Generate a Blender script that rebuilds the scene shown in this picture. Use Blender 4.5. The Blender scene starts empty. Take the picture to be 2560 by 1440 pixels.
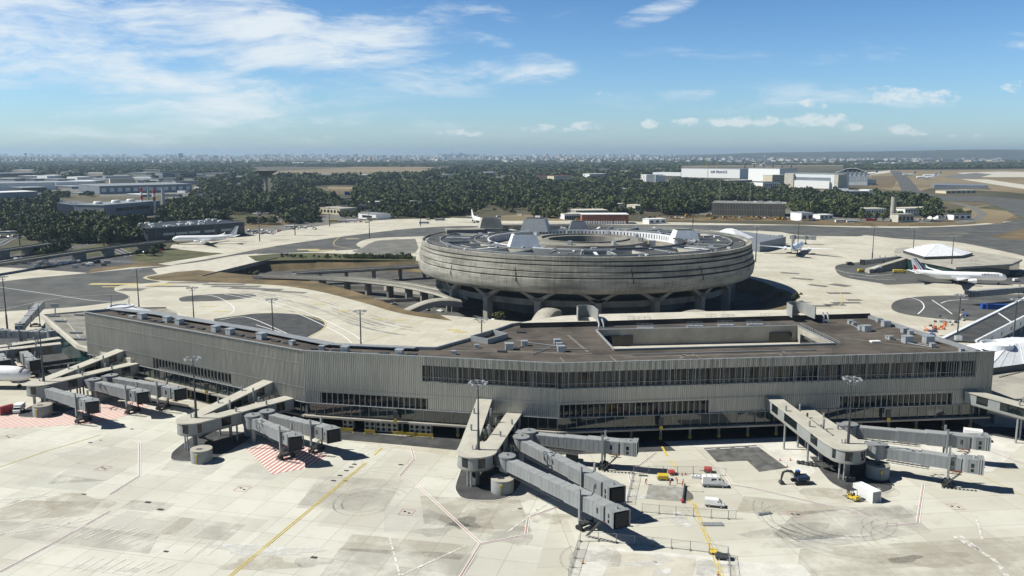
import bpy, bmesh, math, random
import numpy as np
from math import sin, cos, pi, radians, hypot, atan2
from mathutils import Vector
from mathutils.geometry import tessellate_polygon
RN = random.Random(7)
sc = bpy.context.scene
COL = sc.collection
# ------------------------------------------------------------------ camera, sky, sun, exposure
F, CAMH = 2100.0, 80.0            # focal length in photo pixels, eye height of the control tower
PITCH = math.atan(336 / F)
CP, SP = cos(PITCH), sin(PITCH)
cam = bpy.data.cameras.new('camera'); camo = bpy.data.objects.new('camera', cam); COL.objects.link(camo)
cam.sensor_width = 36; cam.lens = 36 * F / 2560; cam.clip_start = 1; cam.clip_end = 90000
camo.location = (0, 0, CAMH); camo.rotation_euler = (pi / 2 - PITCH, 0, 0)
sc.camera = camo
SUN_EL, SUN_AZ = radians(47), radians(-3)      # light travels towards +x and a little away from the camera
sun = bpy.data.lights.new('sun', 'SUN'); suno = bpy.data.objects.new('sun', sun); COL.objects.link(suno)
sun.energy = 5.0; sun.angle = radians(0.53); sun.color = (1, .975, .895)
suno.rotation_euler = Vector((-cos(SUN_AZ) * cos(SUN_EL), -sin(SUN_AZ) * cos(SUN_EL), sin(SUN_EL))).to_track_quat('Z', 'Y').to_euler()
sc.view_settings.view_transform = 'Standard'; sc.view_settings.look = 'None'
sc.view_settings.exposure = 0.38; sc.view_settings.gamma = 1
sc.render.engine = 'CYCLES'
cy = sc.cycles
cy.use_denoising = True; cy.max_bounces = 4; cy.diffuse_bounces = 1; cy.glossy_bounces = 2; cy.transmission_bounces = 2
cy.volume_bounces = 0; cy.transparent_max_bounces = 6; cy.use_adaptive_sampling = True; cy.adaptive_threshold = 0.02

def ray(px, py):
    u, v = (px - 1280) / F, (720 - py) / F
    return (u, CP + v * SP, -SP + v * CP)
def G(px, py, z=0.0):
    d = ray(px, py); t = (z - CAMH) / d[2]
    return Vector((d[0] * t, d[1] * t, z))
def ZY(px, py, Y):                 # point of a pixel ray at forward distance Y
    d = ray(px, py); t = Y / d[1]
    return Vector((d[0] * t, Y, CAMH + d[2] * t))

class NT:
    def __init__(s, tree): s.t = tree; s.n = tree.nodes; s.l = tree.links
    def node(s, typ, **kw):
        n = s.n.new(typ)
        for k, v in kw.items(): setattr(n, k, v)
        return n
    def put(s, sock, v):
        if hasattr(v, 'links') or isinstance(v, bpy.types.NodeSocket): s.l.new(v, sock)
        else: sock.default_value = v
    def m(s, op, a, b=None, c=None, clamp=False):
        n = s.node('ShaderNodeMath', operation=op, use_clamp=clamp)
        s.put(n.inputs[0], a)
        if b is not None: s.put(n.inputs[1], b)
        if c is not None: s.put(n.inputs[2], c)
        return n.outputs[0]
    def mix(s, fac, a, b, typ='MIX'):
        n = s.node('ShaderNodeMix', data_type='RGBA', blend_type=typ)
        s.put(n.inputs[0], fac); s.put(n.inputs[6], a); s.put(n.inputs[7], b)
        return n.outputs[2]
    def smooth(s, v, a, b):
        n = s.node('ShaderNodeMapRange', interpolation_type='SMOOTHSTEP')
        s.put(n.inputs[0], v); n.inputs[1].default_value = a; n.inputs[2].default_value = b
        return n.outputs[0]
    def noise(s, vec, scale, detail=5, rough=.55, dist=0.0):
        n = s.node('ShaderNodeTexNoise'); s.put(n.inputs['Vector'], vec)
        n.inputs['Scale'].default_value = scale; n.inputs['Detail'].default_value = detail
        n.inputs['Roughness'].default_value = rough; n.inputs['Distortion'].default_value = dist
        return n.outputs[0]
    def mapv(s, vec, scale=(1, 1, 1), rot=(0, 0, 0), loc=(0, 0, 0)):
        n = s.node('ShaderNodeMapping'); s.put(n.inputs[0], vec)
        n.inputs[1].default_value = loc; n.inputs[2].default_value = rot; n.inputs[3].default_value = scale
        return n.outputs[0]

def make_world():
    w = bpy.data.worlds.new('World'); sc.world = w; w.use_nodes = True
    T = NT(w.node_tree); T.n.clear()
    out = T.node('ShaderNodeOutputWorld'); bg = T.node('ShaderNodeBackground'); T.l.new(bg.outputs[0], out.inputs[0])
    sky = T.node('ShaderNodeTexSky', sky_type='NISHITA', sun_disc=False)
    sky.sun_elevation = SUN_EL; sky.sun_rotation = radians(-90); sky.altitude = 100
    sky.air_density = 1.0; sky.dust_density = .6; sky.ozone_density = 2.2
    bg.inputs[1].default_value = 0.10
    geo = T.node('ShaderNodeTexCoord').outputs['Generated']
    sep = T.node('ShaderNodeSeparateXYZ'); T.l.new(geo, sep.inputs[0])
    x, y, z = sep.outputs
    yy = T.m('MAXIMUM', y, 0.02)
    a = T.m('DIVIDE', x, yy); e = T.m('DIVIDE', z, yy)          # bearing and elevation of the sky direction
    comb = T.node('ShaderNodeCombineXYZ'); T.put(comb.inputs[0], a); T.put(comb.inputs[1], e)
    ae = comb.outputs[0]
    # cirrus: streaky noise, thick only in the banks named below
    wn = T.node('ShaderNodeTexNoise'); T.put(wn.inputs['Vector'], T.mapv(ae, (4, 9, 1))); wn.inputs['Scale'].default_value = 1; wn.inputs['Detail'].default_value = 4
    wv = T.node('ShaderNodeVectorMath', operation='MULTIPLY_ADD'); T.put(wv.inputs[0], wn.outputs['Color']); wv.inputs[1].default_value = (.16, .05, 0); T.put(wv.inputs[2], ae)
    aw = wv.outputs[0]
    n1 = T.noise(T.mapv(aw, (6, 30, 1), (0, 0, -.12)), 1.0, 10, .62, .4)
    n2 = T.noise(T.mapv(aw, (2.4, 9, 1), (0, 0, .06), (4.2, 1.7, 0)), 1.0, 6, .58, .3)
    n3 = T.noise(T.mapv(aw, (22, 120, 1), (0, 0, -.16), (1, 5, 0)), 1.0, 8, .7, .5)
    def blob(px, py, rx, ry, rot, k):
        d = ray(px, py); a0, e0 = d[0] / d[1], d[2] / d[1]
        rx /= F; ry /= F
        da = T.m('SUBTRACT', a, a0); de = T.m('SUBTRACT', e, e0)
        c_, s_ = cos(rot), sin(rot)
        p = T.m('MULTIPLY_ADD', da, c_ / rx, T.m('MULTIPLY', de, s_ / rx))
        q = T.m('MULTIPLY_ADD', da, -s_ / ry, T.m('MULTIPLY', de, c_ / ry))
        r2 = T.m('ADD', T.m('MULTIPLY', p, p), T.m('MULTIPLY', q, q))
        return T.m('MULTIPLY', T.smooth(r2, 1.0, 0.0), k)
    def union(lst):
        r = lst[0]
        for b in lst[1:]: r = T.m('MAXIMUM', r, b)
        return r
    ci = union([blob(60, 70, 720, 170, -.10, 1.25), blob(330, 60, 520, 120, .05, .8), blob(760, 110, 560, 110, .02, 1.25), blob(980, 80, 420, 75, .14, .9),
                blob(530, 205, 260, 46, .06, 1.0), blob(1130, 195, 340, 72, .08, 1.05), blob(760, 255, 520, 85, .05, 1.0), blob(1000, 285, 460, 70, -.05, .75),
                blob(340, 265, 260, 40, .08, .60), blob(10, 208, 120, 24, .0, .75), blob(1950, 138, 430, 36, -.02, .85), blob(2250, 225, 560, 55, .02, .5),
                blob(1640, 30, 130, 30, .30, .55), blob(2350, 110, 420, 40, .02, .28), blob(1240, 120, 60, 20, .2, .4), blob(1900, 255, 600, 40, 0, .30),
                blob(560, 340, 900, 50, 0, .30), blob(1280, 70, 260, 30, .2, .3)])
    dens = T.m('ADD', T.m('MULTIPLY', n1, 1.5), T.m('ADD', T.m('MULTIPLY', n2, 1.6), T.m('MULTIPLY', n3, .55)))
    cm = T.smooth(T.m('ADD', T.m('MULTIPLY', ci, .95), T.m('MULTIPLY', T.m('SUBTRACT', dens, 1.87), 2.1)), .08, 1.55)
    cm = T.m('MULTIPLY', cm, T.smooth(ci, 0.0, .25))
    # far cumulus: knobbly, flat based, in a row above the horizon
    n4 = T.noise(T.mapv(ae, (46, 80, 1), (0, 0, 0), (2, 3, 0)), 1.0, 8, .62, .2)
    n5 = T.noise(T.mapv(ae, (14, 60, 1), (0, 0, 0), (7, 1, 0)), 1.0, 6, .6, .3)
    cu = union([blob(1625, 308, 30, 16, 0, 1), blob(1715, 306, 50, 14, 0, .8), blob(1790, 306, 42, 17, 0, 1), blob(1850, 302, 50, 20, 0, 1), blob(1910, 304, 44, 20, 0, 1),
                blob(1990, 308, 50, 16, 0, .85), blob(2060, 300, 80, 24, 0, 1), blob(2125, 318, 40, 14, 0, .9), blob(2250, 326, 40, 18, 0, .9), blob(2290, 332, 40, 13, 0, .75),
                blob(1470, 313, 55, 15, 0, .75), blob(1345, 320, 60, 14, 0, .7), blob(1150, 333, 90, 14, 0, .7), blob(1400, 326, 50, 9, 0, .6), blob(2030, 262, 50, 18, 0, .5),
                blob(2230, 235, 110, 28, 0, .65), blob(2350, 240, 90, 22, 0, .6), blob(1515, 232, 36, 10, 0, .55), blob(2420, 340, 60, 10, 0, .5), blob(2540, 215, 50, 20, 0, .5), blob(830, 343, 22, 8, 0, .6)])
    cum = T.smooth(T.m('ADD', cu, T.m('MULTIPLY', T.m('SUBTRACT', n4, .5), 3.6)), .22, 1.05)
    cum = T.m('MULTIPLY', cum, T.smooth(cu, 0.0, .20))
    base = blob(1850, 335, 1000, 42, 0, .55)
    bm = T.m('MULTIPLY', base, T.smooth(n5, .35, .75))
    # haze-softened sky tint: deeper blue upward, pale to the horizon
    tint = T.node('ShaderNodeValToRGB'); T.put(tint.inputs[0], T.m('MULTIPLY', z, 1.55, clamp=True))
    cr = tint.color_ramp
    cr.elements[0].position = .03; cr.elements[0].color = (.69, .94, 1.22, 1)
    cr.elements[1].position = 1.0; cr.elements[1].color = (.085, .14, .225, 1)
    for p_, c_ in ((.13, (.57, .82, 1.10)), (.26, (.42, .66, .93)), (.37, (.29, .46, .67)), (.62, (.125, .20, .315))): q = cr.elements.new(p_); q.color = (*c_, 1)
    col = T.mix(1.0, sky.outputs[0], tint.outputs[0], 'MULTIPLY')
    w.node_tree.nodes['Color Ramp'].name = 'tint'
    white = (6.5, 7.0, 7.25, 1)
    col = T.mix(T.m('MULTIPLY', cm, .90, clamp=True), col, white)
    col = T.mix(T.m('MULTIPLY', bm, .6, clamp=True), col, (4.6, 5.3, 5.9, 1))
    col = T.mix(T.m('MULTIPLY', cum, .62, clamp=True), col, (6.9, 7.2, 7.2, 1))
    T.l.new(col, bg.inputs[0])
make_world()

# ------------------------------------------------------------------ materials
MC = {}
def mat(name, col, rough=.8, metal=0.0, var=.15, scale=.25, col2=None, spec=.35, bump=0.0, stretch=(1, 1, 1), detail=6, sharp=(.3, .7)):
    if name in MC: return MC[name]
    m = bpy.data.materials.new(name); m.use_nodes = True; MC[name] = m
    T = NT(m.node_tree); b = T.n['Principled BSDF']
    b.inputs['Roughness'].default_value = rough; b.inputs['Metallic'].default_value = metal
    b.inputs['Specular IOR Level'].default_value = spec
    if var == 0 and col2 is None:
        b.inputs['Base Color'].default_value = (*col, 1); return m
    pos = T.node('ShaderNodeNewGeometry').outputs['Position']
    n = T.noise(T.mapv(pos, stretch), scale, detail, .6)
    f = T.smooth(n, *sharp)
    lo = tuple(c * (1 - var) for c in col); hi = col2 or tuple(min(1, c * (1 + var)) for c in col)
    c1 = T.mix(f, (*lo, 1), (*hi, 1))
    n2 = T.noise(T.mapv(pos, stretch), scale * 9, 3, .6)
    c2 = T.mix(T.m('MULTIPLY', T.smooth(n2, .35, .75), .22), c1, tuple(c * .62 for c in col) + (1,))
    T.put(b.inputs['Base Color'], c2)
    if bump:
        bp = T.node('ShaderNodeBump'); bp.inputs['Strength'].default_value = bump; T.put(bp.inputs['Height'], n2)
        T.put(b.inputs['Normal'], bp.outputs[0])
    return m
def glass(name, col, rough=.04, spec=.9):
    m = mat(name, col, rough, 0, 0.0, spec=spec)
    return m
def apron_mat(name, ang, c_lo, c_hi, bw, bh, stain, mort=.0026):
    m = bpy.data.materials.new(name); m.use_nodes = True; MC[name] = m
    T = NT(m.node_tree); b = T.n['Principled BSDF']; b.inputs['Roughness'].default_value = .85; b.inputs['Specular IOR Level'].default_value = .25
    pos = T.node('ShaderNodeNewGeometry').outputs['Position']
    v = T.mapv(pos, (1, 1, 1), (0, 0, -ang))
    def brick(w, h, off, seed):
        n = T.node('ShaderNodeTexBrick'); n.offset = off; n.offset_frequency = 2
        T.put(n.inputs['Vector'], T.mapv(v, (1, 1, 1), (0, 0, 0), (seed, seed * .7, 0)))
        n.inputs['Color1'].default_value = (0, 0, 0, 1); n.inputs['Color2'].default_value = (1, 1, 1, 1); n.inputs['Mortar'].default_value = (.5, .5, .5, 1)
        n.inputs['Scale'].default_value = 1; n.inputs['Mortar Size'].default_value = .065; n.inputs['Mortar Smooth'].default_value = .1
        n.inputs['Brick Width'].default_value = w; n.inputs['Row Height'].default_value = h
        return n
    b1 = brick(bw, bh, 0, 0); b2 = brick(bw * 3, bh * 2, .5, 13.3)
    big = T.noise(pos, .035, 3, .5); mid = T.noise(pos, .22, 8, .62); fine = T.noise(pos, 2.5, 4, .6)
    f = T.m('ADD', T.m('MULTIPLY', b1.outputs['Color'], .30), T.m('ADD', T.m('MULTIPLY', b2.outputs['Color'], .34), T.m('MULTIPLY', T.smooth(big, .3, .7), .36)))
    c = T.mix(T.smooth(f, .15, .85), (*c_lo, 1), (*c_hi, 1))
    c = T.mix(T.m('MULTIPLY', T.smooth(mid, .48, .72), .42), c, (*stain, 1))
    c = T.mix(T.m('MULTIPLY', T.smooth(T.noise(pos, .11, 7, .7, 1.0),   .60, .80), .18), c, (.26, .22, .16, 1))
    c = T.mix(T.m('MULTIPLY', T.smooth(fine, .52, .8), .25), c, tuple(k * .6 for k in c_lo) + (1,))
    c = T.mix(T.m('MULTIPLY', b1.outputs['Fac'], .55), c, (.19, .175, .145, 1))
    T.put(b.inputs['Base Color'], c)
    return m
def leaf_mat(name, dark, light, scale=.06):
    m = bpy.data.materials.new(name); m.use_nodes = True; MC[name] = m
    T = NT(m.node_tree); b = T.n['Principled BSDF']; b.inputs['Roughness'].default_value = .75; b.inputs['Specular IOR Level'].default_value = .2
    pos = T.node('ShaderNodeNewGeometry').outputs['Position']
    vo = T.node('ShaderNodeTexVoronoi'); T.put(vo.inputs['Vector'], T.mapv(pos, (1, 1, 0))); vo.inputs['Scale'].default_value = scale
    rnd = T.node('ShaderNodeSeparateXYZ'); T.put(rnd.inputs[0], vo.outputs['Color'])
    n = T.noise(pos, .35, 4, .6); low = T.noise(pos, .006, 3, .5)
    f = T.m('ADD', T.m('MULTIPLY', rnd.outputs[0], .75), T.m('ADD', T.m('MULTIPLY', n, .25), T.m('MULTIPLY', low, .7)))
    T.put(b.inputs['Base Color'], T.mix(T.smooth(f, .35, 1.25), (*dark, 1), (*light, 1)))
    return m
def stripe_mat(name, ang, period, c1, c2, duty=.5):
    m = bpy.data.materials.new(name); m.use_nodes = True; MC[name] = m
    T = NT(m.node_tree); b = T.n['Principled BSDF']; b.inputs['Roughness'].default_value = .8
    pos = T.node('ShaderNodeNewGeometry').outputs['Position']
    s = T.node('ShaderNodeSeparateXYZ'); T.put(s.inputs[0], pos)
    w = T.m('FRACT', T.m('ADD', T.m('MULTIPLY', s.outputs[0], cos(ang) / period), T.m('MULTIPLY_ADD', s.outputs[1], sin(ang) / period, 100)))
    f = T.m('GREATER_THAN', w, duty)
    n = T.noise(pos, .9, 5, .6)
    T.put(b.inputs['Base Color'], T.mix(T.m('MULTIPLY', T.smooth(n, .4, .75), .35), T.mix(f, (*c1, 1), (*c2, 1)), (.35, .31, .27, 1)))
    return m
def decal_mat(name, col, alpha, scale=1.2):
    m = bpy.data.materials.new(name); m.use_nodes = True; MC[name] = m
    T = NT(m.node_tree); b = T.n['Principled BSDF']; b.inputs['Roughness'].default_value = .85; b.inputs['Base Color'].default_value = (*col, 1)
    pos = T.node('ShaderNodeNewGeometry').outputs['Position']
    n = T.noise(pos, scale, 5, .65)
    T.put(b.inputs['Alpha'], T.m('MULTIPLY', T.smooth(n, .30, .66), alpha))
    return m
M = dict(
    conc=mat('concrete', (.36, .34, .29), .85, var=.18, scale=.12),
    conc_d=mat('weathered_concrete', (.235, .225, .195), .88, var=.30, scale=.10, stretch=(1, 1, .25)),
    conc_l=mat('pale_concrete', (.52, .49, .41), .85, var=.12, scale=.15),
    rot=mat('board_marked_concrete', (.37, .345, .295), .85, var=.30, scale=.35, stretch=(1, 1, .12)),
    asph=mat('asphalt', (.085, .088, .085), .85, var=.25, scale=.06, col2=(.125, .125, .115)),
    asph_d=mat('dark_asphalt', (.055, .058, .060), .8, var=.25, scale=.2, col2=(.085, .085, .082)),
    asph_g=mat('worn_asphalt', (.145, .145, .13), .85, var=.2, scale=.08, col2=(.20, .195, .17)),
    grass=mat('dry_grass', (.125, .098, .050), .95, var=.3, scale=.05, col2=(.205, .150, .078)),
    grass_g=mat('green_grass', (.060, .070, .030), .95, var=.3, scale=.05, col2=(.120, .115, .050)),
    gold=mat('stubble_field', (.20, .16, .09), .95, var=.2, scale=.004, col2=(.27, .21, .12)),
    white=mat('white_paint', (.80, .80, .78), .55, var=.05, scale=.6),
    roofw=mat('white_roof_sheet', (.74, .76, .78), .5, var=.09, scale=.35),
    yellow=mat('yellow_paint', (.62, .47, .08), .7, var=.2, scale=1.2),
    yel_m=mat('yellow_machine_paint', (.62, .45, .05), .45, var=.05, scale=2),
    line_red=mat('faded_red_line', (.62, .30, .26), .7, var=.1, scale=1),
    digger=mat('digger_paint', (.42, .24, .045), .6, var=.15, scale=1),
    red=mat('red_paint', (.42, .05, .05), .5, var=.1, scale=1),
    orange=mat('orange_paint', (.62, .17, .055), .6, var=.1, scale=1),
    blue=mat('blue_paint', (.03, .10, .38), .5, var=.1, scale=1),
    metal=mat('grey_metal', (.34, .355, .36), .5, .35, .10, .6),
    metal_d=mat('dark_metal', (.075, .078, .080), .55, .4, .2, 1.0),
    metal_l=mat('galvanised_metal', (.50, .52, .53), .45, .5, .10, .6),
    jet=mat('boarding_bridge_paint', (.265, .28, .283), .55, .1, .11, .5, stretch=(1, 1, .22)),
    jet_l=mat('boarding_bridge_roof_paint', (.33, .345, .345), .6, .1, .07, .35),
    black=mat('black_rubber', (.018, .018, .019), .7, var=.2, scale=2),
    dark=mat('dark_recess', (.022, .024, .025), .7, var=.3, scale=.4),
    glass=glass('dark_glass', (.010, .015, .017), .05, .5),
    glass_l=glass('reflective_glass', (.022, .034, .034), .03, 1.0),
    glass_t=glass('teal_glass', (.018, .050, .050)),
    brown=mat('brown_gravel_roof', (.070, .060, .050), .95, var=.30, scale=.09, col2=(.118, .100, .082)),
    screen=mat('metal_screen', (.505, .503, .47), .36, .55, .15, 1.5, stretch=(1, 1, .05), sharp=(.25, .75)),  # upright tone streaks paint the shimmer of the fins into the colour
    wallg=mat('grey_wall_panel', (.27, .28, .27), .7, var=.08, scale=.5),
    brick=mat('red_brick', (.22, .085, .055), .85, var=.2, scale=.4),
    cream=mat('cream_render', (.62, .55, .40), .85, var=.08, scale=.3),
    tan=mat('brown_cladding', (.30, .27, .215), .8, var=.2, scale=.5, stretch=(1, 1, .05)),
    navy=mat('dark_blue_grey_cladding', (.035, .042, .05), .6, var=.2, scale=.2),
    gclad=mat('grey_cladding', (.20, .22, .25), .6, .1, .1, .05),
    bark=mat('bark', (.07, .055, .04), .9, var=.2, scale=1.5),
    tarmac_p=mat('patched_asphalt', (.10, .10, .098), .85, var=.3, scale=.4, col2=(.16, .158, .15)),
    fresh=mat('fresh_concrete', (.27, .25, .195), .45, var=.12, scale=.3, col2=(.42, .43, .42)),
    newc=mat('new_concrete', (.60, .585, .53), .85, var=.14, scale=.15),
)
APRON = apron_mat('apron_slabs', radians(-13.5), (.465, .450, .385), (.595, .588, .515), 7.6, 7.6, (.44, .405, .325))
APRON_R = apron_mat('apron_slabs_right', radians(6.4), (.465, .445, .375), (.58, .568, .49), 15.0, 7.6, (.44, .40, .315))
APRON_F = apron_mat('taxiway_slabs', radians(-8), (.445, .415, .335), (.545, .52, .435), 7.5, 7.5, (.40, .36, .29))
LEAF = leaf_mat('foliage', (.026, .040, .020), (.092, .110, .042))
LEAF2 = leaf_mat('light_foliage', (.035, .052, .018), (.125, .145, .045))
HATCH = stripe_mat('red_white_hatching', radians(-40), 1.5, (.70, .66, .60), (.53, .24, .205))
HATCH2 = stripe_mat('red_white_hatching_steep', radians(-15), 1.35, (.72, .68, .62), (.49, .20, .18))
TYRE = decal_mat('tyre_mark_rubber', (.29, .285, .265), .26)
GHOST = decal_mat('faded_white_paint', (.78, .76, .70), .95, .8)
SCUFF = decal_mat('pale_scuff', (.72, .71, .67), .8, .35)
STAIN = decal_mat('brown_stain', (.42, .365, .28), .32, .25)
DSTAIN = decal_mat('grey_stain', (.38, .37, .335), .32, .25)

# ------------------------------------------------------------------ mesh helpers
ORG = {}
class MB:
    def __init__(s): s.v = []; s.f = []; s.m = []
    def add(s, vs, fs, m=0):
        o = len(s.v); s.v += [tuple(q) for q in vs]
        for q in fs: s.f.append([i + o for i in q]); s.m.append(m)
        return s
    def quad(s, a, b, c, d, m=0): return s.add([a, b, c, d], [(0, 1, 2, 3)], m)
    def bx(s, x0, x1, y0, y1, z0, z1, m=0):
        vs = [(x0, y0, z0), (x1, y0, z0), (x1, y1, z0), (x0, y1, z0), (x0, y0, z1), (x1, y0, z1), (x1, y1, z1), (x0, y1, z1)]
        return s.add(vs, [(0, 3, 2, 1), (4, 5, 6, 7), (0, 1, 5, 4), (1, 2, 6, 5), (2, 3, 7, 6), (3, 0, 4, 7)], m)
    def box(s, c, d, rz=0.0, m=0, taper=1.0):
        co, si = cos(rz), sin(rz); vs = []
        for zz, k in ((-.5, 1), (.5, taper)):
            for xx, yy in ((-.5, -.5), (.5, -.5), (.5, .5), (-.5, .5)):
                X, Y = xx * d[0] * k, yy * d[1] * k
                vs.append((c[0] + X * co - Y * si, c[1] + X * si + Y * co, c[2] + zz * d[2]))
        return s.add(vs, [(0, 3, 2, 1), (4, 5, 6, 7), (0, 1, 5, 4), (1, 2, 6, 5), (2, 3, 7, 6), (3, 0, 4, 7)], m)
    def prism(s, poly, z0, z1, m=0, mt=None, bottom=True, top=True):
        n = len(poly)
        za = z0 if isinstance(z0, (list, tuple)) else [z0] * n
        zb = z1 if isinstance(z1, (list, tuple)) else [z1] * n
        vs = [(p[0], p[1], za[i]) for i, p in enumerate(poly)] + [(p[0], p[1], zb[i]) for i, p in enumerate(poly)]
        s.add(vs, [(i, (i + 1) % n, (i + 1) % n + n, i + n) for i in range(n)], m)
        tri = tessellate_polygon([[Vector((p[0], p[1], 0)) for p in poly]])
        if top: s.add([vs[i + n] for i in range(n)], [tuple(t) for t in tri], m if mt is None else mt)
        if bottom: s.add([vs[i] for i in range(n)], [tuple(t) for t in tri], m)
        return s
    def sheet(s, polys, z=0, m=0):
        pts = [p for q in polys for p in q]
        tri = tessellate_polygon([[Vector((p[0], p[1], 0)) for p in q] for q in polys])
        fs = []
        for t in tri:
            a, b, c = (pts[i] for i in t)
            if (b[0] - a[0]) * (c[1] - a[1]) - (b[1] - a[1]) * (c[0] - a[0]) < 0: t = (t[0], t[2], t[1])
            fs.append(tuple(t))
        return s.add([(p[0], p[1], z) for p in pts], fs, m)
    def tube(s, p, q, r, r2=None, n=8, m=0, caps=True):
        p, q = Vector(p), Vector(q); d = (q - p)
        if d.length < 1e-6: return s
        d.normalize(); u = d.orthogonal().normalized(); w = d.cross(u); r2 = r if r2 is None else r2
        vs = [tuple(p + (u * cos(2 * pi * i / n) + w * sin(2 * pi * i / n)) * r) for i in range(n)]
        vs += [tuple(q + (u * cos(2 * pi * i / n) + w * sin(2 * pi * i / n)) * r2) for i in range(n)]
        fs = [(i, (i + 1) % n, (i + 1) % n + n, i + n) for i in range(n)]
        if caps: fs += [tuple(range(n - 1, -1, -1)), tuple(range(n, 2 * n))]
        return s.add(vs, fs, m)
    def beam(s, p, q, w, h, m=0):              # box along p-q, p/q at its centre line
        p, q = Vector(p), Vector(q); d = q - p
        hx = Vector((-d.y, d.x, 0))
        hx = hx.normalized() * w / 2 if hx.length > 1e-6 else Vector((w / 2, 0, 0))
        up = Vector((0, 0, h / 2)) if abs(d.z) < .95 * d.length else Vector((0, h / 2, 0))
        vs = [p - hx - up, p + hx - up, p + hx + up, p - hx + up, q - hx - up, q + hx - up, q + hx + up, q - hx + up]
        return s.add(vs, [(0, 1, 2, 3), (7, 6, 5, 4), (0, 4, 5, 1), (1, 5, 6, 2), (2, 6, 7, 3), (3, 7, 4, 0)], m)
    def lathe(s, prof, n=48, cx=0, cy=0, a0=0, a1=2 * pi, m=0):
        full = abs(a1 - a0 - 2 * pi) < 1e-6; k = n if full else n + 1
        vs = []
        for i in range(k):
            a = a0 + (a1 - a0) * i / n
            vs += [(cx + r * cos(a), cy + r * sin(a), z) for r, z in prof]
        L = len(prof); fs = []
        for i in range(n):
            j = (i + 1) % k
            for t in range(L - 1): fs.append((i * L + t, j * L + t, j * L + t + 1, i * L + t + 1))
        return s.add(vs, fs, m)
    def loft(s, rings, m=0, caps=True):
        n = len(rings[0]); vs = [p for r in rings for p in r]; fs = []
        for k in range(len(rings) - 1):
            for i in range(n):
                j = (i + 1) % n
                fs.append((k * n + i, k * n + j, (k + 1) * n + j, (k + 1) * n + i))
        if caps: fs += [tuple(range(n - 1, -1, -1)), tuple(range((len(rings) - 1) * n, len(rings) * n))]
        return s.add(vs, fs, m)
    def build(s, name, mats, par=None, smooth=False, world=True, fix=True):
        if not isinstance(mats, (list, tuple)): mats = [mats]
        org = ORG.get(par.name, (0, 0, 0)) if (par is not None and world) else (0, 0, 0)
        me = bpy.data.meshes.new(name)
        me.from_pydata([(x - org[0], y - org[1], z - org[2]) for x, y, z in s.v], [], s.f)
        for mm in mats: me.materials.append(mm)
        if len(mats) > 1: me.polygons.foreach_set('material_index', s.m)
        if fix and len(s.f) < 30000:
            b = bmesh.new(); b.from_mesh(me); bmesh.ops.recalc_face_normals(b, faces=b.faces); b.to_mesh(me); b.free()
        if smooth:
            me.polygons.foreach_set('use_smooth', [True] * len(me.polygons))
            try: me.set_sharp_from_angle(angle=radians(40))
            except Exception: pass
        me.update()
        o = bpy.data.objects.new(name, me); COL.objects.link(o)
        if par is not None: o.parent = par; ORG[o.name] = org
        return o
def tag(o, label=None, cat=None, group=None, kind=None):
    if label: o['label'] = label
    if cat: o['category'] = cat
    if group: o['group'] = group
    if kind: o['kind'] = kind
    return o
def thing(name, label, cat, loc=(0, 0, 0), rz=0, group=None):
    o = bpy.data.objects.new(name, None); COL.objects.link(o); o.empty_display_size = .5
    o.location = loc; o.rotation_euler = (0, 0, rz); ORG[o.name] = tuple(loc)
    return tag(o, label, cat, group)
def dup(o, par=None, loc=None, rz=None, label=None, group=None):
    c = o.copy(); COL.objects.link(c)
    if par is not None: c.parent = par
    if loc is not None: c.location = loc
    if rz is not None: c.rotation_euler = (0, 0, rz)
    if label: c['label'] = label
    if group: c['group'] = group
    for ch in o.children: dup(ch, c)
    return c
def pxs(pts, z=0): return [tuple(G(p[0], p[1], z)[:2]) for p in pts]
def struct(name, mb, m, label=None, smooth=False):
    o = mb.build(name, m, smooth=smooth, fix=False); tag(o, label, None, None, 'structure'); return o
def gsheet(name, pts, m, z): return struct(name, MB().sheet([pxs(pts)], z), m)
def strip(mb, a, b, w, z, m=0):            # flat painted line between two ground points
    a, b = Vector(a[:2]), Vector(b[:2]); d = (b - a)
    if d.length < 1e-4: return
    n = Vector((-d.y, d.x)).normalized() * w / 2
    mb.quad((a.x - n.x, a.y - n.y, z), (b.x - n.x, b.y - n.y, z), (b.x + n.x, b.y + n.y, z), (a.x + n.x, a.y + n.y, z), m)
def pline(mb, pts, w, z, off=0.0, m=0, closed=False):   # mitred flat line along ground points
    P_ = [Vector(p[:2]) for p in pts]; n = len(P_); L = []
    for i in range(n):
        a = P_[i - 1] if (i > 0 or closed) else P_[i]; b = P_[(i + 1) % n] if (i < n - 1 or closed) else P_[i]
        t = (b - a).normalized(); nn = Vector((-t.y, t.x))
        L.append((P_[i] + nn * (off - w / 2), P_[i] + nn * (off + w / 2)))
    for i in range(n if closed else n - 1):
        a, b = L[i], L[(i + 1) % n]
        mb.quad((*a[0], z), (*b[0], z), (*b[1], z), (*a[1], z), m)
def smoothpts(pts, n=6):                   # Catmull-Rom through ground points
    P_ = [Vector(p[:2]) for p in pts]; out = []
    for i in range(len(P_) - 1):
        a = P_[max(i - 1, 0)]; b = P_[i]; c = P_[i + 1]; d = P_[min(i + 2, len(P_) - 1)]
        for k in range(n):
            t = k / n
            out.append(.5 * ((2 * b) + (c - a) * t + (2 * a - 5 * b + 4 * c - d) * t * t + (3 * b - a - 3 * c + d) * t ** 3))
    out.append(P_[-1]); return [tuple(p) for p in out]

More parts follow.
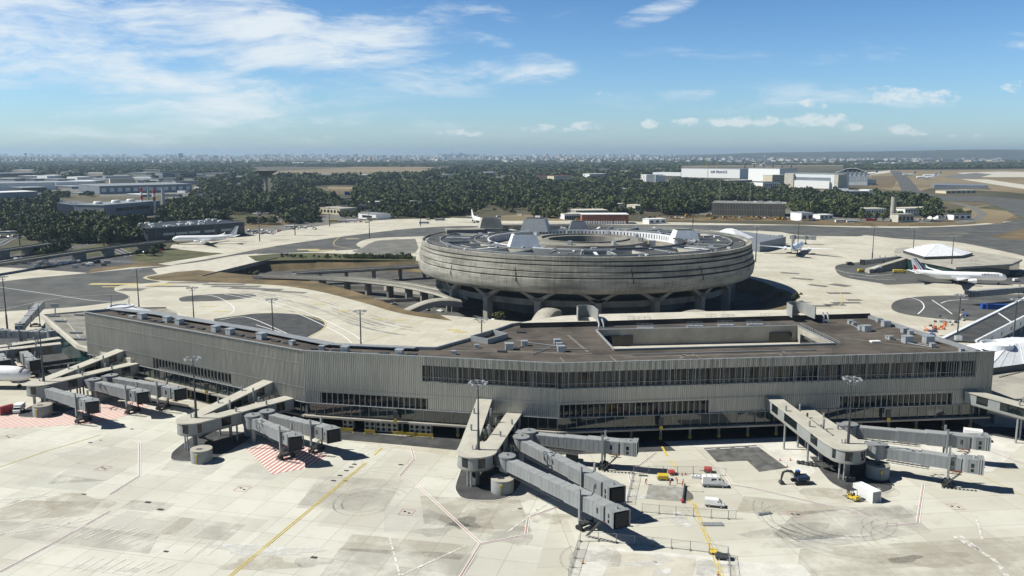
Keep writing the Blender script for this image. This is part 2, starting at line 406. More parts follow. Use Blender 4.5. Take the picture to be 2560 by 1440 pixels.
# ------------------------------------------------------------------ the ground
RC = (43.5, 506.0)                          # centre of the round terminal
def rp(R, a): return (RC[0] + R * cos(a), RC[1] + R * sin(a))
near_in = smoothpts(pxs([(497, 675), (621, 687), (748, 697), (874, 725), (967, 757), (1020, 776), (1100, 787)]), 4)
a_start, a_end = -2.02, radians(125)
arc = [rp(116, a_start + (a_end - a_start) * i / 46) for i in range(47)]
far_in = pxs([(1040, 652), (900, 649), (790, 648), (700, 650), (640, 652), (570, 660)])
HOLE = near_in + arc + far_in
def inset(poly, d):
    n = len(poly); out = []
    for i in range(n):
        a, b = Vector(poly[i - 1]), Vector(poly[(i + 1) % n]); t = (b - a).normalized()
        out.append((poly[i][0] - t.y * d, poly[i][1] + t.x * d))
    return out
INNER = inset(HOLE, 9)
big = [(-31000, -300), (31000, -300), (31000, 31000), (-31000, 31000)]
struct('ground', MB().sheet([big, HOLE], -.06), mat('far_ground', (.060, .062, .034), .95, var=.3, scale=.0022, col2=(.135, .112, .062)), 'dry grassland around the airport')
pit = MB(); n = len(HOLE)
for i in range(n):
    j = (i + 1) % n
    pit.quad((*HOLE[i], -.06), (*HOLE[j], -.06), (*INNER[j], -7), (*INNER[i], -7))
struct('embankment', pit, M['grass'], 'dry grass slope round the sunken roads')
struct('sunken_road', MB().sheet([INNER], -7), mat('sunken_asphalt', (.07, .07, .066), .85, var=.3, scale=.08, col2=(.13, .125, .11)), 'sunken road level round the round terminal')
apr = [(-190, 40), (200, 40)] + pxs([(2900, 1180), (2900, 900), (2800, 700), (2800, 545), (2560, 550), (2400, 563), (2180, 566), (1880, 560), (1700, 556), (1300, 549), (1130, 545), (990, 548), (890, 552), (800, 565), (620, 588),
      (430, 612), (425, 621), (520, 631), (560, 633), (390, 660), (330, 667), (215, 682), (60, 671), (0, 668), (-260, 664)]) + [(-420, 350)]
struct('apron', MB().sheet([apr, HOLE], 0), APRON_F, 'pale concrete taxiway round the terminals')
# the near apron in front of the terminal: two slab directions
gsheet('apron', [(-140, 1025), (200, 1010), (380, 1000), (560, 1035), (760, 1090), (1130, 1140), (1380, 1190), (1400, 1225), (1330, 1460), (1300, 1620), (-600, 1620), (-600, 1100)], APRON, .012)
gsheet('apron', [(1380, 1190), (1400, 1120), (1560, 1098), (1880, 1090), (2130, 1082), (2480, 1060), (2760, 1060), (2900, 1620), (1300, 1620), (1330, 1460), (1400, 1225)], APRON_R, .012)
# asphalt
AS = [
    ('taxiway', [(-260, 745), (0, 704), (205, 684), (330, 672), (430, 664), (470, 668), (365, 690), (368, 698), (400, 705), (330, 711), (292, 716), (287, 727), (312, 735), (322, 742), (310, 750), (280, 756), (200, 766), (110, 773), (0, 779), (-260, 795)], 'asph'),
    ('taxiway', [(420, 664), (560, 640), (690, 615), (850, 592), (1000, 574), (1080, 568), (1160, 565), (1300, 567), (1300, 590), (1100, 590), (960, 594), (910, 600), (890, 612), (900, 622), (810, 628), (690, 634), (600, 637), (500, 655)], 'asph'),
    ('taxiway', [(1500, 562), (1880, 563), (1990, 563), (2060, 566), (2180, 569), (2330, 568), (2480, 560), (2560, 548), (2720, 530), (2760, 690), (2560, 640), (2480, 622), (2380, 604), (2250, 597), (2165, 588), (2140, 591), (2000, 588), (1900, 577), (1500, 575)], 'asph'),
    ('apron', [(1038, 597), (960, 600), (930, 606), (900, 622), (880, 628), (920, 634), (1038, 632)], 'asph_g'),
    ('apron', [(2088, 672), (2095, 662), (2150, 655), (2240, 648), (2420, 660), (2700, 700), (2700, 712), (2340, 708), (2225, 712), (2200, 708), (2120, 695), (2095, 684)], 'asph'),
    ('apron', [(2228, 765), (2240, 752), (2290, 742), (2400, 738), (2600, 735), (2700, 740), (2700, 800), (2440, 802), (2330, 795), (2260, 785), (2232, 775)], 'asph'),
    ('apron', [(448, 745), (470, 740), (540, 735), (600, 734), (640, 738), (625, 744), (560, 751), (470, 754), (450, 752)], 'asph'),
    ('apron', [(535, 797), (590, 790), (640, 784), (700, 783), (760, 788), (800, 797), (812, 812), (800, 826), (770, 842), (740, 860), (560, 860)], 'asph_d'),
]
for nm, pts, mm in AS: struct(nm, MB().sheet([smoothpts(pxs(pts + pts[:1]), 3)[:-1]] if nm != 'x' else [], .022), M[mm])
gsheet('apron', [(-80, 842), (120, 835), (215, 870), (240, 905), (200, 925), (120, 935), (60, 925), (50, 905), (-80, 890)], M['asph_d'], .022)
gsheet('apron', [(200, 905), (340, 925), (330, 960), (180, 940)], M['asph_d'], .022)
# dark repair patches, white guide curves and yellow centre lines on the far taxiways
pt_ = MB(); wl = MB(); yl = MB()
for x, y, w, h, r in ((1975, 683, 12, 6, -.5), (2005, 697, 14, 7, -.7), (2045, 714, 12, 6, -.8), (2100, 713, 12, 8, -.9), (2098, 733, 14, 6, 0), (2135, 750, 8, 5, 0), (2055, 765, 10, 5, 0), (2087, 762, 11, 6, 0), (2115, 757, 16, 5, .05), (470, 707, 26, 5, 0), (420, 716, 26, 5, 0), (560, 711, 26, 6, 0), (590, 716, 30, 6, 0), (640, 722, 34, 6, -.2), (710, 729, 30, 5, -.35), (330, 724, 14, 10, 0), (960, 605, 20, 12, 0), (880, 596, 18, 5, .2), (790, 588, 22, 4, .2), (700, 600, 18, 4, .2), (1010, 575, 20, 4, 0), (680, 590, 26, 3, .1), (780, 575, 26, 3, .1), (600, 604, 26, 3, .1)):
    g = G(x, y); pt_.box((g.x, g.y, .032), (w, h, .006), r)
def gl_(mb, pts, w, o=0): pline(mb, smoothpts([G(*p) for p in pts], 6), w, .040, o)
for o in (0, 5): gl_(wl, [(560, 735), (640, 750), (700, 768), (770, 795), (850, 835), (880, 858)], .5, o)
gl_(wl, [(440, 738), (520, 738), (560, 750), (585, 770), (575, 785), (545, 793)], .5); gl_(wl, [(550, 800), (600, 792), (640, 800), (720, 835)], .5); gl_(wl, [(640, 812), (700, 830), (760, 850)], .5)
gl_(wl, [(2270, 742), (2300, 752), (2310, 768), (2295, 785)], .6); gl_(wl, [(2330, 750), (2360, 770), (2380, 785)], .6); gl_(wl, [(2352, 758), (2372, 752), (2420, 748)], .6); gl_(wl, [(2120, 690), (2180, 697), (2240, 700)], .5); gl_(wl, [(2165, 690), (2230, 686)], .5); gl_(wl, [(2070, 668), (2110, 680), (2180, 690)], .5)
gl_(wl, [(0, 718), (120, 735), (240, 752), (310, 752)], .5); gl_(wl, [(0, 775), (150, 745), (300, 735)], .3)
gl_(yl, [(1880, 690), (1960, 690), (2040, 705), (2098, 730), (2105, 755), (2080, 775), (2060, 785)], .5); gl_(yl, [(850, 592), (835, 605), (840, 615), (880, 622)], .7); gl_(yl, [(365, 692), (368, 698), (400, 703)], 1.0)
for x, y, w, h, r in ((285, 710, 30, 6, 0), (300, 717, 22, 2.6, 0), (400, 712, 14, 7, .5), (770, 624, 18, 7, .1), (805, 626, 22, 6, .2), (2370, 590, 30, 1.5, 0), (2370, 583, 40, 1.5, 0), (880, 597, 12, 4, 0), (1150, 830, 6, 3, 0), (1135, 825, 6, 3, 0), (860, 777, 6, 3, 0), (800, 760, 6, 3, 0), (520, 766, 8, 2, 0), (555, 779, 8, 2, 0), (1000, 800, 7, 3, 0), (950, 798, 6, 3, 0)):
    g = G(x, y); yl.box((g.x, g.y, .036), (w, h, .006), r)
gl_(yl, [(700, 770), (800, 800), (815, 812), (800, 828), (770, 845)], .6); gl_(yl, [(1060, 800), (960, 840), (900, 858)], .5)
struct('repair_patch', pt_, M['asph_g']); struct('road_marking', wl, M['white']); struct('road_marking', yl, mat('faded_yellow', (.50, .42, .20), .8, var=.2, scale=.8))
rs = MB(); cv = smoothpts(pxs([(497, 708), (640, 716), (748, 730), (850, 752), (950, 782), (1040, 806), (1150, 822)]), 8)
RK = random.Random(2)
for k in range(46):
    i0 = RK.randrange(4, len(cv) - 10); o = -RK.uniform(3, 26); pline(rs, cv[i0:i0 + RK.randrange(4, 10)], RK.uniform(.4, 1.6), .034 + k * .0004, o)
struct('tyre_mark', rs, decal_mat('taxiway_rubber', (.34, .345, .34), .55, .12))
# service road in front of the terminal
gsheet('service_road_and_shade', [(560, 1010), (700, 1040), (850, 1074), (1000, 1090), (1160, 1097), (1165, 1128), (1000, 1112), (850, 1099), (700, 1068), (540, 1038)], M['asph_d'], .030)
gsheet('service_road_and_shade', [(350, 990), (470, 1012), (480, 1024), (300, 992)], M['asph_d'], .030)
gsheet('service_road_and_shade', [(1290, 1110), (1560, 1107), (1660, 1104), (1690, 1127), (1560, 1132), (1300, 1140)], M['asph_d'], .030)
gsheet('service_road_and_shade', [(1759, 1120), (1890, 1113), (1968, 1170), (1898, 1180), (1868, 1152), (1792, 1155)], M['tarmac_p'], .030)
gsheet('service_road_and_shade', [(2390, 1072), (2480, 1066), (2700, 1080), (2700, 1115), (2560, 1105), (2480, 1090)], M['asph_d'], .030)
# pale kerb strips
kb = MB()
for pts in ([(350, 988), (560, 1012), (850, 1072), (1000, 1087), (1160, 1094)], [(1385, 1110), (1560, 1104), (1880, 1091), (2000, 1086)], [(2480, 1090), (2600, 1112)]):
    pline(kb, [G(*p) for p in pts], 1.0, .05)
struct('kerb', kb, M['newc'], 'pale concrete kerb along the terminal')
gsheet('new_concrete', [(1430, 1440), (1452, 1362), (1820, 1396), (1825, 1500), (1430, 1500)], M['newc'], .034)
gsheet('new_concrete', [(1480, 1500), (1535, 1378), (1740, 1397), (1738, 1424), (1700, 1500)], M['conc_l'], .040)
gsheet('new_concrete', [(1840, 1405), (2005, 1412), (2030, 1440), (1840, 1470)], M['newc'], .034)
gsheet('new_concrete', [(2000, 1100), (2500, 1090), (2560, 1110), (2480, 1180), (2230, 1165), (2160, 1120)], M['newc'], .026)
gsheet('new_concrete', [(1700, 1108), (1980, 1093), (2040, 1180), (2010, 1200), (1955, 1160), (1905, 1112), (1700, 1120)], M['newc'], .026)
gsheet('fresh_concrete', [(1622, 1212), (1708, 1219), (1705, 1254), (1614, 1247)], M['fresh'], .05)
gsheet('fresh_concrete', [(1716, 1222), (1731, 1236), (1734, 1246), (1722, 1254), (1714, 1252)], M['asph_g'], .05)
# individually toned slabs and patches on the near apron
RS = random.Random(3)
sl = {k: MB() for k in ('p_lt', 'p_dk', 'p_tn')}
for k, pts in (('p_lt', [(120, 1210), (188, 1156), (322, 1172), (266, 1202)]), ('p_lt', [(28, 1212), (110, 1180), (266, 1202), (210, 1228)]), ('p_lt', [(235, 1318), (320, 1276), (454, 1293), (395, 1335)]),
               ('p_tn', [(395, 1335), (454, 1293), (489, 1297), (437, 1338)]), ('p_lt', [(437, 1338), (489, 1297), (532, 1302), (475, 1345)]), ('p_dk', [(478, 1345), (535, 1303), (616, 1312), (565, 1353)]),
               ('p_tn', [(40, 1250), (250, 1256), (220, 1290), (0, 1300), (0, 1270)]), ('p_dk', [(0, 1302), (235, 1320), (400, 1336), (372, 1385), (0, 1342)]), ('p_lt', [(400, 1175), (440, 1140), (560, 1160), (528, 1187)]),
               ('p_lt', [(575, 1195), (625, 1160), (720, 1175), (680, 1200)]), ('p_tn', [(1050, 1240), (1300, 1250), (1330, 1330), (1060, 1310)]), ('p_dk', [(850, 1370), (1200, 1385), (1160, 1440), (800, 1440)]),
               ('p_tn', [(880, 1335), (1190, 1365), (1150, 1400), (850, 1375)]), ('p_dk', [(800, 1190), (1010, 1200), (960, 1280), (740, 1270)]), ('p_lt', [(960, 1262), (1060, 1270), (1190, 1318), (960, 1330)]),
               ('p_tn', [(2000, 1372), (2560, 1340), (2600, 1440), (1990, 1440)]), ('p_tn', [(1860, 1240), (2150, 1270), (1990, 1290), (1840, 1280)]), ('p_dk', [(1900, 1370), (1990, 1280), (2250, 1262), (2330, 1330), (2060, 1370)]),
               ('p_dk', [(330, 1250), (440, 1258), (408, 1282), (300, 1272)]), ('p_lt', [(130, 1135), (280, 1110), (330, 1130), (200, 1160)]), ('p_dk', [(190, 1410), (350, 1420), (340, 1432), (180, 1422)])):
    sl[k].sheet([pxs(pts)], .018)
def toned(nm, c, a): return decal_mat(nm, c, a, .12)
struct('apron_slab', sl['p_lt'], toned('pale_slab', (.69, .68, .61), .44)); struct('apron_slab', sl['p_dk'], toned('grey_slab', (.41, .395, .345), .34)); struct('apron_slab', sl['p_tn'], toned('tan_slab', (.455, .41, .32), .40))
# hatching by the boarding bridges
gsheet('apron_marking', [(0, 1042), (40, 1018), (110, 1012), (330, 1003), (372, 1015), (300, 1045), (230, 1060), (120, 1066), (0, 1072)], HATCH, .045)
gsheet('apron_marking', [(25, 925), (50, 912), (100, 910), (100, 935), (60, 938)], HATCH, .045)
gsheet('apron_marking', [(615, 1122), (670, 1108), (760, 1115), (822, 1140), (762, 1172), (680, 1186)], HATCH2, .045)
# painted lines
W_, Y_, R_, D_, GH = MB(), MB(), MB(), MB(), MB()
def L(mb, pts, w, z=.070, off=0): pline(mb, [G(*p) for p in pts], w, z, off)
for pts in ([(570, 1445), (915, 1157)], [(1735, 1262), (1828, 1500)], [(1676, 1152), (1690, 1170)], [(1722, 1250), (1742, 1268)]):
    for o in (-.28, .28): L(Y_, pts, .22, .070, o)
for k in range(5): strip(W_, G(1765 + 36 * k, 1124 - 2 * k), G(1790 + 36 * k, 1122.6 - 2 * k), .35, .072)
L(Y_, [(0, 1168), (110, 1130), (250, 1088)], .22); L(Y_, [(935, 1138), (955, 1120)], .45); L(Y_, [(1655, 1117), (1668, 1140)], .6); L(Y_, [(2440, 1184), (2560, 1240)], .2)
for pts in ([(1028, 1118), (1036, 1148), (1000, 1190), (1042, 1212), (1202, 1360), (1150, 1445)], [(1202, 1360), (1314, 1338), (1321, 1293), (1392, 1268)], [(2309, 1210), (2294, 1308), (2212, 1316), (2145, 1282), (1880, 1220), (1830, 1212), (1802, 1170), (1720, 1130)],
            [(340, 1100), (349, 1108), (349, 1190), (275, 1236)], [(275, 1278), (130, 1360), (0, 1430)], [(1640, 1132), (1572, 1184), (1580, 1215)], [(2330, 1075), (2560, 1160)]):
    for o in (-.30, .30): L(W_, pts, .17, .070, o)
    L(R_, pts, .13, .073, 0)
for c in ((259, 1171), (606, 1222), (1017, 1281), (1988, 1286), (2388, 1267), (20, 1092)):
    g = G(*c); an = radians(-13.5 if c[0] < 1500 else 6.4); ex, ey = Vector((cos(an), sin(an))), Vector((-sin(an), cos(an))); q = 1.5
    sq = [Vector(g[:2]) + ex * sx * q + ey * sy * q for sx, sy in ((-1, -1), (1, -1), (1, 1), (-1, 1))]
    pline(R_, sq, .16, .058, 0, 0, True)
    for t in (-.6, .6):
        p = Vector(g[:2]) + ex * t + ey * -t * .5
        D_.sheet([[(p.x + .35 * cos(i * pi / 4), p.y + .35 * sin(i * pi / 4)) for i in range(8)]], .06)
for c, s in (((370, 1256), 1), ((401, 1274), 1), ((209, 1236), .8), ((415, 1379), .7), ((862, 1202), .8), ((886, 1161), .8), ((878, 1168), .8), ((866, 1177), .8), ((850, 1189), .8), ((834, 1202), .8), ((1002, 1162), .8), ((226, 1107), .8), ((1300, 1272), .6), ((252, 1101), .5), ((1343, 1275), .4), ((785, 1394), .9), ((330, 1073), .7), ((308, 1062), .7)):
    g = G(*c); D_.box((g.x, g.y, .053), (1.5 * s, .9 * s, .012), radians(-14))
def ghost(a, b, w): strip(GH, G(*a), G(*b), w, .084)
for k in range(9): ghost((168 + 28 * k, 1432 + (k % 2)), (236 + 26 * k, 1392 + 2 * k), .28)
for k in range(8): ghost((188 + 25 * k, 1345 + 3 * k), (262 + 26 * k, 1312 + 3 * k), .28)
for k in range(6): ghost((20 + 40 * k, 1298 + 8 * k), (110 + 32 * k, 1270 + 8 * k), .28)
for k in range(3): ghost((460 + 28 * k, 1383 + 4 * k), (505 + 27 * k, 1347 + 4 * k), .28)
for a, b in (((0, 1335), (120, 1318)), ((120, 1318), (228, 1298)), ((975, 1345), (1000, 1440)), ((1000, 1440), (1165, 1365)), ((0, 1272), (120, 1232)), ((200, 1118), (262, 1102)), ((0, 1250), (120, 1240)), ((1270, 1330), (1380, 1250)), ((2440, 1290), (2456, 1350))): ghost(a, b, .45)
pline(GH, smoothpts([G(*p) for p in [(2385, 1342), (2450, 1378), (2490, 1405), (2520, 1445)]], 5), .9, .084)
ghost((2400, 1340), (2450, 1376), .9)
struct('road_marking', W_, M['white'], 'white painted apron lines'); struct('road_marking', Y_, M['yellow'], 'yellow painted apron lines'); struct('road_marking', R_, M['line_red'], 'red painted apron lines')
struct('drain_cover', D_, M['metal_d']); struct('road_marking', GH, GHOST, 'painted-over old apron lines')
# scuffs, stains, tyre tracks
SC, ST, DS, TY = MB(), MB(), MB(), MB()
for c, rx, ry, rot, b in (((660, 1375), 11, 2.2, -.1, SC), ((2070, 1345), 9, 1.2, .1, SC), ((1655, 1398), 2, 2, 0, SC), ((1600, 1410), 5, 1, 0, SC), ((1650, 1435), 3, 1.5, .9, SC), ((1700, 1300), 2, 4, 0, SC), ((1560, 1240), 4, 4, 0, SC),
                          ((190, 1255), 9, 4, -.2, ST), ((1180, 1300), 6, 6, 0, ST), ((1370, 1295), 5, 3, 0, ST), ((1270, 1245), 8, 3, 0, ST), ((2130, 1235), 12, 4, 0, ST), ((2330, 1400), 9, 3, .1, ST), ((2250, 1395), 4, 2, 0, ST), ((650, 1410), 7, 3, 0, ST),
                          ((1160, 1310), 3.5, 3.5, 0, DS), ((780, 1405), 4, 2, 0, DS), ((1080, 1330), 4, 2, 0, DS), ((2230, 1280), 8, 3, .1, DS), ((1990, 1330), 10, 4, .1, DS), ((1500, 1390), 5, 4, 0, DS), ((1780, 1420), 4, 3, 0, DS), ((1280, 1340), 5, 4, 0, DS)):
    g = G(*c)
    pts = []
    for i in range(18):
        a = i * pi / 9; r = 1 + .22 * sin(3 * a + c[0]) + .12 * sin(5 * a + c[1]); x, y = rx * r * cos(a), ry * r * sin(a)
        pts.append((g.x + x * cos(rot) - y * sin(rot), g.y + x * sin(rot) + y * cos(rot)))
    b.sheet([pts], .062)
struct('apron_scuff', SC, SCUFF); struct('apron_stain', ST, STAIN); struct('apron_stain', DS, DSTAIN)
def track(c, r, a0, a1, w=.35, sep=1.9, sq=1.0):
    g = G(*c)
    for rr in (r, r + sep):
        pts = [(g.x + rr * cos(radians(a0 + (a1 - a0) * i / 24)), g.y + sq * rr * sin(radians(a0 + (a1 - a0) * i / 24))) for i in range(25)]
        pline(TY, pts, w, .080)
track((2090, 1290), 10.5, 170, 345); track((2060, 1285), 13.5, 150, 260); track((905, 1260), 4.6, 60, 330); track((930, 1255), 7, 30, 215); track((2010, 1300), 7, 110, 250); track((2280, 1350), 8, 90, 200)
track((960, 1210), 9, 80, 185); track((1000, 1150), 10, 95, 200); track((1700, 1345), 10, 70, 150, .9); track((1500, 1400), 6, 130, 230, .5); track((1130, 1255), 14, 20, 110); track((2120, 1310), 16, 190, 270); track((2240, 1320), 5, 100, 260)
struct('tyre_mark', TY, TYRE)
# grass
gi = near_in; go = smoothpts(pxs([(365, 692), (388, 700), (497, 705), (677, 712), (790, 727), (902, 755), (987, 780), (1060, 793), (1130, 802)]), 4)
struct('grass_verge', MB().sheet([pxs([(440, 680)]) + gi + go[::-1]], .03), M['grass'], 'dry grass strip along the sunken road')
ga = [rp(115.5, radians(-95 + 90 * i / 20)) for i in range(21)]
gb = [rp(118 + 7 * sin(pi * i / 20) ** .5, radians(-95 + 90 * i / 20)) for i in range(21)]
struct('grass_verge', MB().sheet([ga + gb[::-1]], .03), M['grass'], 'dry grass crescent right of the round terminal')
gsheet('grass_verge', [(1040, 641), (900, 636), (790, 632), (700, 634), (620, 640), (640, 653), (700, 651), (790, 649), (900, 650), (1040, 652)], M['grass_g'], .03)
gsheet('grass_verge', [(430, 664), (330, 668), (215, 683), (230, 672), (330, 660), (345, 655), (390, 659)], M['grass'], .03)
gsheet('grass_verge', [(330, 640), (365, 622), (425, 622), (520, 632), (556, 634), (390, 659), (345, 655)], M['grass_g'], .03)
gsheet('grass_verge', [(2470, 592), (2560, 572), (2700, 560), (2700, 610), (2560, 602)], M['grass'], .03)
gsheet('grass_verge', [(1640, 552), (1990, 553), (2060, 562), (2180, 566), (2330, 566), (2440, 560), (2540, 545), (2560, 535), (2500, 515), (2400, 520), (2430, 545), (2330, 557), (2100, 552), (1900, 545), (1640, 540)], M['grass'], .03)
gsheet('apron', [(1700, 536), (2000, 540), (2100, 552), (2330, 557), (2400, 552), (2290, 545), (2000, 522), (1700, 524)], M['asph_g'], .02)
gsheet('apron', [(600, 600), (700, 583), (860, 558), (900, 548), (1000, 543), (1000, 540), (860, 535), (700, 545), (600, 575)], M['asph_g'], -.02)
gsheet('service_road_and_shade', [(-260, 664), (0, 668), (60, 671), (215, 682), (330, 664), (330, 640), (250, 640), (0, 640), (-260, 640)], M['asph_d'], -.02)
gsheet('grass_verge', [(30, 640), (80, 610), (180, 592), (260, 588), (320, 600), (330, 640)], M['grass_g'], -.03)
gsheet('grass_verge', [(120, 606), (230, 590), (200, 605), (130, 622)], M['grass'], -.01)
# roads on the left and their kerb lines
for pts, w in (([(-60, 650), (120, 630), (215, 612), (235, 600), (262, 592), (330, 586)], 13), ([(-80, 632), (-10, 612), (20, 598), (80, 588), (130, 585)], 12), ([(330, 640), (300, 628), (280, 618)], 10), ([(-100, 652), (60, 655), (200, 650), (330, 655), (400, 656)], 10)):
    q = smoothpts([G(*p) for p in pts], 6); mb = MB(); pline(mb, q, w, -.005); struct('road', mb, M['asph_d'])
    mb = MB()
    for o in (-w / 2 + .6, 0, w / 2 - .6): pline(mb, q, .35, .012, o)
    struct('road_marking', mb, M['white'])
# far fields, runways
FAR = [('field', [(640, 436), (900, 437), (1062, 433), (1085, 421), (860, 420), (700, 428)], 'gold', .5), ('field', [(1085, 436), (1400, 432), (1380, 424), (1120, 422)], 'gold', .5), ('field', [(600, 434), (690, 430), (640, 424), (560, 426)], 'grass_g', .5),
       ('field', [(840, 421), (1100, 420), (1050, 416), (900, 416)], 'gold', .5), ('field', [(1640, 421), (1760, 417), (2560, 414), (2560, 405), (2000, 406), (1800, 410)], 'gold', .6), ('field', [(2150, 412), (2560, 410), (2700, 402), (2300, 403)], 'grass', .7),
       ('runway', [(2170, 438), (2230, 426), (2560, 424), (2700, 440), (2700, 500), (2520, 480), (2330, 470), (2290, 480), (2180, 470)], 'gold', .10), ('taxiway', [(2225, 428), (2250, 428), (2275, 448), (2300, 478), (2350, 492), (2450, 490), (2560, 500), (2700, 530), (2700, 548), (2560, 548), (2500, 520), (2460, 505), (2350, 502), (2260, 500), (2255, 480), (2245, 455)], 'asph', .3),
       ('runway', [(2390, 432), (2500, 429), (2700, 432), (2700, 443), (2450, 443)], 'conc_l', .3), ('runway', [(2400, 448), (2470, 449), (2560, 462), (2700, 478), (2700, 492), (2540, 470)], 'conc_l', .3), ('runway', [(2170, 431), (2225, 426), (2228, 431), (2175, 438)], 'conc_l', .3),
       ('taxiway', [(2360, 440), (2440, 432), (2480, 436), (2440, 446), (2370, 446)], 'asph_g', .35), ('field', [(2230, 470), (2250, 440), (2180, 440), (2170, 470)], 'grass', .2), ('field', [(2400, 520), (2470, 512), (2540, 535), (2500, 560), (2440, 556)], 'gold', .04), ('field', [(2440, 520), (2500, 510), (2545, 530)], 'grass_g', .05),
       ('road', [(2380, 555), (2430, 548), (2445, 535), (2420, 518), (2370, 506), (2385, 506), (2440, 516), (2470, 535), (2450, 552), (2400, 560)], 'asph_g', .06), ('field', [(760, 468), (880, 470), (870, 480), (690, 490), (680, 478)], 'grass', .1), ('field', [(820, 466), (900, 468), (890, 474), (820, 473)], 'gold', .2)]
for nm, pts, mm, z in FAR: struct(nm, MB().sheet([pxs(pts)], z), M[mm])
# distant hills
def hills(name, ytab, dist, depth, m):
    mb = MB(); xs = [-900 + 60 * i for i in range(75)]; rows = []
    for k in range(5):
        row = []
        for x in xs:
            h = 0
            for (xa, ha), (xb, hb) in zip(ytab, ytab[1:]):
                if xa <= x <= xb: h = ha + (hb - ha) * (x - xa) / (xb - xa)
            h += (3 * sin(x * .021 + dist) + 2.2 * sin(x * .057 + 1)) * (h > 8) * dist / 12000
            D = dist + depth * k / 4; t = (0, .55, 1, .6, 0)[k]
            row.append(((x - 1280) / F * D, D, -2 + max(h, 0) * t))
        rows.append(row)
    for a, b in zip(rows, rows[1:]):
        for i in range(len(xs) - 1): mb.quad(a[i], a[i + 1], b[i + 1], b[i])
    o = mb.build(name, m, smooth=True, fix=False); tag(o, None, None, None, 'structure'); return o
HM = mat('wooded_hills', (.035, .045, .028), .95, var=.4, scale=.003, col2=(.085, .085, .055))
hills('hills', [(-900, 30), (0, 22), (150, 12), (400, 4), (1380, 0), (1600, 20), (1800, 70), (1900, 100), (2150, 115), (2300, 135), (2500, 150), (2600, 140), (3600, 120)], 11500, 5000, HM)
hills('hills', [(-900, 22), (0, 16), (600, 11), (1100, 11), (1400, 24), (1600, 42), (1800, 60), (2300, 80), (3600, 90)], 24500, 6000, HM)
hills('hills', [(-900, 52), (0, 42), (260, 32), (480, 20), (640, 0), (3600, 0)], 9000, 3000, HM)

# ------------------------------------------------------------------ the terminal building in front
ZR, ZS = 23.0, 8.0
tA, tB, tC, tD, tE = [Vector(p) for p in pxs([(213, 783), (760, 880), (1395, 912), (2441, 883), (2487, 882)], ZR)]
tD = tC + (Vector(pxs([(2485, 882)], ZR)[0]) - tC) * .961; tE = tC + (Vector(pxs([(2485, 882)], ZR)[0]) - tC)
SEC = [(tA, tB), (tB, tC), (tC, tE)]
def fp(k, s, off=0.0, z=0.0):
    a, b = SEC[k]; d = (b - a).normalized()
    return (a.x + d.x * s + d.y * off, a.y + d.y * s - d.x * off, z)
SL = [(b - a).length for a, b in SEC]
TB = thing('terminal_building', 'long angled terminal with ribbed metal screen facade and dark gravel roof', 'terminal', (tC.x, tC.y, 0))
opens = [[(38.1, 79, 7.95, 11.6)], [(4.5, 37.4, 7.95, 11.2), (35.8, SL[1] + .01, 16.2, 20.9)], [(.6, 43, 7.95, 11.6), (81.7, 116, 7.95, 11.4), (-.01, 122.5, 16.2, 20.9)]]
pan, fin, thin = MB(), MB(), MB(); WIN = {}
ZT = ZR + .5
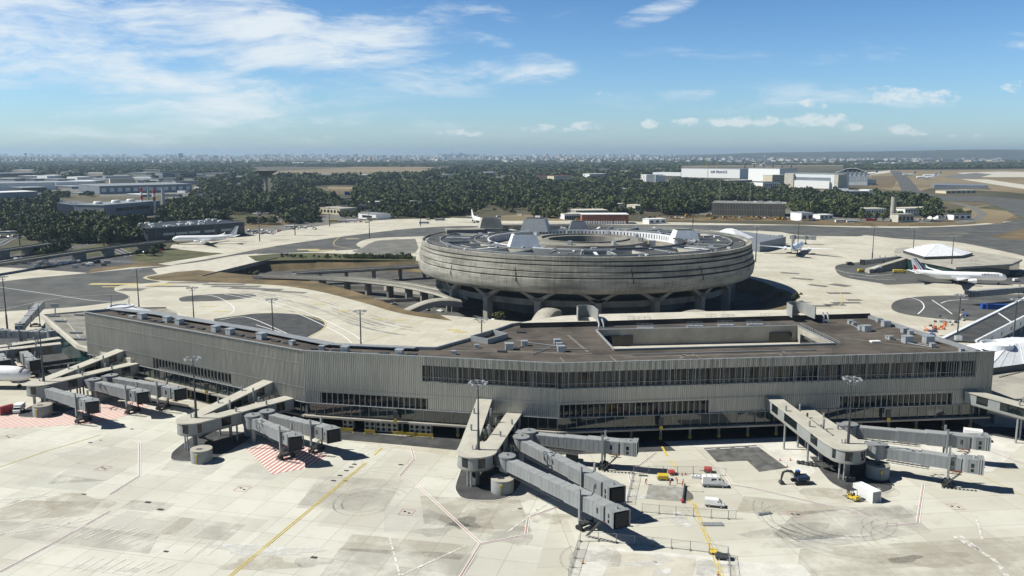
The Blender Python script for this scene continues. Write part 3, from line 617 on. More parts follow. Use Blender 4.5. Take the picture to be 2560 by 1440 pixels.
for k in range(3):
    ss = sorted({0, SL[k]} | {v for o in opens[k] for v in o[:2] if 0 < v < SL[k]}); zs = sorted({ZS, ZT} | {v for o in opens[k] for v in o[2:] if ZS < v < ZT})
    for i in range(len(ss) - 1):
        for j in range(len(zs) - 1):
            s0, s1, z0, z1 = ss[i], ss[i + 1], zs[j], zs[j + 1]; sm, zm = (s0 + s1) / 2, (z0 + z1) / 2
            inside = any(o[0] < sm < o[1] and o[2] < zm < o[3] for o in opens[k])
            off = -.9 if inside else 0
            q = [fp(k, s0, off, z0), fp(k, s1, off, z0), fp(k, s1, off, z1), fp(k, s0, off, z1)]
            (WIN.setdefault((k, [o for o in opens[k] if o[0] < sm < o[1] and o[2] < zm < o[3]][0]), MB()) if inside else pan).quad(*q)
            if inside:                                       # reveals of the recess
                pan.quad(fp(k, s0, -.9, z1), fp(k, s1, -.9, z1), fp(k, s1, 0, z1), fp(k, s0, 0, z1)); pan.quad(fp(k, s0, -.9, z0), fp(k, s1, -.9, z0), fp(k, s1, 0, z0), fp(k, s0, 0, z0))
                for se in (s0, s1): pan.quad(fp(k, se, -.9, z0), fp(k, se, 0, z0), fp(k, se, 0, z1), fp(k, se, -.9, z1))
    nf = int(SL[k] / .56)
    for i in range(nf + 1):
        s = SL[k] * i / nf; dep = .30
        spans = [(ZS - .1, ZT)]
        for o in sorted(opens[k], key=lambda o: -o[2]):
            if o[0] < s < o[1]:
                if o[2] > 12: spans = [(ZS - .1, o[2]), (o[3], ZT)]
                elif i % 3: spans = [(o[3], spans[0][1])] + spans[1:]
        for z0, z1 in spans:
            a, b = fp(k, s - .08, .004, 0), fp(k, s + .08, .004, 0); a2, b2 = fp(k, s - .05, dep, 0), fp(k, s + .05, dep, 0)
            fin.prism([a[:2], b[:2], b2[:2], a2[:2]], z0, z1)
    for o in opens[k]:
        if o[2] > 12:
            s = max(o[0], 0) + 1.2; t = 0
            while s < min(o[1], SL[k]):
                dense = (k == 1 and s < 46) or (k == 2 and s > 112)
                for d in ((0, .5) if not dense and t % 2 == 0 else (0,)):
                    if s + d < SL[k]: thin.beam(fp(k, s + d, .5, o[2] - .3), fp(k, s + d, .5, ZT + .2), .09, .16)
                if not dense and t % 2 == 0 and s + .5 < SL[k]: thin.beam(fp(k, s, .5, ZT + .15), fp(k, s + .5, .5, ZT + .15), .16, .09)
                s += .75 if dense else 1.75; t += 1
            for q in (0, 1, 2):
                zz = (o[2] + .1, o[2] + 1.2, o[3] - .1)[q]
                thin.beam(fp(k, max(o[0], 0), -.6, zz), fp(k, min(o[1], SL[k]), -.6, zz), .1, .14)
            s = max(o[0], 0) + 3
            while s < min(o[1], SL[k]): thin.beam(fp(k, s, -.66, o[2]), fp(k, s, -.66, o[3]), .28, .2); s += 7.2
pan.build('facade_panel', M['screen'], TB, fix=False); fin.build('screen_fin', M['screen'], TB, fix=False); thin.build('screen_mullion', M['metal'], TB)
for wb in WIN.values(): wb.build('window_band', M['glass'], TB, fix=False)
jl = MB()
for k in range(3):
    for z in (12.35, 19.6 if k < 1 else 12.3):
        jl.beam(fp(k, 0, .43, z), fp(k, SL[k], .43, z), .05, .09)
    jl.beam(fp(k, 0, .3, ZT + .05), fp(k, SL[k], .3, ZT + .05), .75, .16); jl.beam(fp(k, 0, .3, ZS - .1), fp(k, SL[k], .3, ZS - .1), .5, .14)
jl.build('screen_trim', M['metal'], TB)
lg, lm = MB(), MB()
for k in range(3):
    lg.quad(fp(k, 0, -.5, 4.1), fp(k, SL[k], -.5, 4.1), fp(k, SL[k], -.5, 7.85), fp(k, 0, -.5, 7.85))
    n = int(SL[k] / 2.7)
    for i in range(n + 1): lm.beam(fp(k, SL[k] * i / n, -.42, 4.1), fp(k, SL[k] * i / n, -.42, 7.85), .12, .2)
lg.build('lower_glazing', M['glass_l'], TB, fix=False); lm.build('glazing_mullion', M['metal'], TB)
# roof outline
tail = pxs([(2131, 781), (1977, 783), (1760, 788), (1490, 795), (1405, 799), (1349, 806), (1279, 815), (1231, 832), (1178, 850), (1090, 875), (1040, 874), (832, 865), (649, 829), (396, 788), (289, 776)], ZR)
RPOLY = [tuple(p) for p in (tA, tB, tC, tD)] + tail
CRT = pxs([(1490, 828), (1535, 877), (2086, 862), (1993, 817)], ZR)
MB().sheet([RPOLY, CRT], ZR).build('roof', M['brown'], TB, fix=False)
bw = MB(); pr = MB()
for i in range(3, len(RPOLY)):
    a, b = RPOLY[i], RPOLY[(i + 1) % len(RPOLY)]
    bw.quad((*a, 3.6), (*b, 3.6), (*b, ZR), (*a, ZR))
    pr.beam((*a, ZR + .45), (*b, ZR + .45), .7 if i not in (3,) else 1.6, .9)
bw.build('rear_wall', M['gclad'], TB); pr.build('parapet', M['metal'], TB)
# wide metal coping behind the left wing
cp = MB()
pl = tail[9:]
for a, b, w in zip(pl[1:], pl[2:], (2.2, 3.4, 3.4, 3.4)): cp.beam((*(Vector(a) + Vector((0, -1.5))), ZR + .95), (*(Vector(b) + Vector((0, -1.5))), ZR + .95), w, .12)
cp.build('coping', M['metal'], TB)
# sunken courtyard
cw = MB(); n = 4
for i in range(4):
    a, b = CRT[i], CRT[(i + 1) % 4]; cw.quad((*a, 18), (*b, 18), (*b, ZR + .5), (*a, ZR + .5))
cw.build('courtyard_wall', M['conc'], TB, fix=False)
MB().sheet([CRT], 18.0).build('courtyard_floor', M['conc_l'], TB, fix=False)
cd = MB(); ce = MB(); C0, C1, C2, C3 = [Vector(c) for c in CRT]
def lerp(a, b, t): return a + (b - a) * t
for t0, t1 in ((.02, .12), (.125, .18), (.86, .97)):
    a, b = lerp(C0, C3, t0), lerp(C0, C3, t1); cd.bx(a.x, b.x, min(a.y, b.y) - .25, max(a.y, b.y) - .05, 18.2, 21.3)
for t0, t1 in ((.12, .40), (.43, .62)):
    a, b = lerp(C3, C2, t0), lerp(C3, C2, t1); cd.prism([(a.x - .06, a.y), (b.x - .06, b.y), (b.x - .25, b.y - .05), (a.x - .25, a.y - .05)], 18.2, 21.2)
for i in range(4): ce.beam((*CRT[i], ZR + .55), (*CRT[(i + 1) % 4], ZR + .55), .5, .12)
a, b = lerp(C0, C1, .82), lerp(C3, C2, .82)
ce.beam((a.x + 2, a.y, 18.35), (b.x - 2, b.y, 18.35), .5, .5)
cd.build('courtyard_window', M['glass'], TB); ce.build('courtyard_coping', M['metal_l'], TB)
gl = MB()
def rail(mb, pts, h=1.05, post=2.0, r=.05):
    for a, b in zip(pts, pts[1:]):
        a, b = Vector(a), Vector(b); L_ = (b - a).length; k = max(1, int(L_ / post))
        for hh in (h, h * .5): mb.beam(a + Vector((0, 0, hh)), b + Vector((0, 0, hh)), r, r)
        for i in range(k + 1): p = a + (b - a) * i / k; mb.beam(p, p + Vector((0, 0, h)), r, r)
rail(gl, [(*(C0 + Vector((-1, 2))), ZR), (*(C3 + Vector((1, 2))), ZR)], 1.1, 2.0, .07)
rail(gl, [(*(C3 + Vector((1.3, 1))), ZR), (*(C2 + Vector((1.5, -.5))), ZR)], 1.1, 1.5, .07)
# beige rear terrace on a brown upstand
TR = pxs([(1300, 820), (1470, 816), (1760, 807), (2175, 795)], ZR) + pxs([(2120, 783), (1977, 785.5), (1760, 790.5), (1490, 797.5), (1405, 801.5), (1340, 811)], ZR)
MB().prism(TR, ZR + .01, ZR + 1.7, 0, 1, bottom=False).build('terrace', [M['brown'], M['conc_l']], TB)
for x0, x1 in ((1570, 1625), (1765, 1790), (1805, 1835), (1900, 1925)): rail(gl, [(*G(x0, 801 - (x0 - 1500) * .02, ZR + 1.7),), (*G(x1, 801 - (x1 - 1500) * .02, ZR + 1.7),)], 1.2, 1.6, .08)
gl.build('roof_railing', M['metal_l'], TB)
# flat skylights with guard rails along the courtyard edge
for x, y in ((1613, 822), (1738, 818), (1815, 815), (1888, 813)):
    g = G(x, y, ZR); mb = MB(); mb.bx(g.x - 2.6, g.x + 2.6, g.y - 1.2, g.y + 1.2, ZR, ZR + .5)
    o = mb.build('skylight', M['metal_l'], TB); r_ = MB(); rail(r_, [(g.x - 2.6, g.y + 1.2, ZR + .5), (g.x + 2.6, g.y + 1.2, ZR + .5)], 1.0, 1.3, .07); rail(r_, [(g.x - 2.6, g.y - 1.2, ZR + .5), (g.x + 2.6, g.y - 1.2, ZR + .5)], 1.0, 1.3, .07); r_.build('guard_rail', M['metal_l'], o)
# vents and hatches on the roof
VENT = [(356, 797, 2.2), (419, 805, 2.2), (449, 811, 2.2), (540, 829, 2.2), (576, 836, 2.2), (654, 848, 2.3), (731, 862, 1.5), (805, 875, 1.5), (863, 880, 2), (999, 888, 2), (1135, 886, 1.2), (1192, 870, 1.2), (1273, 874, 2.2), (1311, 864, 1.7),
        (1393, 861, 1.8), (1398, 868, 1.5), (1403, 879, 2.0), (2126, 810, 1.5), (2135, 813, 1.2), (2152, 825, 1.6), (2166, 828, 2.2), (2197, 805, 1.5), (2214, 816, 2.2), (2261, 832, 1.8), (2276, 836, 1.4), (2219, 847, 1.1), (2226, 849, 1.3), (2268, 857, 2.5), (2320, 857, 2.5), (2331, 868, 1.4), (2404, 880, 1.2)]
vd = radians(-32)
for x, y, s in VENT:
    g = G(x, y, ZR); rz = vd if x < 760 else radians(-11) if x < 1150 else radians(6)
    mb = MB(); mb.box((g.x, g.y, ZR + s * .42), (s * 1.05, s * .95, s * .84), rz); mb.box((g.x, g.y, ZR + s * .88), (s * 1.2, s * 1.1, .12), rz); mb.build('roof_vent', M['metal_l'], TB)
HAT = [(383, 803), (400, 806), (475, 818), (503, 823), (560, 833), (600, 840), (628, 845), (690, 854), (718, 859), (790, 874), (840, 878), (890, 883), (960, 885), (1030, 888), (1303, 832), (1255, 880), (330, 792), (305, 786)]
for x, y in HAT:
    g = G(x, y, ZR); mb = MB(); mb.box((g.x, g.y, ZR + .22), (2.6, 1.5, .44), vd if x < 760 else radians(-11)); mb.build('roof_hatch', M['metal_d'] if y != 792 else M['metal_l'], TB)
o = MB(); g = G(2188, 855, ZR); o.box((g.x, g.y, ZR + .2), (3, 1.6, .4), .1); o.build('roof_hatch', M['white'], TB)
# roof seams
sm = MB()
for a, b in (((1130, 868), (1500, 890)), ((1500, 890), (2080, 873)), ((1400, 893), (1415, 911)), ((1525, 890), (1545, 907)), ((1290, 848), (1500, 850)), ((2090, 838), (2260, 827)), ((800, 878), (1040, 890)), ((1730, 884), (1760, 900))):
    strip(sm, G(*a, ZR), G(*b, ZR), .34, ZR + .012)
sm.build('roof_seam', mat('roof_seam', (.23, .20, .165), .95), TB)
for x0, y0, x1, y1 in ((1560, 893, 2080, 880), (1120, 876, 1480, 884), (2110, 845, 2330, 872), (1420, 838, 1470, 880), (380, 808, 700, 866), (1700, 897, 1712, 886), (1950, 889, 1960, 878)):
    mb = MB(); strip(mb, G(x0, y0, ZR), G(x1, y1, ZR), .9, ZR + .02); mb.build('roof_walkway', mat('roof_walkway', (.16, .15, .135), .95, var=.2, scale=.4), TB, fix=False)
for x0, y0, x1, y1 in ((1580, 886, 2040, 874), (1330, 873, 1470, 872), (2240, 848, 2320, 862), (1290, 852, 1400, 866)):
    mb = MB(); mb.beam(G(x0, y0, ZR + .25), G(x1, y1, ZR + .25), .35, .2); mb.build('cable_duct', M['metal'], TB)
for x, y, w, d, r in ((1330, 880, 12, 6, .05), (1450, 900, 16, 4, .1), (1700, 888, 20, 5, .1), (1900, 880, 14, 5, .1), (2150, 850, 16, 12, .1), (2050, 850, 10, 8, .1), (1380, 835, 18, 8, -.2), (2300, 865, 12, 5, .1), (1240, 862, 10, 8, -.3), (950, 884, 10, 4, -.2), (700, 853, 9, 3, -.5), (500, 822, 9, 3, -.5), (2230, 870, 12, 5, .1)):
    g = G(x, y, ZR); q_ = []
    for i in range(14): a = 2 * pi * i / 14; k_ = 1 + .25 * sin(3 * a + x); q_.append((g.x + w * .5 * k_ * cos(a), g.y + d * .5 * k_ * sin(a)))
    MB().sheet([q_], ZR + .006).build('ponding_mark', MC.get('roof_ponding') or decal_mat('roof_ponding', (.16, .145, .12), .55, .3), TB, fix=False)
for a, b in (((1395, 862), (1330, 885)), ((2268, 857), (2330, 868)), ((2166, 828), (2214, 816)), ((1273, 874), (1311, 864)), ((2126, 810), (2152, 825))):
    p_, q_ = G(*a, ZR + .3), G(*b, ZR + .3); pp = MB(); pp.tube(p_, q_, .14, n=6); pp.build('roof_pipe', M['metal'], TB)
# curved stair screens and white vent figures on the rear terrace
for x, y, w in ((1470, 800, 5.6), (2004, 791, 6.2)):
    g = G(x, y, ZR + 1.7); mb = MB(); ring = []
    for i in range(13):
        a = radians(200 - 220 * i / 12) if False else radians(180 - 180 * i / 12)
        ring.append((g.x + w * .5 * cos(a) - .6, g.y + 4 + w * .42 * sin(a)))
    ring = [(g.x - w * .5 - .6, g.y - 1.5)] + ring + [(g.x + w * .5 + .3, g.y - 3.5)]
    for a, b in zip(ring, ring[1:]): mb.beam((*a, ZR + 3.6), (*b, ZR + 3.6), .3, 4.2)
    mb.build('stair_screen', M['wallg'], TB)
for x, y in ((1503, 824), (2064, 806)):
    mb = MB(); g = G(x, y, ZR)
    for s in (-.7, .7):
        mb.tube((g.x + s - .5, g.y + .3, ZR + 3.6), (g.x + s, g.y, ZR + 2.0), .34, .30, 7); mb.tube((g.x + s, g.y, ZR + 2.0), (g.x + s * 1.1, g.y - .1, ZR), .30, .26, 7); mb.box((g.x + s * 1.1, g.y - .2, ZR + .12), (.6, .8, .24))
    mb.build('vent_stack', M['white'], TB)
# parapet box with access well above the bend
mb = MB(); bx_ = pxs([(1178, 852), (1221, 860), (1268, 846), (1232, 836)], ZR)
for i in range(4): mb.beam((*bx_[i], ZR + .8), (*bx_[(i + 1) % 4], ZR + .8), .5, 1.6)
mb.build('parapet_box', M['metal'], TB)
# slab edge, undercroft, columns
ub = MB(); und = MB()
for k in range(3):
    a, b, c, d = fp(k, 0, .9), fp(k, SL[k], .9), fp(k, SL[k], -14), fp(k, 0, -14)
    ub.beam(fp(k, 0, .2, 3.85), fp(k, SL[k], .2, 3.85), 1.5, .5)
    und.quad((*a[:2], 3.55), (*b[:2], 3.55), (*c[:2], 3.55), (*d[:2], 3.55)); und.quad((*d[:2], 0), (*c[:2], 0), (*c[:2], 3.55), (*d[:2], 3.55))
for k in range(3): struct('service_road_and_shade', MB().sheet([[fp(k, 0, .2)[:2], fp(k, SL[k], .2)[:2], fp(k, SL[k], -13.9)[:2], fp(k, 0, -13.9)[:2]]], .062 + .004 * k), M['asph_d'])  # dark sheet under the overhang, painting its shade onto the ground
ub.build('slab_edge', M['conc'], TB); und.build('undercroft', M['dark'], TB)  # undercroft soffit and back wall near black, the shade put into their colour
ew = MB()
for k, s in ((0, 0), (2, SL[2])):
    ew.quad(fp(k, s, -1.2, 3.6), fp(k, s, 0, 3.6), fp(k, s, 0, ZT), fp(k, s, -1.2, ZT))
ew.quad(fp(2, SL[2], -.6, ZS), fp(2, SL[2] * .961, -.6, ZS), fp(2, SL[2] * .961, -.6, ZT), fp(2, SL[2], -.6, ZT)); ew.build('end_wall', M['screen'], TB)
for k in range(3):
    n = int(SL[k] / 9)
    for i in range(n + 1):
        s = SL[k] * (i + .5) / (n + 1); mb = MB(); mb.tube(fp(k, s, -1.6, 0), fp(k, s, -1.6, 3.6), .4, n=10); o = mb.build('column', M['conc_d'], TB)
        if k > 0 or i > 4:
            m2 = MB(); m2.tube(fp(k, s, -1.6, .05), fp(k, s, -1.6, .85), .47, n=10); m2.build('bumper_sleeve', M['yel_m'], o)
# air conditioning units with fans under the overhang
for i in range(8):
    if i in (1, 5): continue
    s = 11 + i * 3.4; mb = MB(); c = fp(1, s + 1.6, -1.2)
    mb.prism([fp(1, s, -.6)[:2], fp(1, s + 3.2, -.6)[:2], fp(1, s + 3.2, -2.2)[:2], fp(1, s, -2.2)[:2]], .25, 3.2)
    u = thing('cooling_unit', 'white cooling unit with round fans under the overhang, %s' % ('leftmost of its row', '', 'second of its row', 'third of its row, middle left', 'fourth of its row, middle right', '', 'fifth of its row', 'rightmost of its row near the walkway')[i], 'cooling unit', (c[0], c[1], 0), 0, 'cooling units under the terminal overhang')
    mb.build('housing', M['conc_l'], u)
    for dx in (.8, 2.4):
        for z in (1.0, 2.35):
            f = MB(); f.tube(fp(1, s + dx, -.62, z), fp(1, s + dx, -.5, z), .52, n=14); f.build('fan', M['black'], u)
for i, s in enumerate((9.5, 18.5, 27, 33.5)):
    mb = MB(); L_ = (5.5, 3.2, 7.4, 5.6)[i]; c = fp(1, s + L_ / 2, 1.3)
    for z in (.5, .85, 1.2): mb.beam(fp(1, s, 1.3, z), fp(1, s + L_, 1.3, z), .08, .16)
    for t in range(6): mb.beam(fp(1, s + L_ * t / 5, 1.3, 0), fp(1, s + L_ * t / 5, 1.3, 1.3), .1, .1)
    for t in (0, 1): mb.beam(fp(1, s + L_ * t, 1.0, .1), fp(1, s + L_ * t, 1.6, .1), .3, .12)
    o = mb.build('safety_barrier', M['yel_m']); tag(o, 'yellow tubular barrier on the kerb, ' + ('leftmost under the jet bridge cab', 'short one, second from the left', 'longest of the row', 'rightmost by the walkway')[i], 'barrier', 'yellow barriers along the terminal kerb')
# docking guidance boxes hung from the slab edge
for i, (k, s) in enumerate(((0, 68), (1, 28), (2, 29), (2, 96))):
    u = thing('docking_display', 'docking display on the slab edge ' + ('above the left kerb', 'over the cooling units', 'right of the middle walkway', 'near the right end of the terminal')[i], 'display', fp(k, s, 1.2), 0, 'docking displays on the facade')
    mb = MB(); p = Vector(fp(k, s, 1.3)); mb.box((p.x, p.y, 6.3), (1.3, .6, 2.0)); mb.build('housing', M['metal_d'], u); mb = MB(); mb.box((p.x, p.y - .3, 4.6), (.9, .3, 1.0)); mb.build('sign_plate', M['yel_m'], u)
    mb = MB(); mb.tube((p.x, p.y, 3.4), (p.x, p.y, 7.4), .14); mb.build('post', M['metal'], u)

# ------------------------------------------------------------------ fixed walkways with rounded heads
def walkway(label, arms, hub, R_=4.4, zr=8.4, drums=(), pit=None, cols=()):
    u = thing('boarding_walkway', label, 'walkway', (hub[0], hub[1], 0), 0, 'walkways leading out from the terminals')
    rf, wl, wn, fl = MB(), MB(), MB(), MB(); wins = []
    H_ = 3.3; hv = Vector((hub[0], hub[1]))
    for (ax, ay, az) in arms:
        a = Vector((ax, ay)); d = (hv - a); Ln = d.length; d /= Ln; nn = Vector((-d.y, d.x))
        side = nn * (1 if (nn.dot(Vector((0, 0)) + sum((Vector(q[:2]) for q in arms), Vector((0, 0))) / len(arms) - a) < 0) else -1)
        oc = hv + side * (R_ - 1.95) if len(arms) > 1 else hv
        d = (oc - a); Ln = d.length; d /= Ln; nn = Vector((-d.y, d.x)); w = 1.85
        def pt(t, o, z): q = a + d * (Ln * t) + nn * o; return (q.x, q.y, z + az + (zr - az) * min(1, t * 1.12))
        K = 12
        for i in range(K):
            t0, t1 = i / K, (i + 1) / K
            rf.loft([[pt(t, -w - .3, -.28), pt(t, w + .3, -.28), pt(t, w + .3, .02), pt(t, -w - .3, .02)] for t in (t0, t1)], caps=i in (0, K - 1))
            fl.loft([[pt(t, -w - .15, -H_ - .25), pt(t, w + .15, -H_ - .25), pt(t, w + .15, -H_), pt(t, -w - .15, -H_)] for t in (t0, t1)])
        nb = max(5, int(Ln / 2.9))
        for o in (-w, w):
            for i in range(nb):
                t0, t1 = i / nb, (i + 1) / nb
                isw = i % 3 == 1 or (i % 7 == 3); b = MB() if isw else wl
                oo = o * (.965 if isw else 1)
                b.loft([[pt(t, oo - .06, -H_), pt(t, oo + .06, -H_), pt(t, oo + .06, -.28), pt(t, oo - .06, -.28)] for t in (t0, t1)])
                if isw: wins.append(b); wl.loft([[pt(t, o - .05, -H_), pt(t, o + .05, -H_), pt(t, o + .05, -H_ + .5), pt(t, o - .05, -H_ + .5)] for t in (t0, t1)])
    # the rounded head
    am = sum((Vector(q[:2]) for q in arms), Vector((0, 0))) / len(arms) - hv
    ab = atan2(am.y, am.x); n = 28
    pts = [(hv.x + R_ * cos(ab + pi * .42 + (2 * pi - pi * .84) * i / n), hv.y + R_ * sin(ab + pi * .42 + (2 * pi - pi * .84) * i / n)) for i in range(n + 1)]
    dd = am.normalized(); outer = pts + [(pts[-1][0] + dd.x * 5, pts[-1][1] + dd.y * 5), (pts[0][0] + dd.x * 5, pts[0][1] + dd.y * 5)]
    def sc_(k): return [(hv.x + (x - hv.x) * k, hv.y + (y - hv.y) * k) for x, y in outer]
    rf.prism(sc_(1.06), zr - .30, zr + .045); fl.prism(sc_(1.02), zr - H_ - .3, zr - H_ + .02)
    wn_ = {}
    for i in range(n):
        b = wn_.setdefault(i // 7, MB()) if i % 7 in (2, 3, 4) else wl; k = 1 if b is wl else .975
        p, q = [(hv.x + (x - hv.x) * k, hv.y + (y - hv.y) * k) for x, y in pts[i:i + 2]]
        b.quad((*p, zr - H_), (*q, zr - H_), (*q, zr - .28), (*p, zr - .28))
        if b is not wl: wl.quad((*pts[i], zr - H_), (*pts[i + 1], zr - H_), (*pts[i + 1], zr - H_ + .45), (*pts[i], zr - H_ + .45))
    rf.build('roof', mat('walkway_roof', (.46, .44, .375), .85, var=.10, scale=.3), u); w_ = wl.build('wall', M['wallg'], u); [q_.build('window', M['glass'], u) for q_ in wins]; [wn_[k_].build('window', M['glass'], u) for k_ in sorted(wn_)]; fl.build('floor', M['conc_d'], u)
    pb = MB()
    for dx, dy in ((-1.1, .8), (-.2, 1.0)): pb.tube((hv.x + dx, hv.y + dy, zr), (hv.x + dx, hv.y + dy, zr + 1.1), .22, n=8)
    pb.build('roof_vent', M['metal_l'], u)
    for dx, dy, r in ((-2.2, -1.5, .22), (-1.3, -2.2, .22), (.2, -.6, .55)):
        mb = MB(); mb.tube((hv.x + dx, hv.y + dy, 0), (hv.x + dx, hv.y + dy, zr - H_ - .2), r, n=10); mb.build('column', M['metal_l'] if r < .3 else M['conc_d'], u)
    for (ax, ay, az) in arms:
        for t in (.30, .62):
            p = Vector((ax, ay)) * (1 - t) + hv * t; d = (hv - Vector((ax, ay))).normalized()
            for s in (-2.25, 2.25):
                q = p + Vector((-d.y, d.x)) * s; mb = MB(); mb.tube((*q, 0), (*q, az + (zr - az) * t + 1.3), .27, n=10); mb.build('column', M['metal'], u)
    # curved access stair under the head
    stt = MB(); ab2 = ab + .9
    for i in range(15):
        a0 = ab2 + i * .26; z = .2 + i * .30
        stt.box((hv.x + am.normalized().x * 4.5 + 2.3 * cos(a0), hv.y + am.normalized().y * 4.5 + 2.3 * sin(a0), z), (1.5, .75, .16), a0)
        if i % 2 == 0: stt.tube((hv.x + am.normalized().x * 4.5 + 3.0 * cos(a0), hv.y + am.normalized().y * 4.5 + 3.0 * sin(a0), z), (hv.x + am.normalized().x * 4.5 + 3.0 * cos(a0), hv.y + am.normalized().y * 4.5 + 3.0 * sin(a0), z + 1.1), .05, n=5)
    stt.build('spiral_stair', M['metal_d'], u)
    return u
def arm(k, s, z): q = fp(k, s, .3); return (q[0], q[1], z)
HUB = [(-149.3, 258.6), (-87, 221.3), (-8.6, 196.2), (83.6, 200.6)]
WK = [walkway('left walkway with two sloping arms and rounded grey head', [arm(0, 20.7, 12.2), arm(0, 28.6, 8.6)], HUB[0]),
      walkway('second walkway from the left, in front of the bend in the facade', [arm(0, 96, 12.2), arm(0, 105, 8.5)], HUB[1]),
      walkway('middle walkway with rounded head towards the viewer and a gap between its arms', [arm(1, 54, 12.2), arm(1, 62.4, 8.6)], HUB[2], R_=4.7),
      walkway('right walkway with a long pale roof running towards the right', [arm(2, 61.4, 12.2), arm(2, 70.8, 8.6)], HUB[3]),
      walkway('walkway at the right edge of the apron, mostly out of the picture', [arm(2, 120.5, 12.2), arm(2, 128, 9)], (166, 205))]
# asphalt islands under the heads with a kerb
for i, c in enumerate(HUB):
    pts = [(c[0] + x, c[1] + y) for x, y in [(-4.2, 14), (-5.2, -1), (-4.5, -6.0), (-2.5, -9.5), (2.5, -10.5), (6.5, -9.5), (9.5, -5), (12, 12)]]
    q = smoothpts(pts + pts[:1], 4)[:-1]; struct('traffic_island', MB().sheet([q], .07), M['asph_d']); mb = MB(); pline(mb, q, .3, .1, 0, 0, True); struct('kerb', mb, M['newc'])
DRUM = [((108, 1038), 'tank below the left walkway, beside the red cart'), ((253, 1000), 'tank in the shade behind the left jet bridges'), ((505, 1152), 'tank at the front of the second walkway, with a hatch on top'), ((635, 1085), 'tank in the shade under the second walkway'),
        ((1256, 1228), 'tank under the middle walkway, with a yellow box on it'), ((2193, 1192), 'tank in the shade of the right walkway')]
for (px, py), lab in DRUM:
    g = G(px, py); u = thing('cylindrical_tank', 'round grey ' + lab, 'tank', tuple(g), 0, 'round tanks below the walkways')
    mb = MB(); mb.lathe([(0, 0), (2.75, 0), (2.75, 3.2), (2.68, 3.3)], 28, g.x, g.y); mb.build('shell', M['wallg'], u, smooth=True)
    mb = MB(); mb.lathe([(2.8, 3.22), (2.8, 3.42), (0, 3.42)], 28, g.x, g.y); mb.build('lid', M['conc'], u)
    mb = MB(); mb.box((g.x - .3, g.y - .6, 3.47), (1.5, .7, .08), .1); mb.build('hatch', M['metal_d'], u)
    mb = MB(); mb.box((g.x - .3, g.y - 2.85, 2.3), (.5, .3, .8)); mb.box((g.x - .3, g.y - 2.85, 1.0), (.12, .12, 2)); mb.build('control_box', M['yel_m'], u)

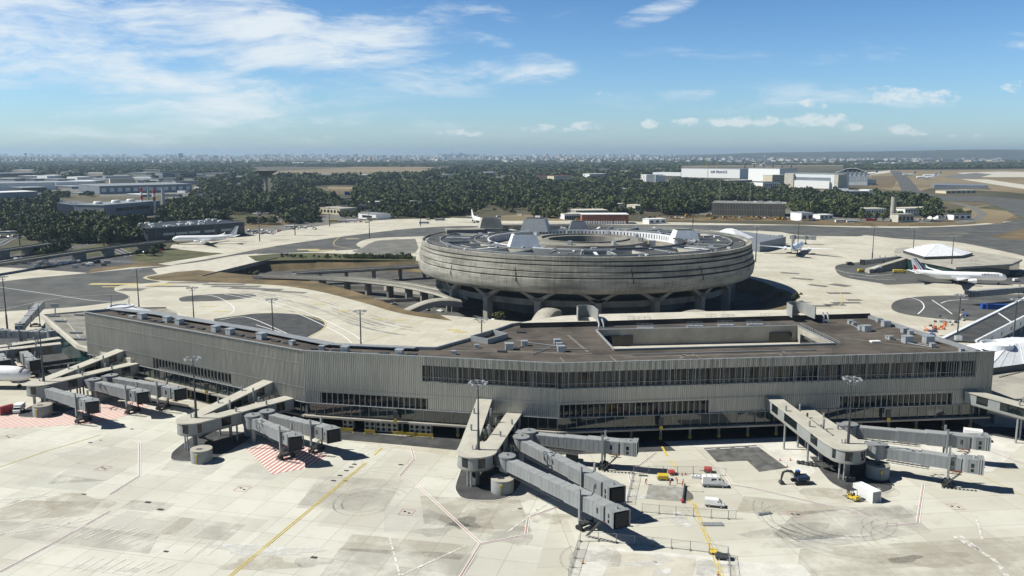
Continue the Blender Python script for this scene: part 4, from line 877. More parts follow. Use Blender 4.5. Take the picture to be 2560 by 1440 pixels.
# ------------------------------------------------------------------ passenger boarding bridges
def jet_bridge(label, p0, p1, zr=7.6, t_col=.74, cab_turn=0.0, ped=True, group='passenger boarding bridges', lite=False):
    p0, p1 = Vector(p0[:2]), Vector(p1[:2]); d = p1 - p0; L_ = d.length; rz = atan2(d.y, d.x)
    u = thing('boarding_bridge', label, 'boarding bridge', (p0.x, p0.y, 0), rz, group)
    B = lambda mb, nm, m, par=u, smooth=False: mb.build(nm, m, par, smooth, world=False)
    zf = zr - 2.9
    mb = MB(); mb.lathe([(0, zf - .4), (1.95, zf - .4), (1.95, zr + .15), (2.12, zr + .17), (2.12, zr + .38), (0, zr + .5)], 20); mb.box((0, 0, zr + .5), (.5, .5, .5)); mb.tube((0, 0, zr + .5), (0, 0, zr + 1.1), .22, .05); B(mb, 'rotunda', M['jet'])
    mb = MB(); mb.bx(-3.4, -1.2, -1.45, 1.45, zf, zr - .1); B(mb, 'entry_section', M['jet'])
    if ped: mb = MB(); mb.tube((0, 0, 0), (0, 0, zf - .3), .65, n=12); B(mb, 'pedestal', M['metal'])
    cuts = [1.4, L_ * .40, L_ * .62, L_ - 3.0] if L_ > 24 else [1.4, L_ * .5, L_ - 3.0]
    prev = None
    for i in range(len(cuts) - 1):
        w = 1.25 + .17 * i; top = zr - .25 + .17 * i; bot = zf - .05 - .1 * i
        mb = MB(); x0 = cuts[i] - (1.0 if i else 0); x1 = cuts[i + 1]
        mb.bx(x0, x1, -w, w, bot, top); n = int((x1 - x0) / 3.2) + 1
        o = B(mb, 'tunnel_section', M['jet'])
        if not lite:
            for k in range(int((x1 - x0) / 1.25)): x = x0 + .6 + k * 1.25; mb.bx(x - .035, x + .035, -w - .03, w + .03, bot + .05, top - .02)
            mb.bx(x0, x1, -w - .05, w + .05, bot - .02, bot + .16)
            o.data.clear_geometry(); o.data.from_pydata(mb.v, [], mb.f); o.data.update()
        r_ = MB(); r_.bx(x0 + .02, x1 - .02, -w + .1, w - .1, top + .003, top + .09)
        for k in range(n + 1): r_.bx(x0 + (x1 - x0) * k / n - .05, x0 + (x1 - x0) * k / n + .05, -w - .04, w + .04, top - .3, top + .12)
        B(r_, 'roof_panel', M['jet_l'], o)
    wl = 1.25 + .17 * (len(cuts) - 2)
    if not lite:
        tr = MB()
        for s in (-.9, .9):
            tr.beam((2, s, zf - .55), (L_ * .55, s, zf - .65), .12, .12); tr.beam((2, s, zf - 1.0), (L_ * .55, s, zf - 1.1), .1, .1)
            for k in range(9): x = 2 + (L_ * .55 - 2) * k / 9; tr.beam((x, s, zf - .55), (x + .9, s, zf - 1.05), .07, .07)
        B(tr, 'cable_tray', M['metal_d'])
    # cab
    cx = L_ - 1.6; ca = cab_turn
    mb = MB(); mb.lathe([(0, zf - .2), (1.75, zf - .2), (1.75, zr + .25), (0, zr + .38)], 16, cx, 0); B(mb, 'cab_drum', M['jet'])
    def C(x, y, z): return (cx + x * cos(ca) - y * sin(ca), x * sin(ca) + y * cos(ca), z)
    mb = MB(); mb.loft([[C(x, -1.75, zf - .25), C(x, 1.75, zf - .25), C(x, 1.75, zr + dz), C(x, -1.75, zr + dz)] for x, dz in ((.2, .3), (2.0, .3))]); cab = B(mb, 'cab', M['jet'])
    mb = MB()
    for x in (2.0, 2.35, 2.7, 3.05):
        k = 1 + (.04 if int(x * 100) % 70 else 0)
    mb.loft([[C(x, -1.85 * k, zf - .25), C(x, 1.85 * k, zf - .25), C(x, 1.85 * k, zr + .5 * k), C(x, -1.85 * k, zr + .5 * k)] for x, k in ((2.0, .98), (2.2, 1.05), (2.45, .98), (2.7, 1.06), (2.95, .98), (3.3, 1.10))], caps=False); B(mb, 'canopy', M['jet'], cab)
    mb = MB(); mb.loft([[C(x, -1.5, zf - .1), C(x, 1.5, zf - .1), C(x, 1.5, zr + .12), C(x, -1.5, zr + .12)] for x in (2.1, 3.15)]); B(mb, 'doorway', M['black'], cab)
    for s in (-1, 1):
        for x0, x1 in ((.55, 1.25),):
            for z0, z1 in ((zf + 1.2, zf + 2.2), (zf + .1, zf + .9)): mb = MB(); mb.quad(C(x0, 1.76 * s, z0), C(x1, 1.76 * s, z0), C(x1, 1.76 * s, z1), C(x0, 1.76 * s, z1)); B(mb, 'window', M['glass'], cab)
        mb = MB(); mb.bx(L_ - 5.2, L_ - 4.6, min(wl * s, (wl + .02) * s), max(wl * s, (wl + .02) * s), zf + .9, zf + 2.1); B(mb, 'window', M['glass'])
    mb = MB(); mb.tube(C(1.2, 0, zr + .3), C(1.2, 0, zr + .95), .28, .12); B(mb, 'beacon', M['metal_l'], cab)
    # lifting column and drive bogie
    x = L_ * t_col; w = wl + .35
    mb = MB()
    for s in (-w, w): mb.box((x, s, (zr + 1.7 + 2.2) / 2), (.5, .38, zr + 1.7 - 2.2))
    mb.beam((x, -w, zf - .5), (x, w, zf - .5), .5, .5); mb.beam((x + .1, -w, zr + .4), (x + 1.4, 0, zr + .2), .15, .15); mb.beam((x + .1, w, zr + .4), (x + 1.4, 0, zr + .2), .15, .15); B(mb, 'lift_column', M['jet'])
    mb = MB()
    for s in (-w, w): mb.box((x, s, 1.8), (.34, .28, 2.4))
    mb.beam((x, -w, .95), (x, w, .95), .9, .5); mb.box((x, 0, 1.25), (1.7, 1.8, .6)); [mb.tube((x + 1.5 * cos(q_), 1.9 * sin(q_), .35), (x + 1.5 * cos(q_ + .6), 1.9 * sin(q_ + .6), .35), .09, n=5) for q_ in [i_ * .6 for i_ in range(11)]]; bog = B(mb, 'drive_bogie', M['metal_d'])
    for s in (-1, 1):
        for q in (-.55, .55): mb = MB(); mb.tube((x + q, s * w - .25, .5), (x + q, s * w + .25, .5), .5, n=12); B(mb, 'wheel', M['black'], bog)
    if not lite:
        mb = MB()
        for k in range(9): mb.box((L_ - 3.2 - k * .42, -wl - 1.0, zf - .3 - k * .5), (.42, .9, .08))
        mb.beam((L_ - 3.0, -wl - .55, zf - .4), (L_ - 6.8, -wl - .55, .2), .08, .22); mb.beam((L_ - 3.0, -wl - 1.45, zf - .4), (L_ - 6.8, -wl - 1.45, .2), .08, .22)
        mb.beam((L_ - 3.0, -wl - 1.45, zf + .7), (L_ - 6.8, -wl - 1.45, 1.3), .06, .06); B(mb, 'service_stair', M['metal_d'])
        mb = MB(); mb.bx(L_ - 5.5, L_ - 2.6, -.9, .9, zf - .75, zf - .35); mb.beam((L_ - 5, .9, zf - .8), (L_ - 3, .9, zf - 1.9), .12, .12); mb.beam((L_ - 3, .9, zf - .8), (L_ - 5, .9, zf - 1.9), .12, .12); mb.beam((L_ - 5.4, .9, zf - 1.9), (L_ - 2.6, .9, zf - 1.9), .12, .14); B(mb, 'underframe', M['orange'])
    return u
Zj = 7.6
JB = [('left bridge with its cab nearest the viewer, over the hatching', (112, 966), (238, 1003), -.5), ('middle bridge of the left walkway, with orange underframe', (236, 950), (362, 980), -.45), ('rear bridge of the left walkway, alongside the facade', (278, 940), (452, 972), -.4),
      ('front bridge of the second walkway, over red and white stripes', (632, 1040), (745, 1090), -.45), ('rear bridge of the second walkway, pointing at the cooling units', (668, 1030), (835, 1072), -.42),
      ('frontmost long bridge of the middle walkway, ending near the fence', (1268, 1142), (1548, 1275), -.22), ('centre bridge of the middle walkway with red cable tray', (1304, 1094), (1538, 1215), -.2), ('short rear bridge of the middle walkway along the undercroft', (1322, 1080), (1578, 1105), .02),
      ('front bridge of the right walkway, casting a long shadow', (2196, 1112), (2440, 1148), .05), ('rear bridge of the right walkway, by the white box truck', (2125, 1062), (2455, 1092), .03)]
for lab, a, b, t in JB: jet_bridge(lab[0].upper() + lab[1:], G(*a, Zj), G(*b, Zj), Zj, cab_turn=t)

# ------------------------------------------------------------------ the round terminal
RT = thing('round_terminal', 'huge round concrete terminal standing on Y-shaped columns', 'terminal', (RC[0], RC[1], 0))
cx0, cy0 = RC
NS = 144
ROTM = M['rot']
def streak_concrete():
    m = bpy.data.materials.new('stained_tier_concrete'); m.use_nodes = True
    T = NT(m.node_tree); b = T.n['Principled BSDF']; b.inputs['Roughness'].default_value = .88; b.inputs['Specular IOR Level'].default_value = .2
    pos = T.node('ShaderNodeNewGeometry').outputs['Position']; s = T.node('ShaderNodeSeparateXYZ'); T.put(s.inputs[0], T.mapv(pos, (1, 1, 1), (0, 0, 0), (-cx0, -cy0, 0)))
    ang = T.m('ARCTAN2', s.outputs[1], s.outputs[0])
    c = T.node('ShaderNodeCombineXYZ'); T.put(c.inputs[0], T.m('MULTIPLY', ang, 96)); T.put(c.inputs[1], s.outputs[2])
    v = c.outputs[0]
    n1 = T.noise(T.mapv(v, (.9, .07, 1)), 1, 5, .7); n2 = T.noise(T.mapv(v, (.05, .3, 1)), 1, 4, .6); n3 = T.noise(T.mapv(v, (.25, 2.2, 1)), 1, 3, .6)
    f = T.m('ADD', T.m('MULTIPLY', n1, .42), T.m('MULTIPLY', n2, .66))
    col = T.mix(T.smooth(f, .40, .70), (.46, .445, .385, 1), (.185, .178, .152, 1))
    line = T.m('GREATER_THAN', T.m('FRACT', T.m('MULTIPLY', s.outputs[2], 1.35)), .80)
    col = T.mix(T.m('MULTIPLY', line, .58), col, (.11, .105, .09, 1))
    col = T.mix(T.m('MULTIPLY', T.smooth(n3, .5, .75), .25), col, (.15, .14, .12, 1))
    vl = T.m('GREATER_THAN', T.m('FRACT', T.m('MULTIPLY', ang, 96 / 7.3)), .985)
    col = T.mix(T.m('MULTIPLY', vl, .5), col, (.10, .095, .085, 1))
    T.put(b.inputs['Base Color'], col); return m
STC = streak_concrete()
tiers = [[(94, 27.9), (97.6, 27.9), (97.7, 29.9), (97.2, 30.0), (96.8, 30.0), (96.8, 28.9), (94.5, 28.9)],
         [(94, 25.75), (97.75, 25.75), (97.7, 27.35), (97.2, 27.4), (94, 27.4)],
         [(94, 22.5), (98.5, 22.45), (98.4, 25.1), (97.8, 25.2), (94, 25.2)],
         [(94, 19.7), (99.1, 19.65), (99.05, 21.8), (98.4, 21.9), (94, 21.9)],
         [(90, 11.2), (96.9, 11.2), (98.2, 11.7), (99.1, 13.2), (99.6, 15.6), (99.8, 18.4), (99.75, 18.95), (98.6, 19.05), (94, 19.05)]]
for i, pr_ in enumerate(tiers):
    mb = MB(); mb.lathe(pr_, NS, cx0, cy0); mb.build('parapet' if i == 0 else 'wall_tier', STC, RT, smooth=True)
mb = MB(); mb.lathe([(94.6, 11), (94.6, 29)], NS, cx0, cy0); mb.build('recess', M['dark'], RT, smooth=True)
mb = MB(); mb.lathe([(93, 11.25), (60, 11.6)], NS, cx0, cy0); mb.lathe([(62, 11.5), (62, -7)], 72, cx0, cy0); mb.build('core_wall', M['conc_d'], RT, smooth=True)
cg = MB(); cg.lathe([(62.4, 6.6), (62.4, 10.2)], 72, cx0, cy0); cg.lathe([(62.5, -.5), (62.5, 2.2)], 72, cx0, cy0); cg.build('core_window', M['glass'], RT, smooth=True)
mb = MB(); mb.lathe([(62, 2.7), (86.2, 2.7), (86.2, 5.9), (85.6, 5.9), (85.6, 3.6), (62, 3.6)], NS, cx0, cy0); mb.build('ring_road', M['conc_d'], RT, smooth=True)
for th in (-81, -115, -58, -30, -140, -165):
    for i, (r, z0, z1) in enumerate(((97.75, 26, 27.4), (98.6, 22.7, 25.2), (99.4, 20, 22.0), (100.25, 16.8, 19.2))):
        a = radians(th + (i - 1.5) * .25); p = rp(r - .1, a); mb = MB(); mb.beam((*p, z0), (*rp(r - .55, a), z1), .45, .3); mb.build('expansion_joint', M['dark'], RT)
# Y columns
for i in range(18):
    a = radians(-90 + 20 * i)
    t = Vector((-sin(a), cos(a))); o_ = Vector((cos(a), sin(a))); c0 = Vector(rp(87.6, a)); mb = MB()
    def cp_(u_, v_, z): q = c0 + t * u_ + o_ * v_; return (q.x, q.y, z)
    mb.loft([[cp_(-1.5, -2.2, z), cp_(1.5, -2.2, z), cp_(1.5, 2.2, z), cp_(-1.5, 2.2, z)] for z in (-7, 5.6)])
    for s in (-1, 1):
        pth = [(0, 5.4, 1.5), (2.6, 6.9, 1.15), (6.5, 9.2, .8), (11.5, 11.35, .55)]
        mb.loft([[cp_(s * u_, -2.0, z - h), cp_(s * u_, 2.0, z - h), cp_(s * u_, 2.0, z + h), cp_(s * u_, -2.0, z + h)] for u_, z, h in pth])
    mb.loft([[cp_(-1.5, -2, 5.4), cp_(1.5, -2, 5.4), cp_(1.5, 2, 5.4), cp_(-1.5, 2, 5.4)], [cp_(-4.2, -2, 7.3), cp_(4.2, -2, 7.3), cp_(4.2, 2, 7.3), cp_(-4.2, 2, 7.3)]])
    mb.build('branching_column', M['conc'], RT)
# roof: rings and radial decks round sunken wells
RD = mat('roof_deck_grey', (.062, .064, .063), .9, var=.3, scale=.12, col2=(.105, .105, .10))
mb = MB(); mb.lathe([(58, 28.95), (66, 28.95)], NS, cx0, cy0); mb.lathe([(86, 28.98), (94.6, 28.98)], NS, cx0, cy0); mb.lathe([(66, 26.0), (86, 26.0)], NS, cx0, cy0)
dk = mb.build('roof_deck', RD, RT, fix=False)
sec = MB(); wl_ = MB(); wt = MB(); bm_ = MB(); plm = MB()
RQ = random.Random(5); NSEC = 30
def arcq(mb, r0, r1, a0, a1, z, n=4):
    for k in range(n):
        b0, b1 = a0 + (a1 - a0) * k / n, a0 + (a1 - a0) * (k + 1) / n
        mb.quad((*rp(r0, b0), z), (*rp(r1, b0), z), (*rp(r1, b1), z), (*rp(r0, b1), z))
def arcw(mb, r, a0, a1, z0, z1, n=4):
    for k in range(n):
        b0, b1 = a0 + (a1 - a0) * k / n, a0 + (a1 - a0) * (k + 1) / n
        mb.quad((*rp(r, b0), z0), (*rp(r, b1), z0), (*rp(r, b1), z1), (*rp(r, b0), z1))
for i in range(NSEC):
    a0, a1 = 2 * pi * i / NSEC, 2 * pi * (i + 1) / NSEC
    well = i % 3 != 0
    if not well: arcq(sec, 66, 86, a0, a1, 28.96)
    else:
        r0, r1 = (70, 84) if i % 3 == 1 else (68, 80)
        arcq(sec, 66, r0, a0, a1, 28.96); arcq(sec, r1, 86, a0, a1, 28.96)
        g0, g1 = a0 + .02, a1 - .02; arcq(sec, r0, r1, a0, g0, 28.96, 1); arcq(sec, r0, r1, g1, a1, 28.96, 1)
        wl_ = MB(); arcw(wl_, r0, g0, g1, 26, 29.3); arcw(wl_, r1, g0, g1, 26, 29.3)
        for g in (g0, g1): wl_.quad((*rp(r0, g), 26), (*rp(r1, g), 26), (*rp(r1, g), 29.3), (*rp(r0, g), 29.3))
        wl_.build('light_well', M['conc_l'] if i % 2 else M['wallg'], RT, fix=False)
    for g in (a0,):
        bm_ = MB(); bm_.beam((*rp(66, g), 29.25), (*rp(87, g), 29.25), .5, .5); bm_.build('roof_beam', M['metal_l'], RT)
    for k in range(3):
        g = a0 + (a1 - a0) * RQ.random(); r = RQ.choice([60, 62, 64.5, 87.5, 89.5, 91.5]) if well else RQ.uniform(60, 92)
        s = RQ.uniform(.6, 2.0); plm = MB(); plm.box((*rp(r, g), 29 + s * .3), (s * RQ.uniform(.7, 2.4), s, s * .6), g); plm.build('roof_plant', RQ.choice([M['metal'], M['metal_l'], M['white']]), RT)
    if i % 4 == 2: wt = MB(); wt.box((*rp(77, a0 + .1), 29.15), (15, 1.6, .3), a0 + .1); wt.build('glazed_strip', M['white'], RT)
sec.build('roof_sector', RD, RT, fix=False)
pb = MB(); pb.lathe([(86.4, 29), (86.4, 29.7), (86.8, 29.7), (86.8, 29)], NS, cx0, cy0); pb.lathe([(65.7, 29), (65.7, 29.6), (66.1, 29.6), (66.1, 29)], NS, cx0, cy0); pb.build('kerb_ring', M['metal'], RT, smooth=True)
rg = MB()
for r, h in ((95.6, 30.0), (93.4, 29.0)):
    for i in range(180):
        a, b = 2 * pi * i / 180, 2 * pi * (i + 1) / 180
        for hh in (.55, 1.1): rg.beam((*rp(r, a), h + hh), (*rp(r, b), h + hh), .09, .09)
        rg.beam((*rp(r, a), h), (*rp(r, a), h + 1.1), .12, .12)
rg.build('railing', M['metal'], RT, fix=False)
for i in range(60):
    a = radians(-52 + i * .9); bk = MB(); bk.box((*rp(97.75, a), 27.6), (.3, .8, .9), a); bk.build('rim_slot', M['dark'], RT)
# inner courtyard: white slotted ring wall, sandy floor, central drum
mb = MB(); mb.lathe([(57.6, 24.5), (57.6, 29.45), (58.3, 29.45), (58.3, 28.9)], NS, cx0, cy0); iw = mb.build('inner_ring_wall', M['roofw'], RT, smooth=True, fix=False)
sl_ = MB()
for i in range(150):
    a = 2 * pi * i / 150; p, q = rp(57.55, a - .006), rp(57.55, a + .006)
    sl_.quad((*p, 26.0), (*q, 26.0), (*q, 28.6), (*p, 28.6))
sl_.build('wall_slot', M['glass'], iw, fix=False)
mb = MB(); mb.lathe([(37, 25.0), (57.6, 25.0)], NS, cx0, cy0); mb.build('courtyard_floor', mat('sandy_floor', (.24, .21, .17), .95, var=.25, scale=.1, col2=(.36, .33, .27)), RT, fix=False)
mb = MB(); mb.lathe([(38, 25), (38, 28.8), (37.2, 29.0), (27, 29.3), (27, 30.1), (25.8, 30.1), (25.8, 29), (21.5, 29), (21.5, 16)], NS, cx0, cy0); mb.build('central_drum', M['conc_d'], RT, smooth=True, fix=False)
mb = MB(); mb.lathe([(0, 17), (21.5, 17)], 48, cx0, cy0); mb.build('central_well', M['dark'], RT, fix=False)
for i in range(16):
    a = radians(-150 + i * 21); r = 41 if i % 2 else 35; s = (2.2, 3.2, 2.6, 3.8)[i % 4]; mb = MB(); p = rp(r, a); mb.box((*p, (25 if r > 38 else 29) + s * .45), (s, s * .9, s * .9), a); mb.build('vent_housing', M['metal_l'] if i % 3 else M['wallg'], RT)
# louvred plant rooms with battered walls
def plant_room(c, w, d, h, rz, m, z=29.0, k=.72):
    mb = MB(); mb.box((c[0], c[1], z + h / 2), (w, d, h), rz, 0, k); o = mb.build('plant_room', m, RT)
    m2 = MB(); m2.box((c[0], c[1], z + h + .15), (w * k * .86, d * k * .86, .3), rz); m2.build('louvre', M['metal_d'], o)
plant_room((6.6, 463.5), 17.5, 13, 7.0, radians(6), M['roofw']); plant_room((104.8, 509), 16.5, 13, 7.2, radians(4), M['roofw'], z=27)
plant_room((15.8, 560), 19, 13, 8.5, radians(-12), M['metal']); plant_room((45, 571), 13, 9, 5.5, 0, M['gclad'])  # first room grey instead of white, its shade put into the wall colour
plant_room((-14.5, 560), 15.5, 13, 6.6, radians(8), M['conc'], z=31.0, k=.78)
mb = MB(); mb.box((-31, 551, 30.1), (25, 15, 2.4), radians(10)); mb.box((-14.5, 561, 30.1), (19, 17, 2.2), radians(8)); mb.build('stair_block', M['conc_d'], RT)
mb = MB(); mb.box((0, 574, 30.6), (24, 12, 3.2), radians(-5)); mb.build('stair_block', M['conc_d'], RT)
# sloping dark ramp roof on the right of the courtyard
mb = MB(); q = [rp(58 + 4 * sin(i * .3), radians(-78 + i * 6)) for i in range(14)]; mb2 = MB()
for a, b in zip(q, q[1:]): mb2.beam((*a, 29.6), (*b, 29.6), 3.2, .7)
mb2.build('ramp_roof', M['metal_d'], RT)

# ------------------------------------------------------------------ viaducts, tunnels and the taxiway bridge over the sunken roads
def viaduct(label, px, z, w, pier_every=4, zb=-7):
    P_ = smoothpts([G(*p, z) for p in px], 6); n = len(P_); c = P_[n // 2]
    u = thing('viaduct', label, 'viaduct', (c[0], c[1], 0))
    dk_ = MB(); PA = {s: MB() for s in (-1, 1)}; RL = {s: MB() for s in (-1, 1)}; nr = []
    for i in range(n):
        t = (Vector(P_[min(i + 1, n - 1)]) - Vector(P_[max(i - 1, 0)])).normalized(); nr.append(Vector((-t.y, t.x)))
    def o(i, s, zz): q = Vector(P_[i]) + nr[i] * s; return (q.x, q.y, zz)
    for i in range(n - 1):
        dk_.loft([[o(j, -w / 2, z - .25), o(j, -w / 2 + 1.4, z - 1.3), o(j, w / 2 - 1.4, z - 1.3), o(j, w / 2, z - .25), o(j, w / 2, z), o(j, -w / 2, z)] for j in (i, i + 1)], caps=i in (0, n - 2))
        for s in (-w / 2, w / 2): PA[1 if s > 0 else -1].loft([[o(j, s - .18, z - .5), o(j, s + .18, z - .5), o(j, s + .18, z + .75), o(j, s - .18, z + .75)] for j in (i, i + 1)])
        for s in (-w / 2, w / 2):
            rl = RL[1 if s > 0 else -1]; rl.beam(o(i, s, z + 1.25), o(i + 1, s, z + 1.25), .16, .2)
            for t in (0, .5):
                a = Vector(o(i, s, z + .7)) * (1 - t) + Vector(o(i + 1, s, z + .7)) * t; rl.beam(a, a + Vector((0, 0, .7)), .35, .35)
    dk_.build('deck', M['asph_g'], u); [b_.build('parapet', M['conc_l'], u) for b_ in PA.values()]; [b_.build('railing', M['conc_l'], u) for b_ in RL.values()]
    for i in range(2, n - 1, pier_every):
        mb = MB(); a = atan2(nr[i].y, nr[i].x); mb.box((P_[i][0], P_[i][1], (z - 1 + zb) / 2), (w * .55, 1.6, z - 1 - zb), a); mb.build('pier', M['conc_d'], u)
    return u
viaduct('curved road viaduct sweeping under the round terminal from the left', [(640, 690), (740, 693), (840, 697), (920, 703), (1000, 712), (1060, 723), (1110, 735), (1150, 750)], 1.5, 8.5)
viaduct('straight road viaduct behind the curved one, with a pale railing', [(735, 684), (800, 679), (900, 674), (1000, 668), (1080, 664)], 1.5, 8.5)
TD = thing('taxiway_bridge', 'wide taxiway bridge over the sunken access road, left of the round terminal', 'bridge', tuple(G(540, 675)))
mb = MB(); q = pxs([(505, 690), (690, 645), (640, 634), (380, 672), (400, 690)]); mb.prism(q, -2.2, .025, 0); mb.build('deck', M['conc_l'], TD)
mb = MB(); a, b = G(505, 690), G(690, 645); mb.beam((a.x + .5, a.y, -.6), (b.x + .5, b.y, -.6), .8, 2.6); mb.build('edge_beam', M['conc_d'], TD)
mb = MB(); m_ = (a + b) / 2; d = (b - a).normalized()
for t in (-.28, .05, .36): p = m_ + d * (b - a).length * t; mb.box((p.x - 6, p.y - 1, -4.6), (12, 1.2, 4.8), atan2(d.y, d.x) + pi / 2)
mb.build('pier', M['conc_d'], TD)
def tunnel(label, px0, px1, z0, z1, r=3.2, bow=3.0):
    a, b = G(*px0, z0), G(*px1, z1); d = (b - a); dh = Vector((d.x, d.y, 0)).normalized(); nn = Vector((-dh.y, dh.x, 0)); u = thing('tunnel_tube', label, 'tunnel', ((a.x + b.x) / 2, (a.y + b.y) / 2, 0), 0, 'concrete tunnel tubes round the round terminal')
    mb = MB(); rings = []
    for i in range(9):
        t = i / 8; c = a + d * t + Vector((0, 0, bow * sin(pi * t)))
        rings.append([tuple(c + nn * r * cos(k * pi / 8) * 1.15 + Vector((0, 0, r * .62 * sin(k * pi / 8) ** .6 if 0 < k < 8 else -1.8))) for k in range(9)])
    mb.loft(rings); mb.build('shell', M['conc'], u, smooth=True)
tunnel('arched concrete tube left of the round terminal, half in the sun', (1012, 783), (1150, 758), -2.5, .5)
tunnel('concrete tube running towards the viewer below the middle columns', (1385, 783), (1345, 815), 2.5, -1, 4.0, 2.5)
tunnel('concrete tube on the right behind the terrace', (1715, 790), (1790, 800), 3.5, -2, 3.2, 2)
# planting and small things in the sunken area
def wall_run(label, pts, h, z, m, w=.5):
    mb = MB(); q = [G(*p, z) for p in pts]
    for a, b in zip(q, q[1:]): mb.beam((a.x, a.y, z + h / 2), (b.x, b.y, z + h / 2), w, h)
    o = mb.build('retaining_wall', m); tag(o, label, 'wall')
wall_run('low retaining wall along the sunken road below the viaducts', [(880, 755), (960, 757), (1050, 752)], 2, -7, M['conc'])
wall_run('long pale wall between the two viaducts', [(830, 722), (960, 725), (1060, 738)], 2.5, -7, M['conc_l'])
mk = MB()
for pts in ([(880, 742), (980, 748), (1060, 752)], [(900, 768), (990, 772), (1080, 775)]): pline(mk, smoothpts([G(*p, -7) for p in pts], 4), .5, -6.97)
struct('road_marking', mk, M['white'])

# ------------------------------------------------------------------ satellites
def ridges(pts, z0, z1, k, u):              # standing seams over the ridges of a tent roof
    c = sum((Vector(p) for p in pts), Vector((0, 0))) / len(pts); n = len(pts)
    for i in range(n):
        for f in (0, .33, .67):
            p = Vector(pts[i]) * (1 - f) + Vector(pts[(i + 1) % n]) * f; q = c + (p - c) * k; mb = MB(); mb.beam((*p, z0 + .05), (*q, z1 + .05), .26 if f == 0 else .10, .10); mb.build('roof_seam', M['roofw'], u)
def frustum(mb, pts, z0, z1, k):
    c = sum((Vector(p) for p in pts), Vector((0, 0))) / len(pts); n = len(pts)
    t = [tuple(c + (Vector(p) - c) * k) for p in pts]
    mb.loft([[(*p, z0) for p in pts], [(*p, z1) for p in t]])
    return c
SA = thing('satellite_building', 'low satellite at the left end with flat brown roof and white tent-like roof light', 'satellite', tuple(G(300, 840)))
q = pxs([(105, 788), (195, 865), (330, 900), (470, 830), (445, 782), (418, 769), (300, 771)], 9.5)
MB().prism(q, 8.0, 9.3).build('roof', M['conc_d'], SA); ed = MB()
for i in range(len(q)): ed.beam((*q[i], 9.2), (*q[(i + 1) % len(q)], 9.2), 1.2, 1.5)
ed.build('roof_edge', M['conc_l'], SA)
MB().prism(inset(q, 3) if False else [tuple(Vector(p) * .97 + (sum((Vector(r_) for r_ in q), Vector((0, 0))) / len(q)) * .03) for p in q], 0, 8.0).build('glass_wall', M['glass_t'], SA)
mb = MB(); pq = pxs([(222, 779), (300, 803), (408, 786), (370, 768), (295, 764), (228, 776)], 11); frustum(mb, pq, 10.0, 13.2, .28); mb.build('tent_roof', M['roofw'], SA); ridges(pq, 10.0, 13.2, .28, SA)
c = sum((Vector(p) for p in pq), Vector((0, 0))) / len(pq); mb = MB(); mb.lathe([(5.2, 12.0), (5.2, 13.8), (4.8, 13.8), (4.8, 13.0), (0, 13.0)], 24, c.x, c.y); mb.build('roof_ring', M['roofw'], SA)
for dx, dy, h in ((-4.6, 1, 5), (4.4, -1, 5), (1.5, 4, 3.5), (-2.5, -4, 3)): mb = MB(); mb.tube((c.x + dx, c.y + dy, 13.4), (c.x + dx, c.y + dy, 13.4 + h), .09); mb.build('aerial', M['metal_d'], SA)
for x, y in ((135, 791), (152, 804), (190, 833), (200, 849), (200, 788)): g = G(x, y, 9.5); mb = MB(); mb.box((g.x, g.y, 9.8), (5, 1, .6), -.1); mb.build('roof_light', M['metal'], SA)
g = G(139, 789, 9.5); mb = MB(); mb.tube(tuple(g), (g.x, g.y, 13), .25); mb.box((g.x, g.y, 14), (3.2, .8, 1.6)); mb.build('camera_post', M['metal'], SA)
sm2 = MB()
for a, b in (((160, 795), (205, 850)), ((178, 815), (213, 818))): strip(sm2, G(*a, 9.5), G(*b, 9.5), .3, 9.32)
sm2.build('roof_seam', M['conc_l'], SA)
SB = thing('satellite_building', 'right-hand satellite with white tent roof beside the end of the terminal', 'satellite', tuple(G(2560, 960)))
q = [tuple(p) for p in pxs([(2430, 905), (2490, 1000), (2760, 985), (2760, 880), (2560, 862), (2440, 868)], 8)]
MB().prism(q, 5.5, 8).build('roof', M['conc'], SB); MB().prism([tuple(Vector(p) * .985 + Vector((160, 260)) * .015) for p in q], 0, 5.5).build('wall', M['gclad'], SB)
mb = MB(); pq = pxs([(2380, 862), (2470, 912), (2560, 900), (2700, 893), (2640, 850), (2500, 846)], 11.5); frustum(mb, pq, 10.2, 15, .30); mb.build('tent_roof', M['roofw'], SB); ridges(pq, 10.2, 15, .30, SB); mb = MB(); frustum(mb, pq, 8, 10.2, 1.0); mb.build('roof_edge', M['metal_d'], SB)
g = G(2492, 862, 14.5); mb = MB(); mb.lathe([(5.2, 13.2), (5.2, 15.2), (4.8, 15.2), (4.8, 14.4), (0, 14.4)], 24, g.x, g.y); mb.build('roof_ring', M['roofw'], SB)
for x, y in ((2395, 850), (2505, 865)): g = G(x, y, 12); mb = MB(); mb.box((g.x, g.y, 12.8), (2.2, 1.6, 1.6)); mb.build('roof_vent', M['metal_l'], SB)
for i in range(11): g = G(2500 + 6 * i, 944 - 1.5 * i, 8); mb = MB(); mb.box((g.x, g.y, 8.15), (.5, .4, .3)); mb.build('roof_stud', M['dark'], SB)
